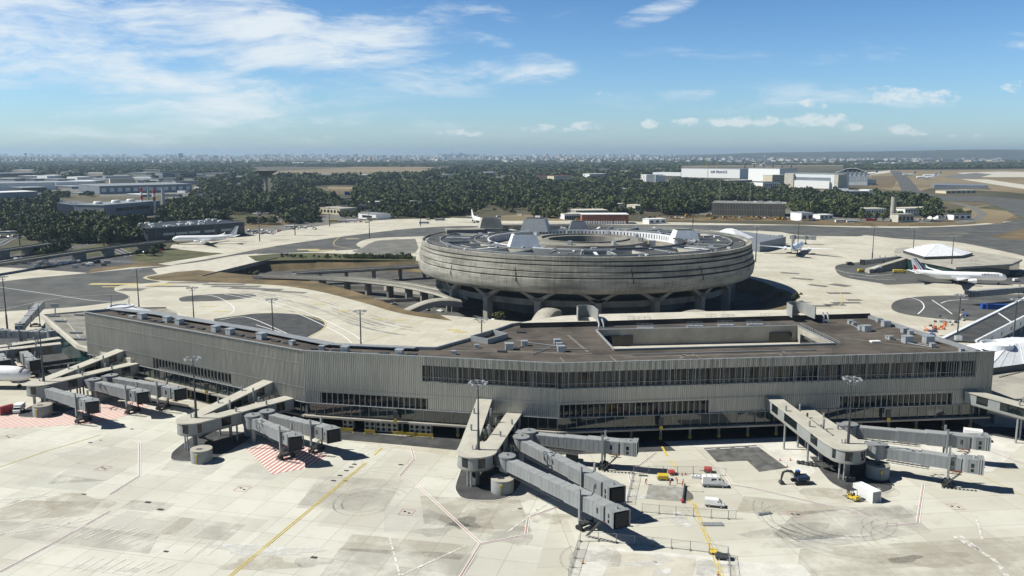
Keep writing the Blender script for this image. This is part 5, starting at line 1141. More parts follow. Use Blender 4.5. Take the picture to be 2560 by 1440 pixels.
# covered gallery with white sides running up to the right edge
GA = thing('covered_gallery', 'long white sided covered gallery with dark roof at the right edge', 'gallery', tuple(G(2480, 830)))
l0, l1, r1, r0 = pxs([(2352, 848), (2640, 706), (2640, 750), (2440, 852)], 8)
MB().prism([l0, r0, r1, l1], 7.0, 7.6).build('roof', M['asph_d'], GA)
mb = MB(); mb.beam((*l0, 7.4), (*l1, 7.4), 1.3, 1.6); mb.beam((*r0, 6.0), (*r1, 6.0), .8, 4.6); mb.build('side_wall', M['roofw'], GA)
for i in range(9):
    t = i / 9 + .05; p = Vector(r0) * (1 - t) + Vector(r1) * t; mb = MB(); mb.box((p.x + .2, p.y - .45, 5.6), (2.2, .3, 1.4), atan2(r1[1] - r0[1], r1[0] - r0[0])); mb.build('side_window', M['glass'], GA)
for i in range(8):
    t = i / 8 + .06; p = Vector(r0) * (1 - t) + Vector(r1) * t; m3 = MB(); m3.box((p.x - 1, p.y + .5, 1.9), (.8, .8, 3.8)); m3.build('column', M['conc'], GA)
mb = MB(); a = Vector(l0) * .6 + Vector(l1) * .4; b = Vector(r0) * .6 + Vector(r1) * .4; mb.beam((*a, 7.65), (*b, 7.65), .7, .12); mb.build('roof_joint', M['roofw'], GA)
# satellite beyond, far right
SD = thing('satellite_building', 'distant satellite behind the airliner on the right, with white tent roof', 'satellite', tuple(G(2400, 680)))
q = pxs([(2235, 632), (2285, 648), (2390, 668), (2530, 660), (2556, 648), (2440, 628), (2300, 616), (2240, 620)], 8.5)
MB().prism(q, 7.2, 8.5).build('roof', M['conc'], SD); MB().prism([tuple(Vector(p) * .97 + (sum((Vector(z) for z in q), Vector((0, 0))) / len(q)) * .03) for p in q], 0, 7.2).build('glass_wall', M['glass_t'], SD)
mb = MB(); pq = pxs([(2258, 624), (2312, 640), (2405, 637), (2432, 630), (2370, 615), (2290, 615)], 11); frustum(mb, pq, 10.5, 15.5, .16); mb.build('tent_roof', M['roofw'], SD); ridges(pq, 10.5, 15.5, .16, SD); mb = MB(); frustum(mb, pq, 8.5, 10.5, 1); mb.build('roof_edge', M['metal_d'], SD)
mb = MB(); a, b = G(2168, 682, 0), G(2290, 645, 6); mb.loft([[(a.x, a.y - 4, 0), (a.x, a.y + 4, 0), (a.x, a.y + 3, 2.5), (a.x, a.y - 3, 2.5)], [(b.x, b.y - 4, 0), (b.x, b.y + 4, 0), (b.x, b.y + 3, 8.4), (b.x, b.y - 3, 8.4)]]); mb.build('sloping_tunnel', M['conc'], SD)
SE = thing('satellite_building', 'small satellite with white pitched roof just behind the round terminal', 'satellite', tuple(G(1860, 600)))
MB().prism(pxs([(1760, 592), (1900, 606), (1965, 592), (1850, 578)], 8), 0, 8).build('body', M['gclad'], SE); mb = MB(); frustum(mb, pxs([(1765, 584), (1850, 592), (1885, 585), (1840, 573), (1790, 573)], 11), 8, 14, .25); mb.build('tent_roof', M['roofw'], SE)
# older walkways and bridges round the outer satellites
walkway('older walkway at the far left leading to the left satellite', [(*G(150, 845, 8.5)[:2], 8.7), (*G(152, 860, 8.0)[:2], 8.4)], tuple(G(-60, 880, 8)[:2]))
OJ = [('old bridge in front of the left satellite, over the parked airliner nose', (42, 862), (82, 905), 7, .2, .8), ('old bridge at the left edge of the picture', (-20, 858), (8, 905), 7, .2, .8), ('old bridge raised towards the apron behind the left satellite', (50, 812), (98, 760), 8, 0, .7),
      ('old grey bridge left of the left satellite', (130, 830), (5, 828), 7, .0, .6), ('old bridge in front of the gallery, far right', (2640, 712), (2425, 730), 7, .0, .4), ('bridge behind the airliner on the right', (2480, 655), (2385, 660), 7, 0, .5), ('bridge left of the distant satellite', (2250, 640), (2160, 652), 7, 0, .5),
      ('bridge at the nose of the blue-tailed airliner', (1985, 590), (2035, 592), 7, 0, .6), ('bridge left of the blue-tailed airliner', (1900, 596), (1950, 590), 7, 0, .6)]
for lab, a, b, z, t, tc in OJ: jet_bridge(lab[0].upper() + lab[1:], G(*a, z), G(*b, z), z + .4, tc, t, True, 'old boarding bridges at the satellites', True)

# ------------------------------------------------------------------ floodlight masts
def light_mast(label, x, y, z0, z1, r=.26, big_=True):
    u = thing('light_mast', label, 'light mast', (x, y, z0), 0, 'floodlight masts')
    mb = MB(); mb.tube((x, y, z0), (x, y, z0 + (z1 - z0) * .3), r * 1.5, r * 1.3, 10); mb.tube((x, y, z0 + (z1 - z0) * .3), (x, y, z1), r, r * .6, 8); mb.build('pole', M['metal_d'], u)
    mb = MB(); m2 = MB(); n = 12; R_ = 1.9
    for i in range(n):
        a, b = 2 * pi * i / n, 2 * pi * (i + 1) / n
        mb.beam((x + R_ * cos(a), y + R_ * sin(a), z1), (x + R_ * cos(b), y + R_ * sin(b), z1), .12, .12); m2.beam((x + R_ * .6 * cos(a), y + R_ * .6 * sin(a), z1 - 1.2), (x + R_ * .6 * cos(b), y + R_ * .6 * sin(b), z1 - 1.2), .1, .1)
        if i % 3 == 0: mb.beam((x, y, z1), (x + R_ * cos(a), y + R_ * sin(a), z1), .1, .1)
    mb.build('head_ring', M['metal'], u); m2.build('maintenance_ring', M['metal'], u)
    for i in range(8):
        a = 2 * pi * i / 8 + .2; mb = MB(); mb.box((x + 2.1 * cos(a), y + 2.1 * sin(a), z1 - .1), (.6, .5, .35), a); mb.build('floodlight', M['metal_l'], u)
def mast_px(label, hx, hy, h=25.0, r=.30): g = G(hx, hy, h); light_mast(label, g.x, g.y, 0, h, r)
for lab, x, y in (('mast at the left edge, tallest in the picture', 6, 692), ('mast behind the left end of the terminal', 341, 674), ('mast behind the left wing, first from the left of three by the kerb', 480, 719), ('mast behind the left wing, middle of three by the kerb', 679, 748), ('mast behind the left wing, right one of three by the kerb', 900, 777),
                  ('short looking mast behind the roof corner, below the round terminal', 1204, 797), ('mast at the right edge beside the covered gallery', 2543, 748), ('mast in the far right asphalt island', 2402, 737)): mast_px(lab[0].upper() + lab[1:], x, y)
for lab, x, y in (('mast left of the distant satellite roof', 2186, 567), ('mast behind the distant satellite roof', 2287, 570), ('mast in front of the distant satellite', 2385, 590), ('mast beside the blue-tailed airliner', 1998, 552), ('mast right of the white airliner, by the dark hangar', 535, 527), ('mast left of the white airliner', 387, 540), ('mast among the carts at the far left', 43, 537), ('mast at the end of the dark hangar', 646, 530),
                  ('mast by the parked buses left of the round terminal', 822, 505), ('mast on the upper apron in front of the cream building', 735, 520), ('mast near the low white building', 922, 525), ('mast by the trees on the upper apron', 1050, 505), ('mast behind the round terminal roof', 1732, 545), ('mast by the yellow machines', 1735, 500), ('mast behind the grey roofed block', 1333, 505), ('mast right of the round terminal, far side', 1893, 565)): mast_px(lab[0].upper() + lab[1:], x, y, 27, .32)
for lab, c, zt in (('mast standing on the left walkway', HUB[0], 25.2), ('mast standing on the second walkway', HUB[1], 25.2), ('mast standing on the middle walkway', HUB[2], 25.4), ('mast standing on the right walkway', HUB[3], 25.2)): light_mast(lab[0].upper() + lab[1:], c[0] + .4, c[1] + .6, 8.4, zt, .24)

# ------------------------------------------------------------------ lettering
def text_mesh(name, body, size, m, par, loc, rot, space=1.0, bold=0.0):
    cu = bpy.data.curves.new(name, 'FONT'); cu.body = body; cu.size = size; cu.align_x = 'CENTER'; cu.align_y = 'CENTER'; cu.space_character = space; cu.offset = bold; cu.extrude = .01
    t = bpy.data.objects.new(name + '_curve', cu); COL.objects.link(t)
    me = bpy.data.meshes.new_from_object(t.evaluated_get(bpy.context.evaluated_depsgraph_get()))
    bpy.data.objects.remove(t); bpy.data.curves.remove(cu)
    me.name = name; me.materials.clear(); me.materials.append(m)
    o = bpy.data.objects.new(name, me); COL.objects.link(o); o.parent = par; o.location = loc; o.rotation_euler = rot
    return o
# ------------------------------------------------------------------ airliners
PW = mat('aircraft_white', (.88, .88, .88), .28, var=.02, scale=.2, spec=.5); PG = mat('aircraft_grey', (.42, .44, .46), .35, .1, .04, .3); PN = mat('livery_navy', (.015, .03, .11), .35, var=0); PR_ = mat('livery_red', (.50, .03, .05), .35, var=0)
PB = mat('aircraft_blue_white', (.70, .77, .86), .3, var=.03, scale=.2)
def airliner(label, c, rz, L_=58.8, span=60.3, four=False, stripes=True, name_text=None, body=None, cat='airliner'):
    u = thing('airliner', label, cat, (c[0], c[1], 0), rz, 'parked airliners'); body = body or PW
    k = L_ / 58.8; R_ = 2.82 * k; zc = 5.4 * k
    B = lambda mb, nm, m, par=u, sm=True: mb.build(nm, m, par, sm, world=False)
    prof = [(-.5, .10, 1.15), (-.47, .22, 1.02), (-.40, .48, .72), (-.31, .78, .34), (-.22, .96, .08), (-.12, 1, 0), (.36, 1, 0), (.41, .97, -.03), (.45, .84, -.10), (.475, .66, -.18), (.49, .42, -.24), (.499, .12, -.28)]
    mb = MB(); mb.loft([[(x * L_, R_ * r * cos(a), zc + dz * R_ + R_ * r * sin(a)) for a in [2 * pi * i / 20 for i in range(20)]] for x, r, dz in prof]); fu = B(mb, 'fuselage', body)
    for s in (-1, 1):
        mb = MB(); y = s * R_ * .997; mb.quad((-.34 * L_, y, zc + .42 * k), (.40 * L_, y, zc + .42 * k), (.40 * L_, y * .978, zc + .62 * k), (-.34 * L_, y * .978, zc + .62 * k)); mb.build('window_band', PG, fu, world=False, fix=False)
    mb = MB(); f_ = .4545
    mb.loft([[(x * L_, R_ * r * 1.012 * cos(a), zc + dz * R_ + R_ * r * 1.012 * sin(a)) for a in [radians(28 + 124 * i / 8) for i in range(9)]] for x, r, dz in ((.447, .845, -.095), (.461, .765, -.135))], caps=False); mb.build('cockpit_window', M['black'], fu, world=False, fix=False)
    zw = zc - 1.5 * k; h = span / 2
    for s in (-1, 1):
        mb = MB(); st = [(1.8 * k, 7.0 * k, -5.5 * k, zw, 1.1), (9.2 * k, 2.2 * k, -5.2 * k, zw + .8 * k, .75), (h * .985, -9.5 * k, -12.2 * k, zw + 2.5 * k, .28), (h, -10.6 * k, -12.4 * k, zw + 2.9 * k, .2)]
        mb.loft([[(xl, s * y, z), ((xl * .6 + xt * .4), s * y, z + t * k * .55), (xt, s * y, z + .1), ((xl * .6 + xt * .4), s * y, z - t * k * .45)] for y, xl, xt, z, t in st]); w = B(mb, 'wing', PW)
        mb = MB(); mb.loft([[(-10.8 * k, s * h, zw + 2.9 * k), (-12.4 * k, s * h, zw + 2.9 * k), (-12.4 * k, s * (h - .1), zw + 3.0 * k)], [(-12.2 * k, s * (h + .5), zw + 4.6 * k), (-12.8 * k, s * (h + .5), zw + 4.6 * k), (-12.8 * k, s * (h + .42), zw + 4.6 * k)]]); B(mb, 'winglet', PW, w)
        for (ey, ex) in ((9.4, 5.5), (19.5, -2.5))[:2 if four else 1]:
            mb = MB(); ez = zw - .9 * k + ey * .04; r0 = (1.65 if not four else 1.3) * k
            mb.loft([[(ex * k + dx * k, s * ey * k + r0 * r * cos(a), ez + r0 * r * sin(a)) for a in [2 * pi * i / 16 for i in range(16)]] for dx, r in ((2.4, .82), (2.2, .96), (1.0, 1.0), (-1.2, .86), (-2.6, .6), (-2.6, .40), (-3.6, .12))]); en = B(mb, 'engine', PW)
            mb = MB(); mb.tube((ex * k + 2.42 * k, s * ey * k, ez), (ex * k + 2.0 * k, s * ey * k, ez), r0 * .78, n=16); B(mb, 'engine_intake', M['black'], en)
            mb = MB(); mb.loft([[(ex * k + 1 * k, s * ey * k - .15, ez + r0 * .9), (ex * k - 3 * k, s * ey * k - .15, ez + r0 * .5), (ex * k - 3 * k, s * ey * k + .15, ez + r0 * .5), (ex * k + 1 * k, s * ey * k + .15, ez + r0 * .9)], [(ex * k - 1.0 * k, s * ey * k - .15, zw + .75 * k), (ex * k - 5 * k, s * ey * k - .15, zw + .6 * k), (ex * k - 5 * k, s * ey * k + .15, zw + .6 * k), (ex * k - 1 * k, s * ey * k + .15, zw + .75 * k)]]); B(mb, 'pylon', PG, en)
        mb = MB(); xt = -.43 * L_; mb.loft([[(xt + 4 * k, s * .8 * k, zc + 1.2 * k), (xt, s * .8 * k, zc + 1.55 * k), (xt - 2 * k, s * .8 * k, zc + 1.25 * k), (xt, s * .8 * k, zc + .95 * k)], [(xt - 3.6 * k, s * 9.6 * k, zc + 2.0 * k), (xt - 4.4 * k, s * 9.6 * k, zc + 2.1 * k), (xt - 5.4 * k, s * 9.6 * k, zc + 2.0 * k), (xt - 4.4 * k, s * 9.6 * k, zc + 1.9 * k)]]); B(mb, 'tailplane', PW)
    zf = zc + 2.3 * k; zt = zf + 9.0 * k; xb = -.33 * L_
    def fin(x0, x1, t0, t1, th, nm, m, par): # slice of the fin between leading fractions
        mb = MB()
        A = lambda f: (xb - 9.0 * k * f, zf - (.2 if f < .9 else 0)); Bp = lambda f: (xb - 8.2 * k - 3.6 * k * f, zt)
        lo = [A(x0), A(x1)]; hi = [Bp(x0), Bp(x1)]
        mb.loft([[(lo[0][0], -th * .5, lo[0][1]), (lo[1][0], -th, lo[1][1]), (lo[1][0], th, lo[1][1]), (lo[0][0], th * .5, lo[0][1])], [(hi[0][0], -th * .3, hi[0][1]), (hi[1][0], -th * .4, hi[1][1]), (hi[1][0], th * .4, hi[1][1]), (hi[0][0], th * .3, hi[0][1])]])
        return B(mb, nm, m, par, False)
    tf = fin(0, 1, 0, 1, .22, 'tail_fin', body if stripes != 'blue' else PN, u)
    if stripes is True:
        for a, b in ((.02, .26), (.34, .46), (.54, .62)): fin(a, b, 0, 1, .235, 'tail_stripe', PN, tf)
        mb = MB()
        for s in (-1, 1) if name_text else ():
            y = s * .25; A = lambda f, t: (xb - 9 * k * f + (-8.2 * k - 3.6 * k * f + 9 * k * f) * t, y, zf + (zt - zf) * t); mb.quad(A(.68, 0), A(.98, 0), A(.9, .52), A(.74, .42))
        if name_text: B(mb, 'tail_stripe', PR_, tf, False)
    for x, y in ((.42, 0), (-.03, 3.6), (-.03, -3.6)):
        mb = MB(); mb.tube((x * L_, y * k, zc - 2 * k), (x * L_, y * k, .6 * k), .22 * k); g = B(mb, 'landing_gear', PG)
        for dx in ((-.8, .8) if y else (0,)):
            for dy in (-.5, .5): mb = MB(); mb.tube((x * L_ + dx * k, (y + dy) * k - .2, .62 * k), (x * L_ + dx * k, (y + dy) * k + .2, .62 * k), .62 * k, n=10); B(mb, 'wheel', M['black'], g)
    if name_text: text_mesh('airline_name', name_text, 2.0 * k, PN, fu, (.31 * L_, -R_ * .87 - .12, zc + 1.5 * k), (radians(62), 0, 0), 1.05, .02)
    return u
a, b = G(2288, 706), G(2518, 712)
airliner('white airliner with striped tail parked at the right, nose to the right', G(2396, 709), atan2((b - a).y, (b - a).x), 54.6, 58, False, True, 'AIRFRANCE')
a, b = G(437, 612), G(588, 608)
airliner('white four engined airliner with striped tail beside the dark hangar on the left', ((a + b) / 2), radians(180 + 8), 56, 58, True, True)
airliner('pale blue and white airliner seen from behind, right of the round terminal', G(1990, 634), radians(64), 59, 60, False, True, None, PB)
airliner('white airliner mostly hidden behind the round terminal, its tail fin showing', G(1193, 556), radians(-72), 48, 54, False, False)
airliner('white wide body at the left edge, only its nose in the picture', G(-118, 968), radians(-2), 56, 50, False, False)
airliner('distant white airliner at the maintenance stands, front one of two', G(2316, 448), radians(188), 72, 60, True, True); airliner('distant white airliner at the maintenance stands, rear one of two', G(2330, 443), radians(190), 70, 60, True, True)
airliner('distant airliner with dark tail beside the last hangar', G(2172, 437), radians(160), 62, 60, False, 'blue'); airliner('distant airliner with dark tail across the far taxiway', G(2272, 440), radians(200), 60, 60, False, 'blue')

# ------------------------------------------------------------------ road vehicles and airport equipment
def vprof(mb, prof, w, taper=.92, m=0):    # side outline (x,z) swept across the width, upper part narrowed
    zmax = max(p[1] for p in prof); zmid = zmax * .55
    def k(z): return 1 if z < zmid else 1 - (1 - taper) * (z - zmid) / (zmax - zmid)
    L_ = [(x, -w / 2 * k(z), z) for x, z in prof]; R_ = [(x, w / 2 * k(z), z) for x, z in prof]; n = len(prof)
    mb.add(L_ + R_, [(i, (i + 1) % n, (i + 1) % n + n, i + n) for i in range(n)])
    tri = tessellate_polygon([[Vector((x, z, 0)) for x, z in prof]])
    mb.add(L_, [tuple(t) for t in tri]); mb.add(R_, [tuple(t) for t in tri])
def wheels(u, xs, y, r, w=.22):
    for x in xs:
        for s in (-1, 1):
            mb = MB(); mb.tube((x, s * (y - w), r), (x, s * (y + .02), r), r, n=12); o = mb.build('wheel', M['black'], u, world=False)
            mb = MB(); mb.tube((x, s * y, r), (x, s * (y + .03), r), r * .55, n=8); mb.build('rim', M['metal_l'], o, world=False)
def side_panel(mb, pts, y, k=.93):
    for s in (-1, 1): mb.add([(x, s * y, z) for x, z in pts], [tuple(range(len(pts)))])
def panes(u, m, pts, y, nm='window'):
    for s in (-1, 1): mb = MB(); mb.add([(x, s * y, z) for x, z in pts], [tuple(range(len(pts)))]); mb.build(nm, m, u, world=False)
def van(label, c, rz, L_=5.9, w=2.0, h=2.6, m=None, cargo=False, group=None):
    u = thing('van', label, 'van', (c[0], c[1], 0), rz, group); B = lambda mb, nm, mm, par=u: mb.build(nm, mm, par, world=False); m = m or M['white']
    a = L_ / 2
    prof = [(-a, .35), (-a, h * .95), (-a + .15, h), (a * .30, h), (a * .42, h * .96), (a * .70, h * .56), (a * .94, h * .46), (a, h * .36), (a, .35)]
    mb = MB(); vprof(mb, prof, w, .86); b = B(mb, 'body', m)
    panes(b, M['glass'], [(a * .28, h * .54), (a * .60, h * .54), (a * .40, h * .88), (a * .28, h * .88)], w * .474)
    if not cargo: panes(b, M['glass'], [(-a * .30, h * .55), (a * .10, h * .55), (a * .10, h * .86), (-a * .30, h * .86)], w * .474)
    mb = MB(); mb.quad((a * .43, -w * .40, h * .95), (a * .43, w * .40, h * .95), (a * .71, w * .44, h * .575), (a * .71, -w * .44, h * .575)); B(mb, 'windscreen', M['glass'], b)
    mb = MB(); mb.bx(-a - .02, a + .03, -w / 2 - .01, w / 2 + .01, .36, .62); B(mb, 'bumper', M['metal_d'], b)
    for s in (-.36, .36): mb = MB(); mb.box((a * .985, s * w, h * .37), (.12, .34, .18)); B(mb, 'headlight', M['metal_l'], b)
    if L_ > 5:
        panes(b, M['metal_d'], [(-a * .98, h * .28), (a * .5, h * .28), (a * .5, h * .33), (-a * .98, h * .33)], w * .504, 'trim_strip')
        for x in (-.6, -.15, .3): mb = MB(); mb.box((a * x - .3, 0, h + .05), (.12, w * .75, .1)); B(mb, 'roof_bar', M['metal_l'], b)
    wheels(u, (-a * .58, a * .62), w / 2, .36); return u
CARC = [('white', M['white']), ('silver', M['metal_l']), ('dark grey', M['metal_d']), ('black', M['black']), ('red', M['red']), ('blue', M['blue'])]
def car(label, c, rz, m, group): 
    u = thing('parked_car', label, 'car', (c[0], c[1], c[2] if len(c) > 2 else 0), rz, group); B = lambda mb, nm, mm, par=u: mb.build(nm, mm, par, world=False)
    mb = MB(); vprof(mb, [(-2.15, .3), (-2.15, .85), (-1.5, .95), (-1.1, 1.42), (.35, 1.42), (1.0, .95), (2.0, .8), (2.15, .6), (2.15, .3)], 1.78, .80)
    for x in (-1.35, 1.35):
        for s in (-1, 1): mb.tube((x, s * .70, .32), (x, s * .9, .32), .32, n=8, m=1)
    o = B(mb, 'body', [m, M['black']])
    panes(u, M['glass'], [(-1.3, .98), (.85, .98), (.3, 1.36), (-1.05, 1.36)], .80); mb = MB(); mb.quad((.37, -.66, 1.41), (.37, .66, 1.41), (1.0, .74, .98), (1.0, -.74, .98)); B(mb, 'windscreen', M['glass']); return u
def box_truck(label, c, rz, m=None, cab=None, L_=7, h=3.2, group=None, name='truck'):
    u = thing(name, label, 'truck', (c[0], c[1], 0), rz, group); B = lambda mb, nm, mm, par=u: mb.build(nm, mm, par, world=False); a = L_ / 2
    mb = MB(); mb.bx(-a, a * .45, -1.2, 1.2, .9, h); B(mb, 'cargo_box', m or M['white'])
    mb = MB(); vprof(mb, [(a * .48, .4), (a * .48, h * .75), (a * .72, h * .75), (a * .88, h * .5), (a, h * .44), (a, .4)], 2.1, .9); cb = B(mb, 'cab', cab or M['white'])
    panes(cb, M['glass'], [(a * .58, h * .48), (a * .84, h * .48), (a * .72, h * .7), (a * .58, h * .7)], 1.02); mb = MB(); mb.quad((a * .735, -.9, h * .73), (a * .735, .9, h * .73), (a * .89, .98, h * .51), (a * .89, -.98, h * .51)); B(mb, 'windscreen', M['glass'], cb)
    mb = MB(); mb.bx(-a, a * .9, -.5, .5, .5, .9); B(mb, 'chassis', M['metal_d']); wheels(u, (-a * .6, a * .68), 1.1, .42); return u
van('white crew van parked above the small white van, facing right', G(1786, 1216), radians(-6), 5.9, 2.05, 2.7)
van('small white delivery van below the crew van, facing right', G(1787, 1266), radians(-14), 4.4, 1.85, 1.85, cargo=True)
box_truck('white box truck behind the right-hand boarding bridge', G(2440, 1100), radians(-24), L_=6.5, h=3.0)
box_truck('white service truck beside the red cart at the left edge', G(48, 1030), radians(-80), L_=4.4, h=2.6, cab=M['white'])
# red equipment cart
def cart(label, c, rz, m, L_=3.4, h=2.2, name='equipment_cart'):
    u = thing(name, label, 'cart', (c[0], c[1], 0), rz); mb = MB(); mb.loft([[(x, -.9, .45), (x, .9, .45), (x, .9, h - dz), (x, .55, h), (x, -.55, h), (x, -.9, h - dz)] for x, dz in ((-L_ / 2, .25), (L_ / 2, .25))]); mb.build('housing', m, u, world=False)
    mb = MB(); mb.bx(-L_ / 2 - .1, L_ / 2 + .1, -.8, .8, .32, .48); mb.beam((L_ / 2, 0, .4), (L_ / 2 + 1.2, 0, .3), .1, .1); mb.build('chassis', M['metal_d'], u, world=False); wheels(u, (-L_ * .3, L_ * .3), .85, .28); return u
cart('red covered cart at the left edge of the apron', G(16, 1034), radians(60), mat('maroon_paint', (.26, .035, .045), .5, var=.1, scale=1), 4.2, 2.6)
cart('yellow compressor on wheels behind the workers', G(1657, 1199), radians(-4), M['yel_m'], 2.6, 1.5); cart('small dark red generator behind the compressor', G(1679, 1186), radians(10), M['red'], 1.3, 1.1)
cart('red pump trailer near the back of the fenced site', G(1770, 1180), radians(170), M['red'], 1.9, 1.3); cart('dark lighting trailer with green cover by the yellow line', G(1807, 1397), radians(-8), M['metal_d'], 2.8, 1.0)
cart('yellow hand winch beside the yellow line, lower enclosure', G(1783, 1383), radians(-15), M['yellow'], 1.4, .8)
cart('grey tank trailer under the middle walkway bridges', G(1430, 1150), radians(0), M['metal_d'], 3.2, 1.6)
# excavator
def excavator(c, rz):
    u = thing('excavator', 'dark blue crawler excavator with folded arm in front of the right walkway', 'excavator', (c[0], c[1], 0), rz); B = lambda mb, nm, mm, par=u: mb.build(nm, mm, par, world=False)
    for s in (-1, 1):
        mb = MB(); mb.loft([[(x, s * 1.25 + y, z) for x, z in ((-1.9, .45), (-1.6, .05), (1.6, .05), (1.9, .45), (1.6, .85), (-1.6, .85))] for y in (-.3, .3)]); B(mb, 'track', M['black'])
    mb = MB(); mb.bx(-1.9, 1.1, -1.25, 1.25, 1.05, 2.0); mb.box((0, 0, .9), (1.4, 1.4, .5)); b = B(mb, 'upper_body', mat('navy_machine_paint', (.012, .03, .075), .45, var=.1, scale=2))
    mb = MB(); mb.loft([[(-.1, -1.2, 2.0), (1.1, -1.2, 2.0), (1.1, -.2, 2.0), (-.1, -.2, 2.0)], [(-.05, -1.15, 2.95), (.75, -1.15, 2.95), (.75, -.25, 2.95), (-.05, -.25, 2.95)]]); B(mb, 'cab', M['glass'], b); mb = MB(); mb.bx(-.1, .8, -1.2, -.2, 2.95, 3.05); B(mb, 'cab_roof', M['blue'], b)
    mb = MB(); mb.loft([[(x, -.18, z - h), (x, .18, z - h), (x, .18, z + h), (x, -.18, z + h)] for x, z, h in ((1.0, 1.7, .25), (2.2, 3.1, .32), (3.5, 3.35, .25), (4.6, 3.0, .15))]); B(mb, 'boom', M['metal_d'])
    mb = MB(); mb.loft([[(x - h, -.15, z), (x - h, .15, z), (x + h, .15, z), (x + h, -.15, z)] for x, z, h in ((4.4, 3.2, .26), (4.75, 2.0, .22), (4.9, .9, .14))]); B(mb, 'stick', M['metal_d'])
    mb = MB(); vprof(mb, [(4.3, .75), (5.1, .95), (5.4, .3), (4.9, .05), (4.2, .15)], 1.2, 1); B(mb, 'bucket', M['metal_d']); mb = MB(); mb.tube((1.3, 0, 1.5), (2.6, 0, 2.7), .09); mb.tube((2.6, 0, 3.5), (4.3, 0, 3.4), .08); B(mb, 'hydraulic_ram', M['metal_l'])
excavator(G(2000, 1208), radians(186))
def forklift(c, rz):
    u = thing('forklift', 'yellow forklift with dark cage beside the white container', 'forklift', (c[0], c[1], 0), rz); B = lambda mb, nm, mm, par=u: mb.build(nm, mm, par, world=False)
    mb = MB(); vprof(mb, [(-1.7, .4), (-1.7, 1.25), (-.9, 1.3), (-.7, .8), (.5, .8), (.7, 1.1), (1.0, 1.1), (1.0, .4)], 1.5, .95); B(mb, 'body', M['yel_m'])
    mb = MB()
    for x, y in ((-.85, -.6), (-.85, .6), (.65, -.6), (.65, .6)): mb.beam((x, y, 1.0), (x * .9, y, 2.5), .1, .1)
    mb.bx(-.8, .65, -.65, .65, 2.45, 2.55); B(mb, 'cage', M['metal_d'])
    mb = MB()
    for y in (-.35, .35): mb.beam((1.2, y, .1), (1.2, y, 3.2), .14, .14); mb.beam((1.2, y, .2), (2.5, y, .15), .14, .08)
    for z in (.6, 1.6, 3.1): mb.beam((1.2, -.4, z), (1.2, .4, z), .12, .12)
    B(mb, 'mast', M['metal_d']); wheels(u, (-1.1, .8), .75, .4); mb = MB(); mb.box((-.25, 0, 1.05), (.6, .6, .3)); mb.box((-.5, 0, 1.4), (.15, .6, .6)); B(mb, 'seat', M['black'])
forklift(G(2130, 1248), radians(115))
def container(label, c, rz, L_, w, h, m, name='shipping_container', z=0):
    u = thing(name, label, 'container', (c[0], c[1], z), rz); mb = MB(); n = int(L_ / .3)
    for s in (-1, 1):
        for i in range(n): x0 = -L_ / 2 + L_ * i / n; mb.bx(x0, x0 + L_ / n * .5, s * w / 2 - .03, s * w / 2 + .03, .15, h - .12)
    mb.bx(-L_ / 2, L_ / 2, -w / 2 + .02, w / 2 - .02, .1, h - .02); mb.build('body', m, u, world=False)
    fr = MB()
    for x in (-L_ / 2, L_ / 2):
        for y in (-w / 2, w / 2): fr.bx(x - .08, x + .08, y - .08, y + .08, 0, h + .03)
        for z_ in (.12, h): fr.beam((x, -w / 2, z_), (x, w / 2, z_), .14, .16)
    for y in (-w / 2, w / 2):
        for z_ in (.12, h): fr.beam((-L_ / 2, y, z_), (L_ / 2, y, z_), .14, .16)
    fr.build('frame', m, u, world=False); d = MB()
    for y in (-w * .25, w * .25): d.bx(-L_ / 2 - .04, -L_ / 2 - .01, y - w * .22, y + w * .22, .25, h - .15)
    for y in (-w * .38, -w * .1, w * .1, w * .38): d.tube((-L_ / 2 - .07, y, .25), (-L_ / 2 - .07, y, h - .15), .035, n=6)
    d.build('door', M['metal'] if m is M['white'] else m, u, world=False); return u
container('white shipping container beside the yellow forklift', G(2166, 1244), radians(112), 6.0, 2.45, 2.6, M['white'])
container('blue containers stacked by the covered gallery, right one', G(2495, 773), radians(-4), 12, 2.6, 2.6, M['blue']); container('blue container by the covered gallery, left one with orange end', G(2468, 772), radians(-4), 6, 2.6, 2.6, M['blue'])
# low steel plates, pallets and beams lying about
def plate(label, c, rz, L_, w, h, m, name):
    u = MB(); ex, ey = Vector((cos(rz), sin(rz), 0)), Vector((-sin(rz), cos(rz), 0)); p = Vector((c[0], c[1], h / 2))
    u.beam(p - ex * L_ / 2, p + ex * L_ / 2, w, h)
    for k in (-.4, 0, .4): q = p + ex * L_ * k + Vector((0, 0, h * .6)); u.beam(q - ey * w * .45, q + ey * w * .45, .2, h * .3)
    o = u.build(name, m); return tag(o, label, name.replace('_', ' '))
plate('grey steel grating lying below the small white van', G(1781, 1312), 0, 4.6, 1.6, .25, M['metal'], 'steel_grating'); plate('grey steel beam lying alone on the right part of the apron', G(1910, 1286), radians(18), 3.2, .7, .5, M['metal'], 'steel_beam')
plate('dark pile of straps lying left of the workers', G(1608, 1190), radians(-8), 2.2, .5, .2, M['metal_d'], 'strap_pile'); plate('pale boards lying right of the wet concrete', G(1742, 1228), radians(-8), 3, .8, .12, M['conc_l'], 'board_stack'); plate('white folding table left of the crew van', G(1740, 1196), radians(-10), 2.2, .9, .75, M['roofw'], 'work_table')
plate('metal frames lying right of the container, nearer one', G(2190, 1225), radians(20), 2.6, 1.1, .2, M['metal'], 'steel_grille'); plate('metal frames lying right of the container, farther one', G(2222, 1212), radians(-15), 2.2, 1.0, .2, M['metal_d'], 'steel_grille')
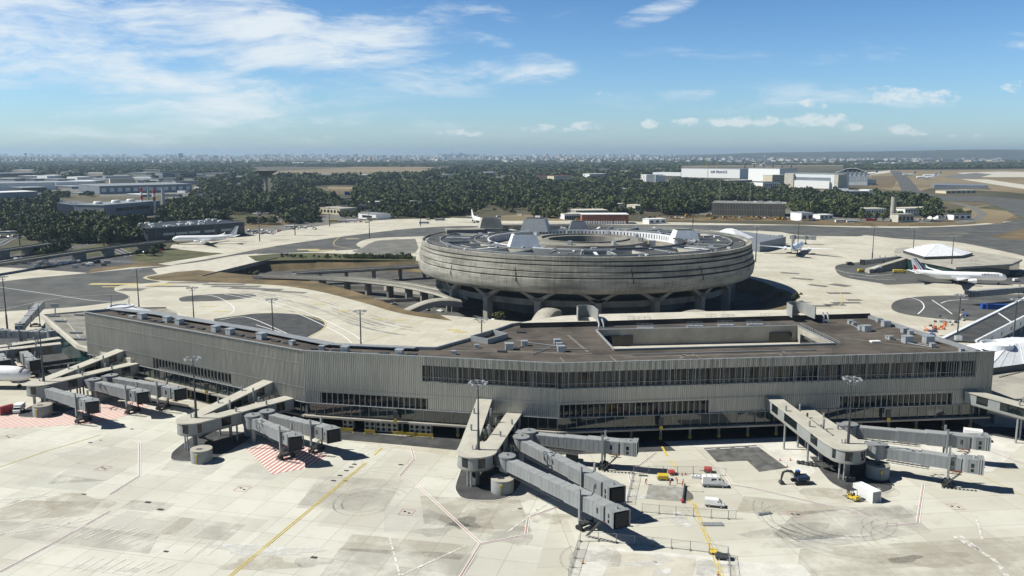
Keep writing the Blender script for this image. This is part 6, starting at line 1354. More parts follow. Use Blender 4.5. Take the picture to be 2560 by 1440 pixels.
def attach(label, c, rz):
    u = MB(); 
    for k in range(5): u.box((c[0] - 2.0 + k * .95, c[1] + .7 - k * .55, .4 + .2 * (k % 2)), (.7, .9, .8), rz + k)
    u.tube((c[0] - 2.2, c[1] + 1, .6), (c[0] + 2.2, c[1] - 1.2, .7), .18); o = u.build('digger_attachment', M['metal_d']); tag(o, label, 'attachment')
attach('dark digger attachment lying on the kerb behind the excavator', G(2018, 1162), .3)
plate('dark metal frame standing behind the forklift', G(2126, 1206), radians(0), 2.4, .4, 1.2, M['metal_d'], 'metal_rack')
# screed across the fresh concrete
u = thing('screed_beam', 'dark screed beam with red end across the fresh concrete', 'screed', tuple(G(1709, 1235))); a, b = G(1712, 1214), G(1707, 1258)
mb = MB(); mb.beam((a.x, a.y, .3), (b.x, b.y, .3), .35, .5); mb.build('beam', M['metal_d'], u); mb = MB(); mb.box((b.x, b.y + .5, .35), (.55, 1.2, .6)); mb.build('motor', M['red'], u)
# cones and water barriers
def cone(label, px, py, m=None):
    g = G(px, py); u = thing('traffic_cone', label, 'cone', tuple(g), 0, 'traffic cones on the apron'); mb = MB(); mb.tube((g.x, g.y, .05), (g.x, g.y, .8), .2, .05, 8); mb.build('cone_body', M['orange'], u); mb = MB(); mb.box((g.x, g.y, .04), (.5, .5, .07)); mb.build('base', M['black'], u)
for lab, x, y in (('Cone by the cab of the short rear bridge', 1584, 1134), ('Cone behind the workers, left of two', 1705, 1188), ('Cone behind the workers, right of two', 1714, 1187), ('Cone on the kerb of the right walkway', 1950, 1152), ('Second cone on the kerb of the right walkway', 1976, 1151), ('Cone at the corner of the dark patch', 1968, 1168), ('Cone inside the lower enclosure, near its left side', 1457, 1409), ('Cone at the lower end of the yellow line', 1795, 1438)): cone(lab, x, y)
# fences of mesh panels on concrete feet
def fence_run(where, pts, group):
    for i, (a, b) in enumerate(zip(pts, pts[1:])):
        a, b = G(*a), G(*b); u = thing('fence_panel', 'wire mesh fence panel on concrete foot, ' + where, 'fence', (a.x, a.y, 0), 0, group)
        mb = MB(); d = (b - a)
        for z in (.15, 2.0): mb.beam((a.x, a.y, z), (b.x, b.y, z), .05, .05)
        for t in (0, 1): p = a + d * t * .985; mb.beam((p.x, p.y, 0), (p.x, p.y, 2.05), .07, .07)
        mb.build('frame', M['metal'], u); mb = MB()
        for k in range(1, 14): p = a + d * k / 14; mb.beam((p.x, p.y, .15), (p.x, p.y, 2.0), .012, .012)
        for k in range(1, 6): z = .15 + 1.85 * k / 6; mb.beam((a.x, a.y, z), (b.x, b.y, z), .012, .012)
        mb.build('wire_mesh', M['metal_l'], u); mb = MB(); mb.box((a.x, a.y, .09), (.75, .32, .18), atan2(d.y, d.x) + pi / 2); mb.build('foot', M['conc_d'], u)
fence_run('near row of the upper enclosure', [(1605, 1280), (1648, 1284), (1690, 1288), (1734, 1291), (1778, 1295), (1821, 1298), (1840, 1297)], 'fence panels, near row of the upper enclosure')
fence_run('back row of the upper enclosure', [(1585, 1185), (1622, 1184), (1658, 1184), (1694, 1185), (1733, 1185), (1769, 1188), (1815, 1190)], 'fence panels, back row of the upper enclosure')
fence_run('left side of the upper enclosure', [(1585, 1185), (1582, 1203), (1577, 1222), (1572, 1242), (1568, 1262)], 'fence panels, left side of the upper enclosure')
fence_run('back row of the lower enclosure', [(1451, 1354), (1496, 1353), (1541, 1357), (1586, 1362), (1632, 1366), (1679, 1371), (1726, 1376), (1773, 1382), (1820, 1390)], 'fence panels, back row of the lower enclosure')
fence_run('left side of the lower enclosure', [(1451, 1354), (1444, 1374), (1437, 1396), (1430, 1419), (1421, 1445)], 'fence panels, left side of the lower enclosure'); fence_run('right side of the lower enclosure', [(1820, 1390), (1823, 1413), (1826, 1440)], 'fence panels, right side of the lower enclosure')
# workers in orange
def person(label, c, rz, pose):
    J = dict(pel=(0, 0, .95), ch=(.06 * pose.get('lean', 1), 0, 1.32), nk=(.10 * pose.get('lean', 1), 0, 1.50), hd=(.13 * pose.get('lean', 1), 0, 1.63), ht=(.13 * pose.get('lean', 1), 0, 1.74),
             hl=(0, .11, .90), kl=(.07, .14, .50), al=(-.02 + pose.get('step', .1), .15, .09), tl=(.14 + pose.get('step', .1), .16, .05), hr=(0, -.11, .90), kr=(.05, -.14, .50), ar=(-.05 - pose.get('step', .1), -.15, .09), tr=(.11 - pose.get('step', .1), -.16, .05),
             sl=(.08 * pose.get('lean', 1), .20, 1.42), el=(.12 + pose.get('arm', .1), .27, 1.14), wl=(.28 + pose.get('arm', .1), .20, .98), fl=(.36 + pose.get('arm', .1), .18, .94), sr=(.08 * pose.get('lean', 1), -.20, 1.42), er=(.10 + pose.get('arm', .1), -.27, 1.14), wr=(.25 + pose.get('arm', .1), -.20, 1.0), fr=(.33 + pose.get('arm', .1), -.18, .96))
    E_ = 'pel-ch ch-nk nk-hd hd-ht pel-hl hl-kl kl-al al-tl pel-hr hr-kr kr-ar ar-tr ch-sl sl-el el-wl wl-fl ch-sr sr-er er-wr wr-fr'.split()
    rad = dict(pel=.16, ch=.17, nk=.065, hd=.105, ht=.085, hl=.105, kl=.07, al=.05, tl=.045, hr=.105, kr=.07, ar=.05, tr=.045, sl=.075, el=.052, wl=.038, fl=.035, sr=.075, er=.052, wr=.038, fr=.035)
    ks = list(J); me = bpy.data.meshes.new('body'); me.from_pydata([J[k] for k in ks], [tuple(ks.index(q) for q in e.split('-')) for e in E_], []); o = bpy.data.objects.new('body', me); COL.objects.link(o)
    md = o.modifiers.new('s', 'SKIN'); me.skin_vertices[0].data[0].use_root = True
    for i, k in enumerate(ks): me.skin_vertices[0].data[i].radius = (rad[k], rad[k])
    o.modifiers.new('u', 'SUBSURF').levels = 1; o.modifiers['u'].render_levels = 1
    m2 = bpy.data.meshes.new_from_object(o.evaluated_get(bpy.context.evaluated_depsgraph_get())); bpy.data.objects.remove(o); bpy.data.meshes.remove(me)
    u = thing('person', label, 'person', (c[0], c[1], 0), rz, 'workers at the fenced site')
    skin = mat('skin', (.45, .28, .20), .6, var=0); vest = M['orange']; tro = mat('work_trousers', pose.get('tro', (.55, .13, .05)), .8, var=.1, scale=3) if 'tro' not in pose else mat('dark_trousers', pose['tro'], .8, var=.1, scale=3)
    for x in (vest, tro, skin, M['black']): m2.materials.append(x)
    for p in m2.polygons:
        z = p.center.z; p.material_index = 3 if z < .14 else 1 if z < .93 else 2 if z > 1.50 or (abs(p.center.y) < .24 and p.center.x > .30 + pose.get('arm', .1) and z < 1.05) else 0
    b = bpy.data.objects.new('body', m2); COL.objects.link(b); b.parent = u
    h = MB(); hx = J['hd'][0]; h.lathe([(.16, 1.68), (.135, 1.69), (.125, 1.76), (.07, 1.82), (0, 1.835)], 12, hx, 0); h.build('helmet', pose.get('hel', M['white']), u, True, world=False)
    for s in (-1, 1):
        for k in range(5):
            f = MB(); x0 = .35 + pose.get('arm', .1); f.tube((x0, s * (.145 + .018 * k), .95), (x0 + (.05, .085, .09, .085, .065)[k], s * (.15 + .016 * k), .92 - .01 * k), .011, .008, 5); f.build('finger', skin, b, world=False)
    return u
person('worker in orange suit standing left of the wet concrete', G(1614, 1211), radians(-60), dict(lean=1.5, step=.12, arm=.15)); person('worker in orange jacket and dark trousers by the yellow compressor', G(1675, 1214), radians(-80), dict(lean=1, step=.06, arm=.05, tro=(.03, .035, .05)))
person('worker in orange suit bending between two others', G(1693, 1209), radians(200), dict(lean=3.2, step=.2, arm=.25, hel=M['yel_m'])); person('worker in full orange suit nearest the screed beam', G(1706, 1215), radians(-30), dict(lean=1.2, step=.05, arm=.08, hel=M['orange']))
# ground equipment seen farther off
def stairs_truck(label, c, rz, m): 
    u = thing('passenger_stairs', label, 'stairs', (c[0], c[1], 0), rz, 'mobile passenger stairs'); mb = MB(); mb.loft([[(-4, -1, .5), (-4, 1, .5), (-4, 1, 1.6), (-4, -1, 1.6)], [(3, -1, 4), (3, 1, 4), (3, 1, 5.2), (3, -1, 5.2)]]); mb.bx(3, 4.5, -1, 1, 4, 4.2); mb.build('stair', m, u, world=False)
    mb = MB(); mb.bx(-3, 4, -.9, .9, .5, .9); mb.beam((2.8, -.7, .8), (2.8, -.7, 4), .2, .2); mb.beam((2.8, .7, .8), (2.8, .7, 4), .2, .2); mb.build('chassis', M['metal_d'], u, world=False); wheels(u, (-2, 2.5), 1, .4)
for lab, x, y, r, m in (('white mobile stairs by the sloping tunnel on the right', 2185, 682, -20, M['white']), ('grey mobile stairs among the carts at the far left', 110, 662, 20, M['metal_l']), ('second grey mobile stairs among the carts at the far left', 62, 660, 170, M['metal_l'])): stairs_truck(lab, G(x, y), radians(r), m)
RV = random.Random(11)
for i in range(26):
    x = 12 + i * 10.3 + RV.uniform(-3, 3); y = 658 + RV.uniform(-6, 8) + i * .25; g = G(x, y); k = RV.random(); m = RV.choice([M['white'], M['white'], M['metal_d'], M['metal_l'], M['metal_d'], M['conc_l']])
    u = thing('baggage_cart', 'small baggage cart or container parked in the far left equipment row', 'baggage cart', tuple(g), 0, 'baggage carts in the far left equipment row'); rz = RV.uniform(-.3, .3); mb = MB(); h = RV.uniform(1.2, 2.2); L_ = RV.uniform(2.4, 4.2); mb.box((g.x, g.y, .45 + h / 2), (L_, 1.7, h), rz); mb.build('housing', m, u)
    mb = MB(); mb.box((g.x, g.y, .4), (L_ + .3, 1.5, .16), rz); [mb.tube((g.x + dx, g.y - .8, .3), (g.x + dx, g.y - .5, .3), .3) for dx in (-1, 1)]; mb.build('chassis', M['black'], u)
for lab, x, y, r, m, L_ in (('yellow tug left of the white mobile stairs', 2152, 681, 0, M['yel_m'], 4), ('long yellow loader by the satellite glass wall', 2250, 683, -10, M['yellow'], 9), ('dark loader at the nose of the striped airliner', 2545, 690, 20, M['metal_d'], 7), ('dark tug under the bridge left of the distant satellite', 2125, 663, 10, M['metal_d'], 5)): box_truck(lab, G(x, y), radians(r), m, m, L_, 2.4, None, 'ground_vehicle')
van('small white van in front of the striped airliner nose', G(2541, 704), radians(10), 4.6, 1.9, 2.0, cargo=True); van('pale van on the upper apron left of the hidden airliner', G(1072, 550), 0, 5.5, 2.1, 2.4, M['conc_l'], True)
# lifts and materials stacked right of the terminal
def scissor(label, c, rz, m, h=1.0):
    u = thing('boom_lift', label, 'lift', (c[0], c[1], 0), rz, 'machines in the materials yard'); mb = MB(); mb.bx(-1.0, 1.0, -.6, .6, .3, .9); mb.beam((-.8, 0, .9), (1.8, 0, 1.8 * h), .16, .2); mb.beam((1.8, 0, 1.8 * h), (-1.2, 0, 2.8 * h), .14, .18); mb.build('boom', m, u, world=False); mb = MB(); mb.bx(-1.9, -1.0, -.6, .6, 2.5 * h, 3.3 * h); mb.build('basket', M['metal_d'], u, world=False); wheels(u, (-.9, .9), .85, .4)
for lab, x, y, m in (('orange boom lift at the front of the materials yard, left one', 2318, 828, M['orange']), ('orange boom lift in the materials yard, right one', 2336, 820, M['orange']), ('grey lift behind the orange ones', 2357, 806, M['metal']), ('blue lift by the asphalt island', 2412, 790, M['blue']), ('blue lift lying low at the front of the yard', 2330, 838, M['blue'])): scissor(lab, G(x, y), RV.uniform(0, 6), m)
for i in range(18):
    g = G(2310 + i * 5.6 + RV.uniform(-8, 8), 842 - i * 2.9 + RV.uniform(-4, 6)); mb = MB(); mb.box((g.x, g.y, .4), (RV.uniform(1, 3), RV.uniform(.6, 1.4), RV.uniform(.3, .9)), RV.uniform(0, 3)); mb.box((g.x + .3, g.y, .8), (.8, .6, .5), RV.uniform(0, 3)); o = mb.build('material_pallet', RV.choice([M['conc_l'], M['metal_d'], M['orange'], M['metal_l'], M['white']])); tag(o, 'pallet of materials in the yard right of the terminal roof', 'pallet', 'pallets in the materials yard')

# ------------------------------------------------------------------ buildings beyond the apron
def zone(x, y):                             # words for where something stands, for its label
    if x < 345 and y > 560: return 'beside the overpasses at the far left'
    if x < 260: return 'left of the plant hall, by the white sheds'
    if x < 470: return 'around the plant with banded chimneys'
    if x < 625: return 'behind the long dark hangar'
    if x < 800: return 'between the dark hangar and the cream building'
    if x < 980: return 'round the cream building and the flyover'
    if x < 1260: return 'on the upper apron edge, left of the round terminal'
    if x < 1440: return 'behind the round terminal, left of the arcades'
    if x < 1600: return 'behind the red brick building'
    if x < 1775: return 'between the brick building and the brown block'
    if x < 1990: return 'round the large brown ribbed block'
    if x < 2150: return 'in the yard right of the brown block'
    return 'near the square chimney tower'
EXC = []                                    # picture areas that trees keep clear of
def building(name, label, a, b, top, depth, wall, roof, rows=0, cols=0, cat='building', wm='glass', side=None, eaves=.5, group=None, exc=True):
    A, B = G(*a), G(*b); hgt = ZY(a[0], top, A.y).z; d = (B - A); L_ = d.length; e = d.normalized(); nn = Vector((-e.y, e.x, 0))
    u = thing(name, label, cat, tuple(A), 0, group)
    q = [A, B, B + nn * depth, A + nn * depth]; pq = [tuple(p[:2]) for p in q]
    MB().prism(pq, -.2, hgt).build('wall', M[wall], u)
    c = sum(q, Vector()) / 4; ro = [tuple((c + (p - c) * (1 + eaves / max(6, depth)))[:2]) for p in q]
    MB().prism(ro, hgt + .02, hgt + max(.5, hgt * .05)).build('roof', M[roof], u)
    if rows:
        zs = hgt / (rows + .3)
        for r in range(rows):
            for k in range(cols):
                t0, t1 = (k + .22) / cols, (k + .78) / cols; z0 = zs * (r + .35); z1 = zs * (r + .95)
                p, s = A + d * t0 - nn * .06, A + d * t1 - nn * .06; mb = MB(); mb.quad((p.x, p.y, z0), (s.x, s.y, z0), (s.x, s.y, z1), (p.x, p.y, z1)); mb.build('window', M[wm], u, fix=False)
    if exc: EXC.append((min(a[0], b[0]) - 3, top - 4, max(a[0], b[0]) + 3, max(a[1], b[1])))
    return u, q, hgt
bd = building
RB = random.Random(21)
def rooftop(u, q, h, n, m, smax=4):
    for i in range(n):
        s, t = RB.uniform(.08, .92), RB.uniform(.08, .92); p = q[0] + (q[1] - q[0]) * s + (q[3] - q[0]) * t; k = RB.uniform(1, smax)
        mb = MB(); mb.box((p.x, p.y, h * 1.05 + k * .25), (k * 1.6, k, k * .5), atan2((q[1] - q[0]).y, (q[1] - q[0]).x)); mb.build('roof_unit', M[m], u)
u, q, h = bd('freight_shed', 'long dark grey hangar behind the white airliner, with pale roof lights', (372, 608), (612, 589), 573, 62, 'navy', 'navy', 1, 14, 'hangar', 'metal_d')
rooftop(u, q, h, 26, 'white', 3)
for t in (.2, .33, .46, .62, .8): p = q[0] + (q[1] - q[0]) * t; mb = MB(); mb.box((p.x, p.y - .3, h * .55), (11, .4, 2.2), atan2((q[1] - q[0]).y, (q[1] - q[0]).x)); mb.build('pale_stripe', M['metal'], u)
u, q, h = bd('boiler_house', 'grey sheet clad plant with three round white roof fans', (262, 548), (402, 534), 514, 45, 'gclad', 'metal', 0, 0, 'power plant')
mb = MB(); a, b = q[0], q[1]; mb.beam((a.x * .8 + b.x * .2, a.y * .8 + b.y * .2 - .2, h * .62), (a.x * .2 + b.x * .8, a.y * .2 + b.y * .8 - .2, h * .62), .4, 4); mb.build('window_row', M['glass'], u)
for t in (.15, .45, .72): p = q[0] + (q[1] - q[0]) * t + (q[3] - q[0]) * .5; mb = MB(); mb.lathe([(5.5, h), (5.2, h + 3), (4.5, h + 4), (0, h + 3.6)], 16, p.x, p.y); mb.build('roof_fan', M['white'], u)
A, B = G(145, 545), G(262, 540); u = thing('boiler_house', 'grey wedge roofed plant hall left of the round roof fans', 'power plant', tuple(A)); hA, hB = ZY(145, 507, A.y).z, ZY(262, 524, B.y).z
MB().prism([tuple(A[:2]), tuple(B[:2]), (B.x + 5, B.y + 45), (A.x, A.y + 45)], 0, [hA, hB, hB, hA]).build('wall', M['gclad'], u); EXC.append((143, 500, 264, 540))
for x in (152, 160, 175, 190): p = ZY(x, 504 + (x - 150) * .2, A.y + 20); mb = MB(); mb.tube((p.x, p.y, hB), (p.x, p.y, p.z + 4), .8); mb.build('flue', M['metal_l'], u)
g = G(245, 540); u = thing('office_building', 'round fronted cream office with a row of dark windows, by the plant', 'office', tuple(g)); mb = MB(); mb.lathe([(0, 0), (13, 0), (13, 9), (0, 9)], 24, g.x, g.y); mb.bx(g.x - 4, g.x + 4, g.y - 2, g.y + 4, 9, 14); mb.build('wall', M['cream'], u); 
for k in range(9): a = radians(-150 + k * 14); mb = MB(); mb.box((g.x + 13 * cos(a), g.y + 13 * sin(a), 5.5), (.4, 1.6, 2), a); mb.build('window', M['glass'], u)
EXC.append((225, 515, 265, 538))
def chimney(label, x, yb, yt, r, m, bands=False, name='chimney'):
    g = G(x, yb); z = ZY(x, yt, g.y).z; u = thing(name, label, name, tuple(g)); mb = MB(); mb.tube((g.x, g.y, 0), (g.x, g.y, z), r * 1.1, r, 12); s = mb.build('shaft', M[m], u)
    if bands:
        for t in (.55, .83): mb = MB(); mb.tube((g.x, g.y, z * t), (g.x, g.y, z * (t + .15)), r * 1.12, r * 1.1, 12); mb.build('painted_band', M['red'], u)
    mb = MB(); mb.tube((g.x, g.y, z), (g.x, g.y, z + .6), r * 1.15, r * 1.15, 12); mb.build('rim', M['metal_d'], u); EXC.append((x - 4, yt - 2, x + 4, yb - 3))
chimney('red and white banded chimney, left one', 357, 536, 468, 1.5, 'white', True); chimney('red and white banded chimney, right one', 388, 536, 473, 1.6, 'white', True); chimney('thin pale chimney between the banded ones', 373, 520, 466, 1.3, 'metal_l'); chimney('thick pale chimney right of the banded ones', 410, 528, 468, 2.2, 'metal_l')
chimney('square concrete chimney tower right of the poplars', 2231, 552, 491, 3.0, 'conc')
bd('warehouse', 'large grey warehouse with white gable behind the plant', (250, 486), (480, 479), 466, 140, 'gclad', 'metal', 1, 12, 'warehouse', 'white'); bd('warehouse', 'tall pale cube on the roof of the grey warehouse', (276, 466), (336, 465), 447, 40, 'cream', 'gclad', 0, 0, 'warehouse')
for lab, a, b, t, dp, w, r in (('long low white warehouse at the far left edge', (-40, 478), (140, 474), 460, 120, 'white', 'metal'), ('curved white roofed shed at the left edge', (-60, 500), (95, 494), 484, 60, 'gclad', 'white'), ('dark fronted warehouse right of the white shed', (55, 484), (118, 482), 470, 70, 'navy', 'metal'), ('pale long warehouse left of the grey warehouse', (140, 466), (240, 464), 456, 90, 'white', 'metal_l'),
                             ('white shed behind the left warehouses, left one', (118, 447), (158, 446), 440, 60, 'white', 'white'), ('white shed behind the left warehouses, right one', (193, 450), (232, 449), 443, 60, 'white', 'white'), ('flat grey shed right of the tall cube', (385, 470), (440, 468), 461, 60, 'white', 'metal'), ('long dark shed at the left edge, farthest', (0, 443), (90, 441), 434, 60, 'navy', 'metal'),
                             ('white depot far behind the chimneys', (264, 447), (330, 446), 441, 60, 'gclad', 'metal_l'), ('grey depot behind the left gantry', (440, 462), (500, 461), 454, 60, 'metal', 'metal_d')): bd('warehouse', lab, a, b, t, dp, w, r, 0, 0, 'warehouse')
bd('office_building', 'dark office block far left of the water tower, left one', (407, 446), (445, 445), 432, 40, 'gclad', 'metal_d', 3, 8, 'office'); bd('office_building', 'dark office block far left of the water tower, right one', (452, 447), (492, 446), 434, 40, 'navy', 'metal_d', 3, 8, 'office')
bd('depot_building', 'cream flat building with dark doorways behind the parked buses', (792, 533), (850, 537), 519, 30, 'cream', 'conc', 1, 7); bd('depot_building', 'low dark roofed workshop right of the cream building', (852, 528), (925, 526), 516, 30, 'tan', 'metal_d', 1, 6)
bd('depot_building', 'low white building with a single dark slot, on the upper apron', (896, 546), (940, 550), 533, 22, 'white', 'metal', 1, 1); bd('depot_building', 'white bungalow among trees above the upper apron', (935, 517), (957, 516), 505, 18, 'white', 'white', 1, 4); bd('depot_building', 'long grey roofed depot among the trees', (1018, 517), (1090, 514), 504, 30, 'wallg', 'metal_l', 1, 8)
u, q, h = bd('brick_building', 'long red brick building with a row of white arches at its foot', (1455, 560), (1571, 560), 537, 26, 'brick', 'white'); 
for k in range(17): mb = MB(); p = q[0] + (q[1] - q[0]) * ((k + .4 + (k > 11) * .3) / 18.5) - Vector((0, .1, 0)); mb.bx(p.x, p.x + 2, p.y - .1, p.y, .2, 3.6); mb.build('arch', M['white'], u)
u, q, h = bd('colonnade_building', 'white arcaded building left of the red brick one', (1411, 549), (1463, 548), 536, 24, 'white', 'conc_l'); 
for k in range(12): mb = MB(); p = q[0] + (q[1] - q[0]) * ((k + .3) / 12) - Vector((0, .1, 0)); mb.bx(p.x, p.x + 1.5, p.y - .1, p.y, .3, h * .7); mb.build('arch', M['dark'], u)
bd('depot_building', 'grey flat roofed building behind the arcades', (1440, 541), (1520, 540), 527, 30, 'wallg', 'conc_l', 1, 9)
u, q, h = bd('depot_building', 'large brown ribbed block right of the trees', (1779, 537), (1963, 541), 508, 50, 'tan', 'conc_d', 0, 0); mb = MB(); L_ = (q[1] - q[0]).length
for k in range(46):
    p = q[0] + (q[1] - q[0]) * ((k + .5) / 46); 
    for z0, z1 in ((.5, h * .46), (h * .52, h * .95)): mb.box((p.x, p.y - .12, (z0 + z1) / 2), (.7, .2, z1 - z0), atan2((q[1] - q[0]).y, (q[1] - q[0]).x))
mb.build('cladding_rib', M['bark'], u); rooftop(u, q, h, 14, 'metal_l', 4); rooftop(u, q, h, 6, 'white', 3)
for x in (1799, 1874): g = G(x, 515); z = ZY(x, 455, g.y).z; uu = thing('steel_pole', 'thin tall pole on the brown ribbed block, ' + ('left one' if x < 1850 else 'right one'), 'pole', tuple(g)); mb = MB(); mb.tube((g.x, g.y, 0), (g.x, g.y, z), .45, .35); mb.build('pole', M['conc'], uu)
# maintenance hangars
u, q, h = bd('hangar', 'long white hangar with the airline name in blue letters', (1703, 442.5), (1849, 446), 421, 80, 'white', 'metal', 0, 0, 'hangar'); p = (q[0] + q[1]) / 2 + (q[1] - q[0]) * .155; nn_ = Vector(((q[1] - q[0]).y, -(q[1] - q[0]).x, 0)).normalized() * .7
text_mesh('airline_name', 'AIR FRANCE', 11.5, PN, u, (p.x - q[0].x + nn_.x, p.y - q[0].y + nn_.y, h * .66), (pi / 2, 0, atan2((q[1] - q[0]).y, (q[1] - q[0]).x)), 1.0, .12)
mb = MB(); p = q[0] + (q[1] - q[0]) * .47; mb.beam((p.x, p.y, 0), (p.x, p.y, h), 1.6, .8); mb.build('door_joint', M['metal_d'], u)
bd('hangar', 'white hangar behind the name hangar, right of it', (1870, 452), (1948, 455), 421, 70, 'white', 'metal', 0, 0, 'hangar'); bd('hangar', 'long low white shed left of the name hangar', (1632, 438.5), (1702, 440), 431, 60, 'white', 'white', 0, 0, 'hangar')
u, q, h = bd('hangar', 'largest white hangar with stepped door front and side towers', (1962, 468), (2084, 472), 434, 70, 'roofw', 'metal', 0, 0, 'hangar'); mb = MB(); d = q[1] - q[0]
nn_ = Vector((d.y, -d.x, 0)).normalized(); rz_ = atan2(d.y, d.x); c_ = q[0] + d * .575 + nn_ * 2.5; mb.box((c_.x, c_.y, h * .265), (d.length * .71, 5, h * .53), rz_); mb.build('door', M['white'], u); mb = MB(); c_ = q[0] + d * .575 + nn_ * .2; mb.box((c_.x, c_.y, h * .66), (d.length * .71, .4, h * .22), rz_); mb.build('door_recess', M['gclad'], u)
mb = MB(); c_ = q[0] + d * .1 + nn_ * 2; mb.box((c_.x, c_.y, h * .5), (d.length * .19, 6, h * 1.02), rz_); c_ = q[1] + d.normalized() * 6 - nn_ * 18; mb.box((c_.x, c_.y, h * .5), (10, 40, h), rz_); mb.build('side_tower', M['conc_l'], u)
u, q, h = bd('hangar', 'white hangar with arched truss front, at the right end of the row', (2089, 462.2), (2168, 463), 432, 60, 'roofw', 'metal', 1, 20, 'hangar', 'metal_l'); mb = MB(); pr = [q[0] + (q[1] - q[0]) * (i / 14) for i in range(15)]
for i in range(14):
    f = lambda t: h + 12 * sin(pi * t); mb.beam((pr[i].x, pr[i].y - 1, f(i / 14)), (pr[i + 1].x, pr[i + 1].y - 1, f((i + 1) / 14)), 1.2, 1.6); mb.beam((pr[i].x, pr[i].y - 1, h * .9 + (8 if i % 2 else 0)), (pr[i + 1].x, pr[i + 1].y - 1, h * .9 + (0 if i % 2 else 8)), 1, 1)
mb.build('truss', M['white'], u); mb = MB(); mb.prism([tuple(p[:2]) for p in pr] + [(q[1].x, q[1].y + 58), (q[0].x, q[0].y + 58)], h, [h + 12 * sin(pi * i / 14) + .5 for i in range(15)] + [h + 1, h + 1]); mb.build('arched_roof', M['metal_d'], u)
for i, (a, b, t, w, r) in enumerate((((1602, 454), (1638, 457), 437, 'white', 'white'), ((1640, 457), (1657, 456), 438, 'gclad', 'metal'), ((1930, 460), (1960, 459), 438, 'cream', 'white'), ((1907, 471), (1950, 470), 456, 'white', 'metal_d'), ((1880, 468), (1905, 467), 458, 'gclad', 'white'), ((2168, 462), (2190, 461), 449, 'white', 'metal_l'), ((1820, 458), (1880, 457), 451, 'gclad', 'white'))):
    bd('office_building', ('white slab office with striped windows left of the hangars', 'grey office attached to the white slab', 'cream office between the two big hangars', 'white low office at the foot of the largest hangar', 'small grey office among trees by the hangars', 'small white office right of the arched hangar', 'long white roofed store in front of the second hangar')[i], a, b, t, 30, w, r, (4, 4, 4, 1, 2, 2, 1)[i], 9, 'office')
for x in (1963, 2068 - 60, 2045): pass
for i, x in enumerate((1767, 1793)): g = G(x, 425); z = ZY(x, 407, g.y).z; uu = thing('tower_crane', 'yellow crane above the name hangar, ' + ('left', 'right')[i], 'crane', tuple(g)); mb = MB(); mb.tube((g.x, g.y, 0), (g.x, g.y, z), 2.2); mb.beam((g.x - 18, g.y, z), (g.x + 18, g.y, z), 1.6, 1.6); mb.build('mast', M['yel_m'], uu)
for i, x in enumerate((1862, 1886, 1909, 1932, 1955, 1978)): chimney('dark mast behind the hangars, number %s from the left' % ('first', 'second', 'third', 'fourth', 'fifth', 'sixth')[i], x, 424, 410, 3.0, 'metal_d', False, 'mast')
# right side
bd('office_building', 'two storey white office behind poplars, left wing', (2158, 545), (2214, 544), 523, 22, 'white', 'conc_l', 2, 9, 'office'); bd('office_building', 'two storey white office behind poplars, right wing', (2262, 541), (2342, 538), 522, 22, 'white', 'conc_l', 2, 12, 'office')
bd('pump_house', 'small concrete building with tall dark arches beside the chimney tower', (2245, 556), (2284, 555), 537, 14, 'conc_l', 'conc', 1, 4); bd('depot_building', 'low white building with dark roof near the curved road, left one', (2345, 549), (2372, 548), 538, 16, 'white', 'metal_d', 1, 3); bd('depot_building', 'low white building with dark roof near the curved road, right one', (2384, 550), (2428, 549), 537, 16, 'white', 'metal_d', 1, 3)
bd('depot_building', 'white shed in the machine yard, tall one', (2003, 553), (2032, 552), 533, 20, 'white', 'metal_l', 1, 2); bd('depot_building', 'white shed in the machine yard, long one', (2050, 548), (2082, 547), 538, 14, 'white', 'white', 1, 3); bd('depot_building', 'white trailer office beside the brick building', (1622, 560), (1665, 558), 549, 12, 'white', 'white', 1, 3)
bd('terminal_shed', 'wide grey roofed building between the far taxiways', (2335, 472), (2470, 474), 463, 130, 'gclad', 'gclad', 0, 0); bd('depot_building', 'row of cream cabins below the wide grey roofed building', (2365, 484), (2440, 483), 477, 30, 'cream', 'conc', 1, 6); bd('depot_building', 'grey greenhouse like sheds behind the forest', (2120, 487), (2170, 486), 479, 60, 'gclad', 'metal_l', 0, 0); bd('depot_building', 'white shed behind the forest right of the tennis hall', (2172, 486), (2184, 485), 475, 20, 'white', 'white', 0, 0)
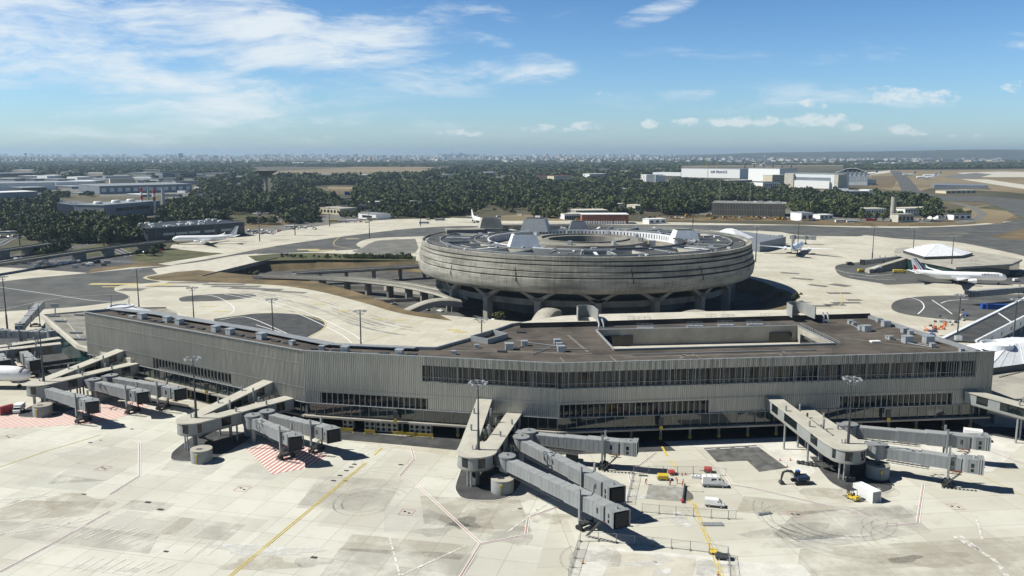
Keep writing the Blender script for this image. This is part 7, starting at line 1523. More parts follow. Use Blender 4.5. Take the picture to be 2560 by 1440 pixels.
for i, (a, b, t) in enumerate((((1474, 444), (1520, 443), 435), ((1385, 452), (1432, 451), 440), ((1340, 451), (1380, 450), 441), ((1200, 437), (1245, 436), 431), ((1100, 444), (1140, 443), 437), ((1550, 478), (1570, 477), 472), ((1528, 490), (1562, 489), 483), ((1540, 520), (1590, 519), 510), ((1588, 528), (1655, 527), 515), ((1512, 525), (1535, 524), 517), ((1700, 505), (1740, 504), 498), ((1170, 478), (1230, 477), 471), ((745, 440), (760, 439), 434), ((800, 443), (830, 442), 437), ((895, 443), (930, 442), 438))):
    bd('low_building', ('white slab with many windows beyond the forest', 'red roofed houses beyond the forest, right group', 'red roofed houses beyond the forest, left group', 'white sheds at the edge of the golden field', 'white halls in front of the golden field', 'white kiosk on the wooded overpass, upper', 'white kiosk on the wooded overpass, lower', 'white roofs among dark trees, left', 'long pale roofs among dark trees, middle', 'small white shed among dark trees', 'pale flat roof among trees left of the brown block', 'pale bridge parapet in the forest', 'white farm shed by the water tower', 'white sheds right of the water tower', 'long white sheds below the golden field')[i], a, b, t, 35, ('white', 'cream', 'cream', 'white', 'white', 'white', 'white', 'white', 'conc_l', 'white', 'conc_l', 'conc', 'white', 'white', 'white')[i], ('white', 'brick', 'brick', 'white', 'metal_l', 'white', 'white', 'white', 'conc_l', 'white', 'conc', 'conc_l', 'white', 'metal_l', 'white')[i], (3, 0, 0, 0, 0, 0, 0, 0, 1, 0, 0, 0, 0, 0, 0)[i], 10)
XB = [(60, 463, 5, 110), (165, 472, 6, 80), (215, 462, 5, 60), (300, 456, 5, 100), (20, 452, 5, 100), (130, 452, 4, 80), (360, 446, 5, 60), (90, 490, 6, 50), (190, 488, 6, 40), (40, 530, 6, 40), (340, 492, 6, 60), (430, 492, 6, 40), (80, 444, 4, 70), (230, 444, 4, 50), (480, 440, 4, 50), (540, 437, 4, 50), (600, 446, 4, 40), (240, 436, 4, 60), (170, 434, 4, 60), (60, 428, 3, 70), (380, 428, 3, 60), (20, 470, 8, 70), (90, 461, 6, 60), (150, 459, 5, 50), (205, 458, 6, 70), (330, 456, 5, 60), (380, 452, 5, 45), (250, 452, 4, 60), (60, 452, 5, 80), (130, 441, 4, 50), (20, 436, 4, 60), (300, 440, 4, 50), (350, 436, 4, 60), (420, 452, 6, 50), (470, 451, 5, 40), (520, 446, 5, 50), (560, 452, 5, 30), (600, 462, 5, 28), (640, 466, 5, 24), (690, 466, 5, 24), (560, 466, 4, 30), (500, 472, 5, 34), (455, 482, 5, 26), (540, 500, 5, 22), (610, 500, 5, 20), (690, 508, 5, 20), (470, 522, 7, 20), (640, 540, 6, 18), (665, 538, 6, 16), (730, 533, 6, 16), (700, 548, 6, 16), (760, 545, 6, 14), (980, 470, 4, 26), (1060, 462, 4, 26), (1130, 458, 4, 26), (1250, 448, 5, 30), (1290, 452, 5, 24), (1420, 446, 5, 26), (1010, 446, 4, 30), (920, 448, 4, 30), (1600, 470, 5, 20), (1650, 508, 5, 20), (1300, 540, 6, 14), (1245, 545, 6, 14), (1345, 545, 5, 14), (2110, 476, 5, 24), (2050, 482, 5, 20), (2200, 484, 5, 20), (1560, 430, 4, 40), (1510, 426, 4, 40), (1440, 428, 3, 40), (1650, 424, 3, 50)]
RX = random.Random(17)
for x, y, h_, w_ in XB:
    g = G(x, y); hh = h_ / F * g.y; u = thing('low_building', 'small low building standing ' + zone(x, y), 'building', tuple(g), 0, 'small buildings among the trees'); L2 = w_ / F * g.y / 2; rz = RX.uniform(-.6, -.1); dp = L2 * RX.uniform(.6, 1.4)
    mb = MB(); mb.box((g.x, g.y + dp / 2, hh / 2), (L2 * 2, dp, hh), rz); mb.build('wall', M[RX.choice(['white', 'gclad', 'conc_l', 'cream', 'wallg'])], u); mb = MB(); mb.box((g.x, g.y + dp / 2, hh * 1.04), (L2 * 2.04, dp * 1.04, hh * .1), rz); mb.build('roof', M[RX.choice(['white', 'metal', 'metal_l', 'conc', 'gclad'])], u); EXC.append((x - w_ * .5, y - h_ - 4, x + w_ * .5, y))
# pale yards and clearings between the trees
for pts, mm in (([(0, 482), (240, 478), (260, 466), (0, 462)], 'asph_g'), ([(250, 492), (480, 486), (490, 474), (250, 480)], 'asph_g'), ([(0, 456), (420, 452), (440, 444), (0, 444)], 'asph_g'), ([(300, 440), (600, 436), (600, 430), (300, 432)], 'grass_g'), ([(690, 488), (740, 484), (760, 474), (700, 476)], 'grass'), ([(520, 530), (620, 525), (640, 518), (530, 520)], 'grass'), ([(600, 575), (720, 562), (760, 552), (620, 560)], 'grass'), ([(1240, 552), (1420, 552), (1420, 542), (1300, 536), (1240, 540)], 'gold'), ([(560, 548), (640, 540), (700, 520), (600, 530)], 'grass_g'), ([(30, 545), (140, 541), (140, 533), (30, 536)], 'grass_g'), ([(420, 500), (480, 492), (470, 486), (420, 492)], 'asph_g'), ([(940, 455), (1240, 452), (1240, 448), (940, 448)], 'gold')):
    struct('yard', MB().sheet([pxs(pts)], .05), M[mm]); xs_, ys_ = [p[0] for p in pts], [p[1] for p in pts]; EXC.append((min(xs_) + 8, min(ys_) - 1, max(xs_) - 8, max(ys_) - 4))
# mushroom water tower
g = G(667, 492); zt = ZY(667, 426, g.y).z; u = thing('water_tower', 'mushroom shaped concrete water tower above the forest', 'water tower', tuple(g)); k = zt / 45
mb = MB(); mb.lathe([(3.4, 0), (2.8, zt * .55), (3.4, zt * .68), (5.0, zt * .76)], 20, g.x, g.y); mb.build('shaft', M['conc'], u, smooth=True); mb = MB(); mb.lathe([(5.0, zt * .76), (12, zt * .86), (21, zt * .97), (21.5, zt), (0, zt + .6)], 32, g.x, g.y); mb.build('bowl', M['conc_d'], u, smooth=True); EXC.append((648, 425, 686, 481)); EXC.append((636, 424, 696, 442))
# overpasses and gantries on the left
def overpass(label, pts, z, w, piers, m='asph_g'):
    P_ = smoothpts([G(*p, z) for p in pts], 5); c = P_[len(P_) // 2]; u = thing('overpass', label, 'overpass', (c[0], c[1], 0)); dk_ = MB(); PA = {s: MB() for s in (-1, 1)}
    for a, b in zip(P_, P_[1:]):
        dk_.beam((*a, z - .6), (*b, z - .6), w, 1.2); d = (Vector(b) - Vector(a)).normalized(); n_ = Vector((-d.y, d.x)) * w / 2
        for s in (-1, 1): PA[s].beam((a[0] + n_.x * s, a[1] + n_.y * s, z + .2), (b[0] + n_.x * s, b[1] + n_.y * s, z + .2), .3, 1.2)
    dk_.build('deck', M[m], u); [b_.build('parapet', M['conc_d'], u) for b_ in PA.values()]
    for t in piers:
        i = int(t * (len(P_) - 2)); a, b = Vector(P_[i]), Vector(P_[i + 1]); d = (b - a); mb = MB(); mb.box((a.x, a.y, (z - 1) / 2), (7 if t not in (0, 1) else 14, w * .8, z - 1), atan2(d.y, d.x)); mb.build('pier', M['conc_d'], u)
overpass('long road overpass in front of the left embankment', [(-60, 668), (60, 650), (160, 635), (250, 622), (340, 611), (420, 602)], 6.5, 9, (.08, .52, .70, .88)); overpass('short road overpass at the left edge', [(-60, 634), (20, 624), (70, 617), (130, 608)], 6, 9, (.35, .75)); overpass('motorway flyover running up between the trees', [(690, 524), (740, 515), (800, 506), (850, 498), (880, 492)], 7, 10, (.2, .5, .8)); overpass('bridge rail among the trees left of the brown block', [(1500, 505), (1530, 500), (1560, 495)], 7, 9, (.3, .8))
def gantry(label, x0, x1, yb, yt, m): 
    A, B = G(x0, yb), G(x1, yb); z = ZY(x0, yt, A.y).z; u = thing('sign_gantry', label, 'gantry', tuple(A)); mb = MB(); mb.tube((A.x, A.y, 0), (A.x, A.y, z), .5); mb.tube((B.x, B.y, 0), (B.x, B.y, z), .5); mb.beam((A.x, A.y, z), (B.x, B.y, z), .8, .8); mb.build('frame', M['metal_l'], u); mb = MB(); mb.beam((A.x, A.y - .6, z - 1.6), ((A.x + B.x) / 2, A.y - .6, z - 1.6), .3, 4.5); mb.build('sign_panel', M[m], u); EXC.append((x0 - 2, yt - 2, x1 + 2, yb - 4))
gantry('blue motorway gantry over the flyover', 742, 781, 514, 497, 'blue'); gantry('white motorway gantry left of the red sign, left one', 496, 520, 500, 485, 'white'); gantry('white motorway gantry left of the red sign, right one', 527, 544, 500, 485, 'white')
def board(label, x, y0, y1, w, m): g = G(x, y1); z = ZY(x, y0, g.y).z; u = thing('road_sign', label, 'sign', tuple(g)); mb = MB(); mb.tube((g.x, g.y, 0), (g.x, g.y, z), .3); mb.build('post', M['metal_l'], u); mb = MB(); mb.box((g.x, g.y - .4, z * .8), (w, .3, z * .42)); mb.build('panel', M[m], u)
board('white sign on a pole beside the curved road at left', 174, 585, 606, 5, 'white'); board('blue sign panel at the end of the flyover', 868, 479, 500, 8, 'blue'); board('red sign among the trees right of the plant', 570, 512, 528, 6, 'red'); board('grey sign by the taxiway bridge, in the sunken road', 645, 690, 706, 6, 'metal'); EXC.append((860, 477, 876, 495)); EXC.append((562, 510, 578, 524))
# machines, parked cars, buses
def loader(label, c, rz, s=1.0):
    u = thing('digger', label, 'digger', (c[0], c[1], 0), rz, 'yellow machines parked by the brown block'); B = lambda mb, nm, mm: mb.build(nm, mm, u, world=False)
    mb = MB(); mb.bx(-3 * s, 2.4 * s, -1.2 * s, 1.2 * s, .9 * s, 2.2 * s); mb.bx(-2.9 * s, -1.0 * s, -1.1 * s, 1.1 * s, 2.2 * s, 2.8 * s); B(mb, 'body', M['digger']); mb = MB(); mb.loft([[(-.8 * s, -1 * s, 2.2 * s), (1 * s, -1 * s, 2.2 * s), (1 * s, 1 * s, 2.2 * s), (-.8 * s, 1 * s, 2.2 * s)], [(-.6 * s, -.9 * s, 3.6 * s), (.8 * s, -.9 * s, 3.6 * s), (.8 * s, .9 * s, 3.6 * s), (-.6 * s, .9 * s, 3.6 * s)]]); B(mb, 'cab', M['glass'])
    mb = MB(); mb.beam((1.5 * s, -.7 * s, 1.9 * s), (4.5 * s, -.7 * s, 1.0 * s), .3 * s, .4 * s); mb.beam((1.5 * s, .7 * s, 1.9 * s), (4.5 * s, .7 * s, 1.0 * s), .3 * s, .4 * s); mb.bx(4.3 * s, 5.4 * s, -1.5 * s, 1.5 * s, .3 * s, 1.5 * s); B(mb, 'bucket', M['digger']); wheels(u, (-1.9 * s, 1.6 * s), 1.3 * s, .85 * s, .5)
for i, (x, y, s) in enumerate(((1722, 544, 2.2), (1735, 545, 1.7), (1772, 543, 1.9), (1784, 547, 1.5), (1812, 547, 1.5), (1826, 549, 1.7), (1838, 550, 1.5), (1872, 548, 1.7), (1884, 549, 1.8), (1897, 548, 1.6), (1926, 548, 1.5), (1950, 549, 1.8), (1962, 550, 1.6), (2014, 553, 1.6), (1447, 553, 1.8), (2090, 528, 1.6), (2021, 520, 1.8))): loader('yellow digger parked ' + zone(x, y), G(x, y), RB.uniform(-.5, .5) + (pi if i % 2 else 0), s * .72)
def bus(label, c, rz, m): 
    u = thing('bus', label, 'bus', (c[0], c[1], 0), rz, 'buses and lorries parked beyond the apron'); mb = MB(); mb.bx(-6, 6, -1.3, 1.3, .5, 3.1); mb.build('body', m, u, world=False); mb = MB(); mb.bx(-5.6, 5.9, -1.33, 1.33, 1.5, 2.4); mb.build('window_row', M['glass'], u, world=False); wheels(u, (-3.8, 3.8), 1.3, .5)
for i, (x, y, m) in enumerate(((835, 556, 'yel_m'), (858, 557, 'metal_l'), (880, 556, 'white'), (930, 551, 'conc_l'), (445, 545, 'white'), (462, 548, 'blue'), (478, 549, 'white'), (10, 586, 'white'), (32, 585, 'white'), (1100, 552, 'metal_l'), (1060, 560, 'white'), (725, 570, 'white'), (470, 603, 'white'), (505, 598, 'white'), (530, 595, 'white'), (2178, 553, 'red'), (2100, 556, 'white'), (2130, 557, 'white'))): bus({'yel_m': 'yellow', 'white': 'white', 'metal_l': 'silver', 'conc_l': 'cream', 'blue': 'blue', 'red': 'red'}[m] + ' bus or lorry parked ' + zone(x, y), G(x, y), RB.uniform(-.3, .3), M[m])
CP0 = car('parked car in the small car parks and yards beyond the apron', G(612, 585), .2, CARC[0][1], 'cars parked beyond the apron'); CARS = [CP0]
for nm_, mm_ in CARC[1:5]: CARS.append(car('parked car in the small car parks and yards beyond the apron', G(600 + 4 * len(CARS), 588), .2, mm_, 'cars parked beyond the apron'))
CS = []
for x0, x1, y0, y1, n in ((600, 700, 576, 586, 34), (715, 790, 566, 574, 20), (860, 930, 552, 557, 10), (0, 56, 590, 596, 12), (1780, 1990, 544, 546, 34), (1985, 2080, 546, 552, 16), (340, 420, 603, 606, 12), (1600, 1720, 540, 548, 24), (330, 420, 628, 634, 8), (2290, 2350, 548, 553, 10)):
    for i in range(n): CS.append((RB.uniform(x0, x1), RB.uniform(y0, y1)))
for x, y in CS: g = G(x, y); k_ = RB.choice([0, 1, 2, 0, 1, 2, 3, 4]); dup(CARS[k_], None, (g.x, g.y, 0), RB.choice([0, pi / 2, .3, 1.4]), CARC[k_][0] + ' car parked ' + zone(x, y))
for k_, o in enumerate(CARS): o['label'] = CARC[k_][0] + ' car parked ' + zone(640, 586)
# cars down on the sunken roads
for i, (x, y) in enumerate(((1015, 780), (1068, 776), (1100, 779), (985, 762), (1235, 800), (1262, 804))): car('car on the sunken road below the round terminal, ' + ('by the arched tube', 'beyond the arched tube', 'beside the first lit column', 'below the viaduct pier', 'white one left of the bush', 'white one right of the bush')[i], tuple(G(x, y, -7)), .3 + i, CARC[i % 2 if i < 4 else 0][1], None)

# ------------------------------------------------------------------ trees
RT_ = random.Random(42); nr = np.random.default_rng(4)
def crown_proto(seed, nleaf, leaf, tall=1.0):
    rg_ = np.random.default_rng(seed); V, Q = [], []
    lob = [(rg_.normal(0, .46), rg_.normal(0, .46), rg_.uniform(-.35, .62), rg_.uniform(.30, .60)) for _ in range(11)] + [(0, 0, -.1, .66)]
    n, m_ = 7, 5
    for i in range(m_):
        ph = -pi / 2 + pi * (i + .5) / m_
        for j in range(n): a = 2 * pi * j / n; r = .62 * (1 + .15 * rg_.normal()); V.append((r * cos(ph) * cos(a), r * cos(ph) * sin(a), r * sin(ph) * tall))
    for i in range(m_ - 1):
        for j in range(n): Q.append((i * n + j, i * n + (j + 1) % n, (i + 1) * n + (j + 1) % n, (i + 1) * n + j))
    for k in range(nleaf):
        lx, ly, lz, lr = lob[rg_.integers(len(lob))]; d = rg_.normal(size=3); d[2] = abs(d[2]) * .9 - .25; d /= np.linalg.norm(d); c = np.array((lx, ly, lz)) + d * lr * rg_.uniform(.72, 1.05)
        nn = d + rg_.normal(0, .75, 3); nn /= np.linalg.norm(nn); u_ = np.cross(nn, rg_.normal(size=3)); u_ /= np.linalg.norm(u_); v_ = np.cross(nn, u_); s = leaf * rg_.uniform(.6, 1.4); o = len(V)
        for a, b in ((-1, -.7), (.8, -1), (1, .8), (-.7, 1)): p = c + u_ * a * s + v_ * b * s; V.append((p[0], p[1], p[2] * tall))
        Q.append((o, o + 1, o + 2, o + 3))
    return np.array(V), np.array(Q)
def in_poly(x, y, P_):
    c = False; n = len(P_); j = n - 1
    for i in range(n):
        if (P_[i][1] > y) != (P_[j][1] > y) and x < (P_[j][0] - P_[i][0]) * (y - P_[i][1]) / (P_[j][1] - P_[i][1]) + P_[i][0]: c = not c
        j = i
    return c
def proj(x, y, z): z -= CAMH; f = y * CP - z * SP; return 1280 + F * x / f, 720 - F * (y * SP + z * CP) / f
FOREST = [([(62, 600), (130, 612), (250, 606), (250, 590), (160, 585), (70, 588)], 1, 1), ([(255, 618), (335, 612), (335, 592), (252, 592)], 1.35, 1), ([(0, 578), (60, 584), (240, 576), (310, 585), (330, 580), (420, 565), (610, 550), (720, 545), (720, 522), (420, 545), (270, 552), (140, 556), (0, 548)], 1, 1), ([(-80, 545), (142, 545), (142, 502), (60, 502), (-80, 510)], 1, 1), ([(420, 540), (640, 530), (780, 522), (860, 512), (780, 480), (640, 472), (520, 482), (430, 500)], 1, .88),
          ([(500, 478), (690, 472), (820, 462), (1250, 465), (1250, 440), (600, 446), (440, 462)], 1, .85), ([(880, 502), (930, 514), (985, 542), (1075, 548), (1140, 540), (1240, 528), (1320, 542), (1400, 548), (1420, 530), (1560, 538), (1700, 538), (1775, 528), (1775, 480), (1650, 470), (1560, 458), (1300, 452), (900, 462)], 1, .86), ([(620, 562), (720, 562), (800, 556), (800, 538), (720, 530), (620, 548)], .8, .6), ([(700, 545), (1000, 545), (1000, 525), (860, 515), (700, 525)], .8, .5),
          ([(1985, 534), (2110, 545), (2340, 552), (2350, 520), (2320, 505), (2250, 498), (2050, 490), (1985, 482), (1780, 476), (1700, 478), (1760, 500), (1985, 506)], 1, 1), ([(1690, 474), (1900, 482), (2090, 480), (2090, 472), (1940, 474), (1680, 456)], 1, .8), ([(-120, 450), (560, 442), (660, 434), (620, 424), (520, 418), (-120, 426)], .8, .6), ([(1090, 436), (1180, 436), (1600, 446), (1700, 430), (1690, 416), (1150, 418)], .9, .75), ([(-120, 418), (1100, 417), (1100, 405), (-120, 404)], .6, .55), ([(1100, 415), (2700, 412), (2700, 401), (1100, 403)], .6, .45), ([(2110, 425), (2560, 421), (2700, 416), (2700, 411), (2110, 415)], .7, 1),
          ([(0, 500), (245, 492), (245, 470), (185, 468), (120, 482), (0, 498)], .9, .5), ([(330, 466), (480, 462), (600, 452), (560, 444), (330, 452)], .9, .4), ([(-60, 460), (330, 458), (330, 450), (-60, 450)], .8, .25), ([(2360, 556), (2420, 555), (2440, 540), (2400, 530), (2350, 545)], .6, .5), ([(330, 655), (420, 632), (440, 628), (400, 622), (350, 625)], .45, .45), ([(80, 640), (170, 628), (165, 605), (90, 622)], .45, .5), ([(700, 645), (1030, 648), (1030, 643), (700, 640)], .2, .8), ([(1085, 428), (1062, 437), (1068, 438), (1092, 428)], .8, 1)]
TREES = []
for P_, k, dn in FOREST:
    ys = [p[1] for p in P_]; d0 = G(1280, max(ys)).y; d1 = G(1280, min(ys)).y; xs = [p[0] for p in P_]; d = d0
    while d < d1:
        r = max(4.6 * k, d * .0029 * min(1, k * 1.2)) * RT_.uniform(.8, 1.25); xw = (min(xs) - 1280) / F * d; xe = (max(xs) - 1280) / F * d; x = xw + RT_.uniform(0, r)
        while x < xe:
            rr = r * RT_.choice([.6, .8, 1.0, 1.15, 1.3, 1.5]); yy = d + RT_.uniform(-.5, .5) * r; px, py = proj(x, yy, 0)
            if RT_.random() < dn * (1 if sin(x * .011 + 1.7 * sin(yy * .004)) + sin(yy * .009 + x * .003) > -1.25 else .12) and in_poly(px, py, P_):
                hh = min(rr * RT_.uniform(.85, 1.25), 8.5 * max(k, .5) * RT_.uniform(.7, 1.15)); cx_, cy_ = proj(x, yy, hh * 1.3)
                if not any(e[0] < cx_ < e[2] and e[1] < cy_ < e[3] + 2 for e in EXC): TREES.append((x, yy, rr, hh, k))
            x += r * 1.55
        d += r * 1.35
TREES.sort(key=lambda t: -t[2] / t[1])
PROT = [crown_proto(s, 430, .115, t) for s, t in ((1, 1), (2, 1.1), (3, .92), (4, 1.25))]
def np_mesh(name, V, Q, mats):
    me = bpy.data.meshes.new(name); me.vertices.add(len(V)); me.vertices.foreach_set('co', np.ascontiguousarray(V, dtype=np.float32).ravel()); me.loops.add(Q.size); me.loops.foreach_set('vertex_index', np.ascontiguousarray(Q, dtype=np.int32).ravel())
    me.polygons.add(len(Q)); me.polygons.foreach_set('loop_start', np.arange(0, Q.size, 4, dtype=np.int32)); me.polygons.foreach_set('loop_total', np.full(len(Q), 4, dtype=np.int32)); me.update(calc_edges=True)
    for m_ in mats: me.materials.append(m_)
    return me
CM = [np_mesh('crown', V, Q, [LEAF2 if i == 3 else LEAF]) for i, (V, Q) in enumerate(PROT)] + [np_mesh('crown', PROT[1][0], PROT[1][1], [LEAF2])]
tm = MB(); tm.tube((0, 0, 0), (0, 0, .62), .035, .022, 7)
for a, t in ((0, .3), (2.1, .36), (4.2, .42)): tm.tube((0, 0, t), (.22 * cos(a), .22 * sin(a), t + .3), .018, .008, 5)
TM_ = tm.build('trunk', M['bark']); TME = TM_.data; bpy.data.objects.remove(TM_)
KIND = [('', 'dark green broad-crowned tree '), ('', 'dark green tall-crowned tree '), ('', 'dark green low spreading tree '), ('', 'lighter green upright tree '), ('', 'lighter green full-crowned tree ')]
def one_tree(x, y, r, hh, ki, z=0, label=None, group='trees in the belts beyond the apron'):
    th = hh * 1.15
    o = thing('tree', label or KIND[ki][1] + zone(*proj(x, y, 0)), 'tree', (x, y, z), RT_.uniform(0, 6.28), group)
    c = bpy.data.objects.new('crown', CM[ki]); COL.objects.link(c); c.parent = o; c.location = (0, 0, th); c.scale = (r, r, hh)
    t = bpy.data.objects.new('trunk', TME); COL.objects.link(t); t.parent = o; t.scale = (th * 1.3,) * 3
for x, y, r, hh, k in TREES[:296]: one_tree(x, y, r, hh, RT_.choice([0, 0, 1, 1, 2, 3, 4]) if y < 2500 else RT_.choice([0, 1, 2]))
for x, y, h, lab in ((1006, 640, 2.2, 'bush on the bank behind the viaducts, right one'), (735, 645, 2.2, 'bush on the bank behind the viaducts, left one'), (640, 690, 2.5, 'dark bush at the start of the curved viaduct')): g = G(x, y); one_tree(g.x, g.y, h, h * .7, 0, 0, lab, None)
g = G(1250, 803, -6); one_tree(g.x, g.y, 3.0, 2.6, 4, -6, 'round green bush below the columns of the round terminal', None)
for i, (x, y, h) in enumerate(((1955, 748, 2.2), (1990, 755, 2.6), (2152, 552, 5), (2170, 552, 5), (2190, 553, 5.5), (2208, 554, 5), (2310, 553, 8), (2330, 552, 9))): g = G(x, y); one_tree(g.x, g.y, h * .55 if 1 < i < 6 else h, h, 3 if 1 < i < 6 else 0, 0, ('bush on the grass crescent right of the round terminal, left one', 'bush on the grass crescent right of the round terminal, right one', 'poplar before the white office, first from the left', 'poplar before the white office, second from the left', 'poplar before the white office, third from the left', 'poplar before the white office, nearest the chimney tower', 'big dark tree right of the arched pump house, left one', 'big dark tree right of the arched pump house, right one')[i], None)
FP = [crown_proto(s, 100, .20, t) for s, t in ((11, 1), (12, 1.1), (13, .95), (14, 1.15))]; FQ = [crown_proto(s, 22, .36, t) for s, t in ((21, 1), (22, 1.1), (23, .95), (24, 1.15))]
rest = TREES[296:]; VV, QQ, o = [], [], 0
for i, (x, y, r, hh, k) in enumerate(rest):
    V, Q = (FP if y < 2300 else FQ)[i % 4]; a = RT_.uniform(0, 6.28); W = np.stack([x + r * (V[:, 0] * cos(a) - V[:, 1] * sin(a)), y + r * (V[:, 0] * sin(a) + V[:, 1] * cos(a)), hh * .95 + hh * V[:, 2]], 1); VV.append(W); QQ.append(Q + o); o += len(V)
me = np_mesh('forest', np.concatenate(VV), np.concatenate(QQ), [LEAF]); fo = bpy.data.objects.new('forest', me); COL.objects.link(fo); tag(fo, 'dark green wood covering the land beyond the airport', 'forest', None, 'stuff')
print('trees', len(TREES))
# ------------------------------------------------------------------ the city on the horizon
RCY = random.Random(8)
cw_ = [mat('city_white', (.54, .53, .51), .8, var=.1, scale=.01), mat('city_grey', (.36, .36, .36), .8, var=.1, scale=.01), mat('city_cream', (.52, .46, .38), .8, var=.1, scale=.01), mat('city_dark', (.14, .15, .17), .8, var=.1, scale=.01)]
ct = MB()
def cbox(mb, px, py, w, h, m, dep=None, zb=0):
    g = G(px, py); mb.box((g.x, g.y + (dep or w) / 2, (zb + h) / 2), (w, dep or w, h - zb), RCY.uniform(-1.0, -.35), m)
for i in range(2700):
    k = RCY.random(); py = 391.5 + RCY.random() ** 1.8 * 18; px = RCY.uniform(-150, 2710); d = G(px, py).y
    if 1250 > px > 560 and py > 403 and k < .6: continue
    if px > 1800 and py < 396: continue
    if sin(px * .013 + 2) + sin(px * .031) + sin(py * .9 + px * .007) < -.5: continue
    w = RCY.uniform(8, 40) * (1 + d / 16000); h = RCY.uniform(6, 20) * (1 + d / 18000) * (1.6 if RCY.random() < .06 else 1)
    cbox(ct, px, py, w, h, RCY.choice([0, 1, 1, 2, 2, 3, 3, 3, 3] if px > 1250 else [0, 0, 1, 1, 2, 2, 3, 3]), w * .7)
for i in range(300):
    c, s, y0 = RCY.choice([(1500, 120, 398), (1640, 90, 400), (1380, 100, 396), (860, 160, 395), (690, 60, 395), (180, 130, 399), (60, 60, 401), (2080, 90, 402), (1330, 60, 394), (1250, 60, 393)]); px = RCY.gauss(c, s); py = y0 + RCY.uniform(-1, 4); d = G(px, py).y
    cbox(ct, px, py, RCY.uniform(10, 30) * (1 + d / 14000), RCY.uniform(12, 28) * (1 + d / 30000), RCY.choice([0, 0, 0, 2, 1]))
for i in range(260):
    px = RCY.choice([RCY.uniform(-50, 520), RCY.uniform(380, 1250), RCY.uniform(600, 900), RCY.uniform(1250, 1850)]); py = RCY.uniform(391.6, 394.5); d = G(px, py).y
    cbox(ct, px, py, RCY.uniform(30, 110), RCY.uniform(25, 75) * (d / 20000), RCY.choice([0, 0, 1, 2, 3]))
co = ct.build('distant_city', cw_, fix=False); tag(co, 'hazy suburbs and towers spread along the horizon', 'city', None, 'stuff')
def tower(name, label, px, yb, yt, w, m=1, cat='tower', group=None, dep=None):
    g = G(px, yb); z = ZY(px, yt, g.y).z; mb = MB(); mb.bx(g.x - w / 2, g.x + w / 2, g.y, g.y + (dep or w), 0, z * .93); mb.bx(g.x - w * .36, g.x + w * .36, g.y + 2, g.y + (dep or w) - 2, z * .93, z); o = mb.build(name, cw_[m]); tag(o, label, cat, group)
for i, (px, yb, yt, w) in enumerate(((1104, 392.5, 388, 60), (1112, 392.5, 386, 70), (1124, 392.6, 387, 60), (1130, 392.4, 384, 50), (1138, 392.5, 387, 90), (1146, 392.5, 386, 60), (1152, 392.4, 382.5, 70), (1158, 392.4, 384.5, 80), (1166, 392.5, 387, 60), (1173, 392.5, 387, 70), (1186, 392.5, 386, 60), (1194, 392.5, 386.5, 70))): tower('office_tower', 'skyscraper in the hazy cluster on the horizon right of the lattice tower', px, yb, yt - .8, w, 3, 'tower', 'skyscrapers in the cluster on the horizon')
tower('office_tower', 'single dark slab tower on the horizon left of the lattice tower', 538, 397, 389, 60, 3); tower('office_tower', 'slim blue grey tower on the horizon above the plant', 451, 399, 383, 45, 3); tower('office_tower', 'slim dark tower on the horizon left of the skyscraper cluster', 1001, 396, 389, 45, 3)
for i, x in enumerate((187, 199, 280, 290, 307)): tower('apartment_tower', 'pale apartment tower on the left horizon, ' + ('first', 'second', 'third', 'fourth', 'fifth')[i] + ' from the left', x, 408 if i < 2 else 402, 401 if i < 2 else 393, 26, 0)
for i in range(60):
    x = RCY.uniform(1330, 1800); tower('apartment_block', 'pale apartment block in the suburb right of centre on the horizon', x, 403 - abs(x - 1560) / 90 + RCY.uniform(-1, 1), 396 - abs(x - 1560) / 100 + RCY.uniform(-1, 1.5), RCY.uniform(18, 40), RCY.choice([0, 0, 2]), 'apartment block', 'pale apartment blocks on the right horizon')
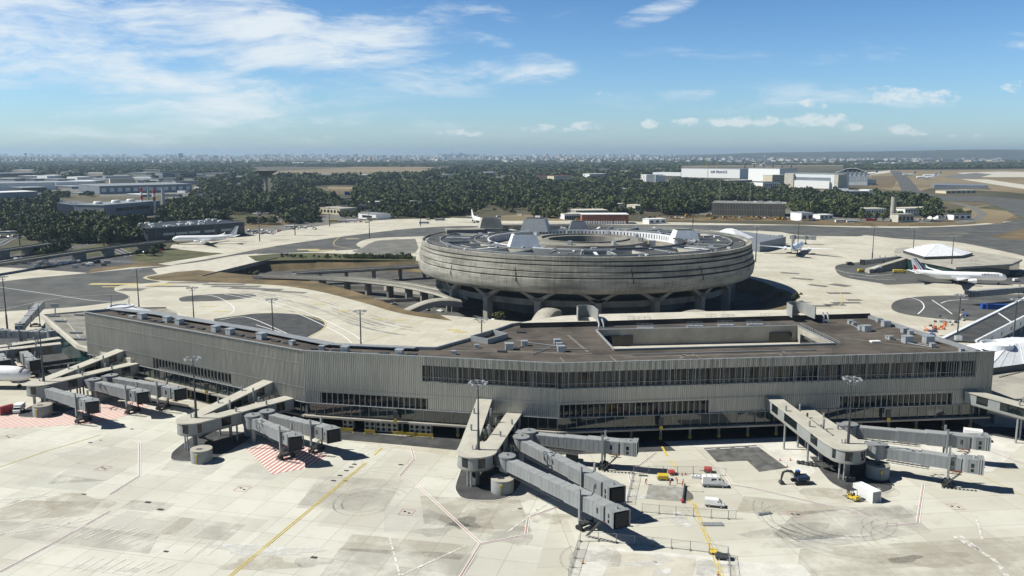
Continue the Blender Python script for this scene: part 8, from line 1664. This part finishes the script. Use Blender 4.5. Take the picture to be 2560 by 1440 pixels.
for i in range(70):
    x = RCY.choice([RCY.uniform(720, 1150), RCY.uniform(1850, 2450), RCY.uniform(0, 500)]); y = RCY.uniform(404, 414); g = G(x, y); mb = MB(); w = RCY.uniform(40, 130); mb.bx(g.x - w / 2, g.x + w / 2, g.y, g.y + w * .6, 0, RCY.uniform(7, 14)); mb.bx(g.x - w * .3, g.x + w * .2, g.y + 3, g.y + w * .4, 7, 15); o = mb.build('far_warehouse', cw_[RCY.choice([0, 0, 1])]); tag(o, 'bright flat warehouse in the plain below the horizon', 'warehouse', 'far warehouses in the plain')
g = G(701, 392.3); z = ZY(701, 377, g.y).z; u = thing('lattice_tower', 'tall tapering lattice tower on the horizon', 'tower', tuple(g)); mb = MB(); k = z / 330
for sx, sy in ((-1, -1), (1, -1), (1, 1), (-1, 1)):
    for (h0, w0), (h1, w1) in zip(((0, 62), (57, 36), (115, 20), (276, 6)), ((57, 36), (115, 20), (276, 6), (330, 2))): mb.tube((g.x + sx * w0 * k, g.y + sy * w0 * k, h0 * k), (g.x + sx * w1 * k, g.y + sy * w1 * k, h1 * k), 8 * k, 5 * k, 6)
for h, w in ((57, 38), (115, 22), (276, 9)): mb.box((g.x, g.y, h * k), (w * 2 * k, w * 2 * k, 6 * k))
mb.build('frame', cw_[3], u)
g = G(65, 397); z = ZY(65, 382.5, g.y).z; u = thing('water_tower', 'goblet shaped water tower on the left horizon', 'water tower', tuple(g)); mb = MB(); mb.lathe([(7, 0), (6, z * .5), (26, z * .86), (20, z * .97), (0, z)], 16, g.x, g.y); mb.build('bowl', cw_[3], u)
for i, x in enumerate((735, 741, 747, 753, 759)): g = G(x, 411); u = MB(); u.lathe([(14, 0), (14, 8), (9, 15), (0, 18)], 12, g.x, g.y); o = u.build('storage_dome', cw_[0]); tag(o, 'white dome in the row below the lattice tower, ' + ('leftmost', 'second', 'middle', 'fourth', 'rightmost')[i], 'storage dome')

# ------------------------------------------------------------------ haze
hz = MB(); hz.bx(-31500, 31500, -400, 31800, -8, 215); ho = hz.build('haze', bpy.data.materials.new('haze')); tag(ho, 'thin summer haze over the plain', 'haze', None, 'stuff')
hm = ho.data.materials[0]; hm.use_nodes = True; T = NT(hm.node_tree); T.n.clear(); out = T.node('ShaderNodeOutputMaterial'); pv = T.node('ShaderNodeVolumePrincipled'); T.l.new(pv.outputs[0], out.inputs['Volume'])
pv.inputs['Color'].default_value = (.58, .77, .96, 1); pv.inputs['Density'].default_value = 5.6e-5; pv.inputs['Anisotropy'].default_value = .2; ho.display_type = 'WIRE'
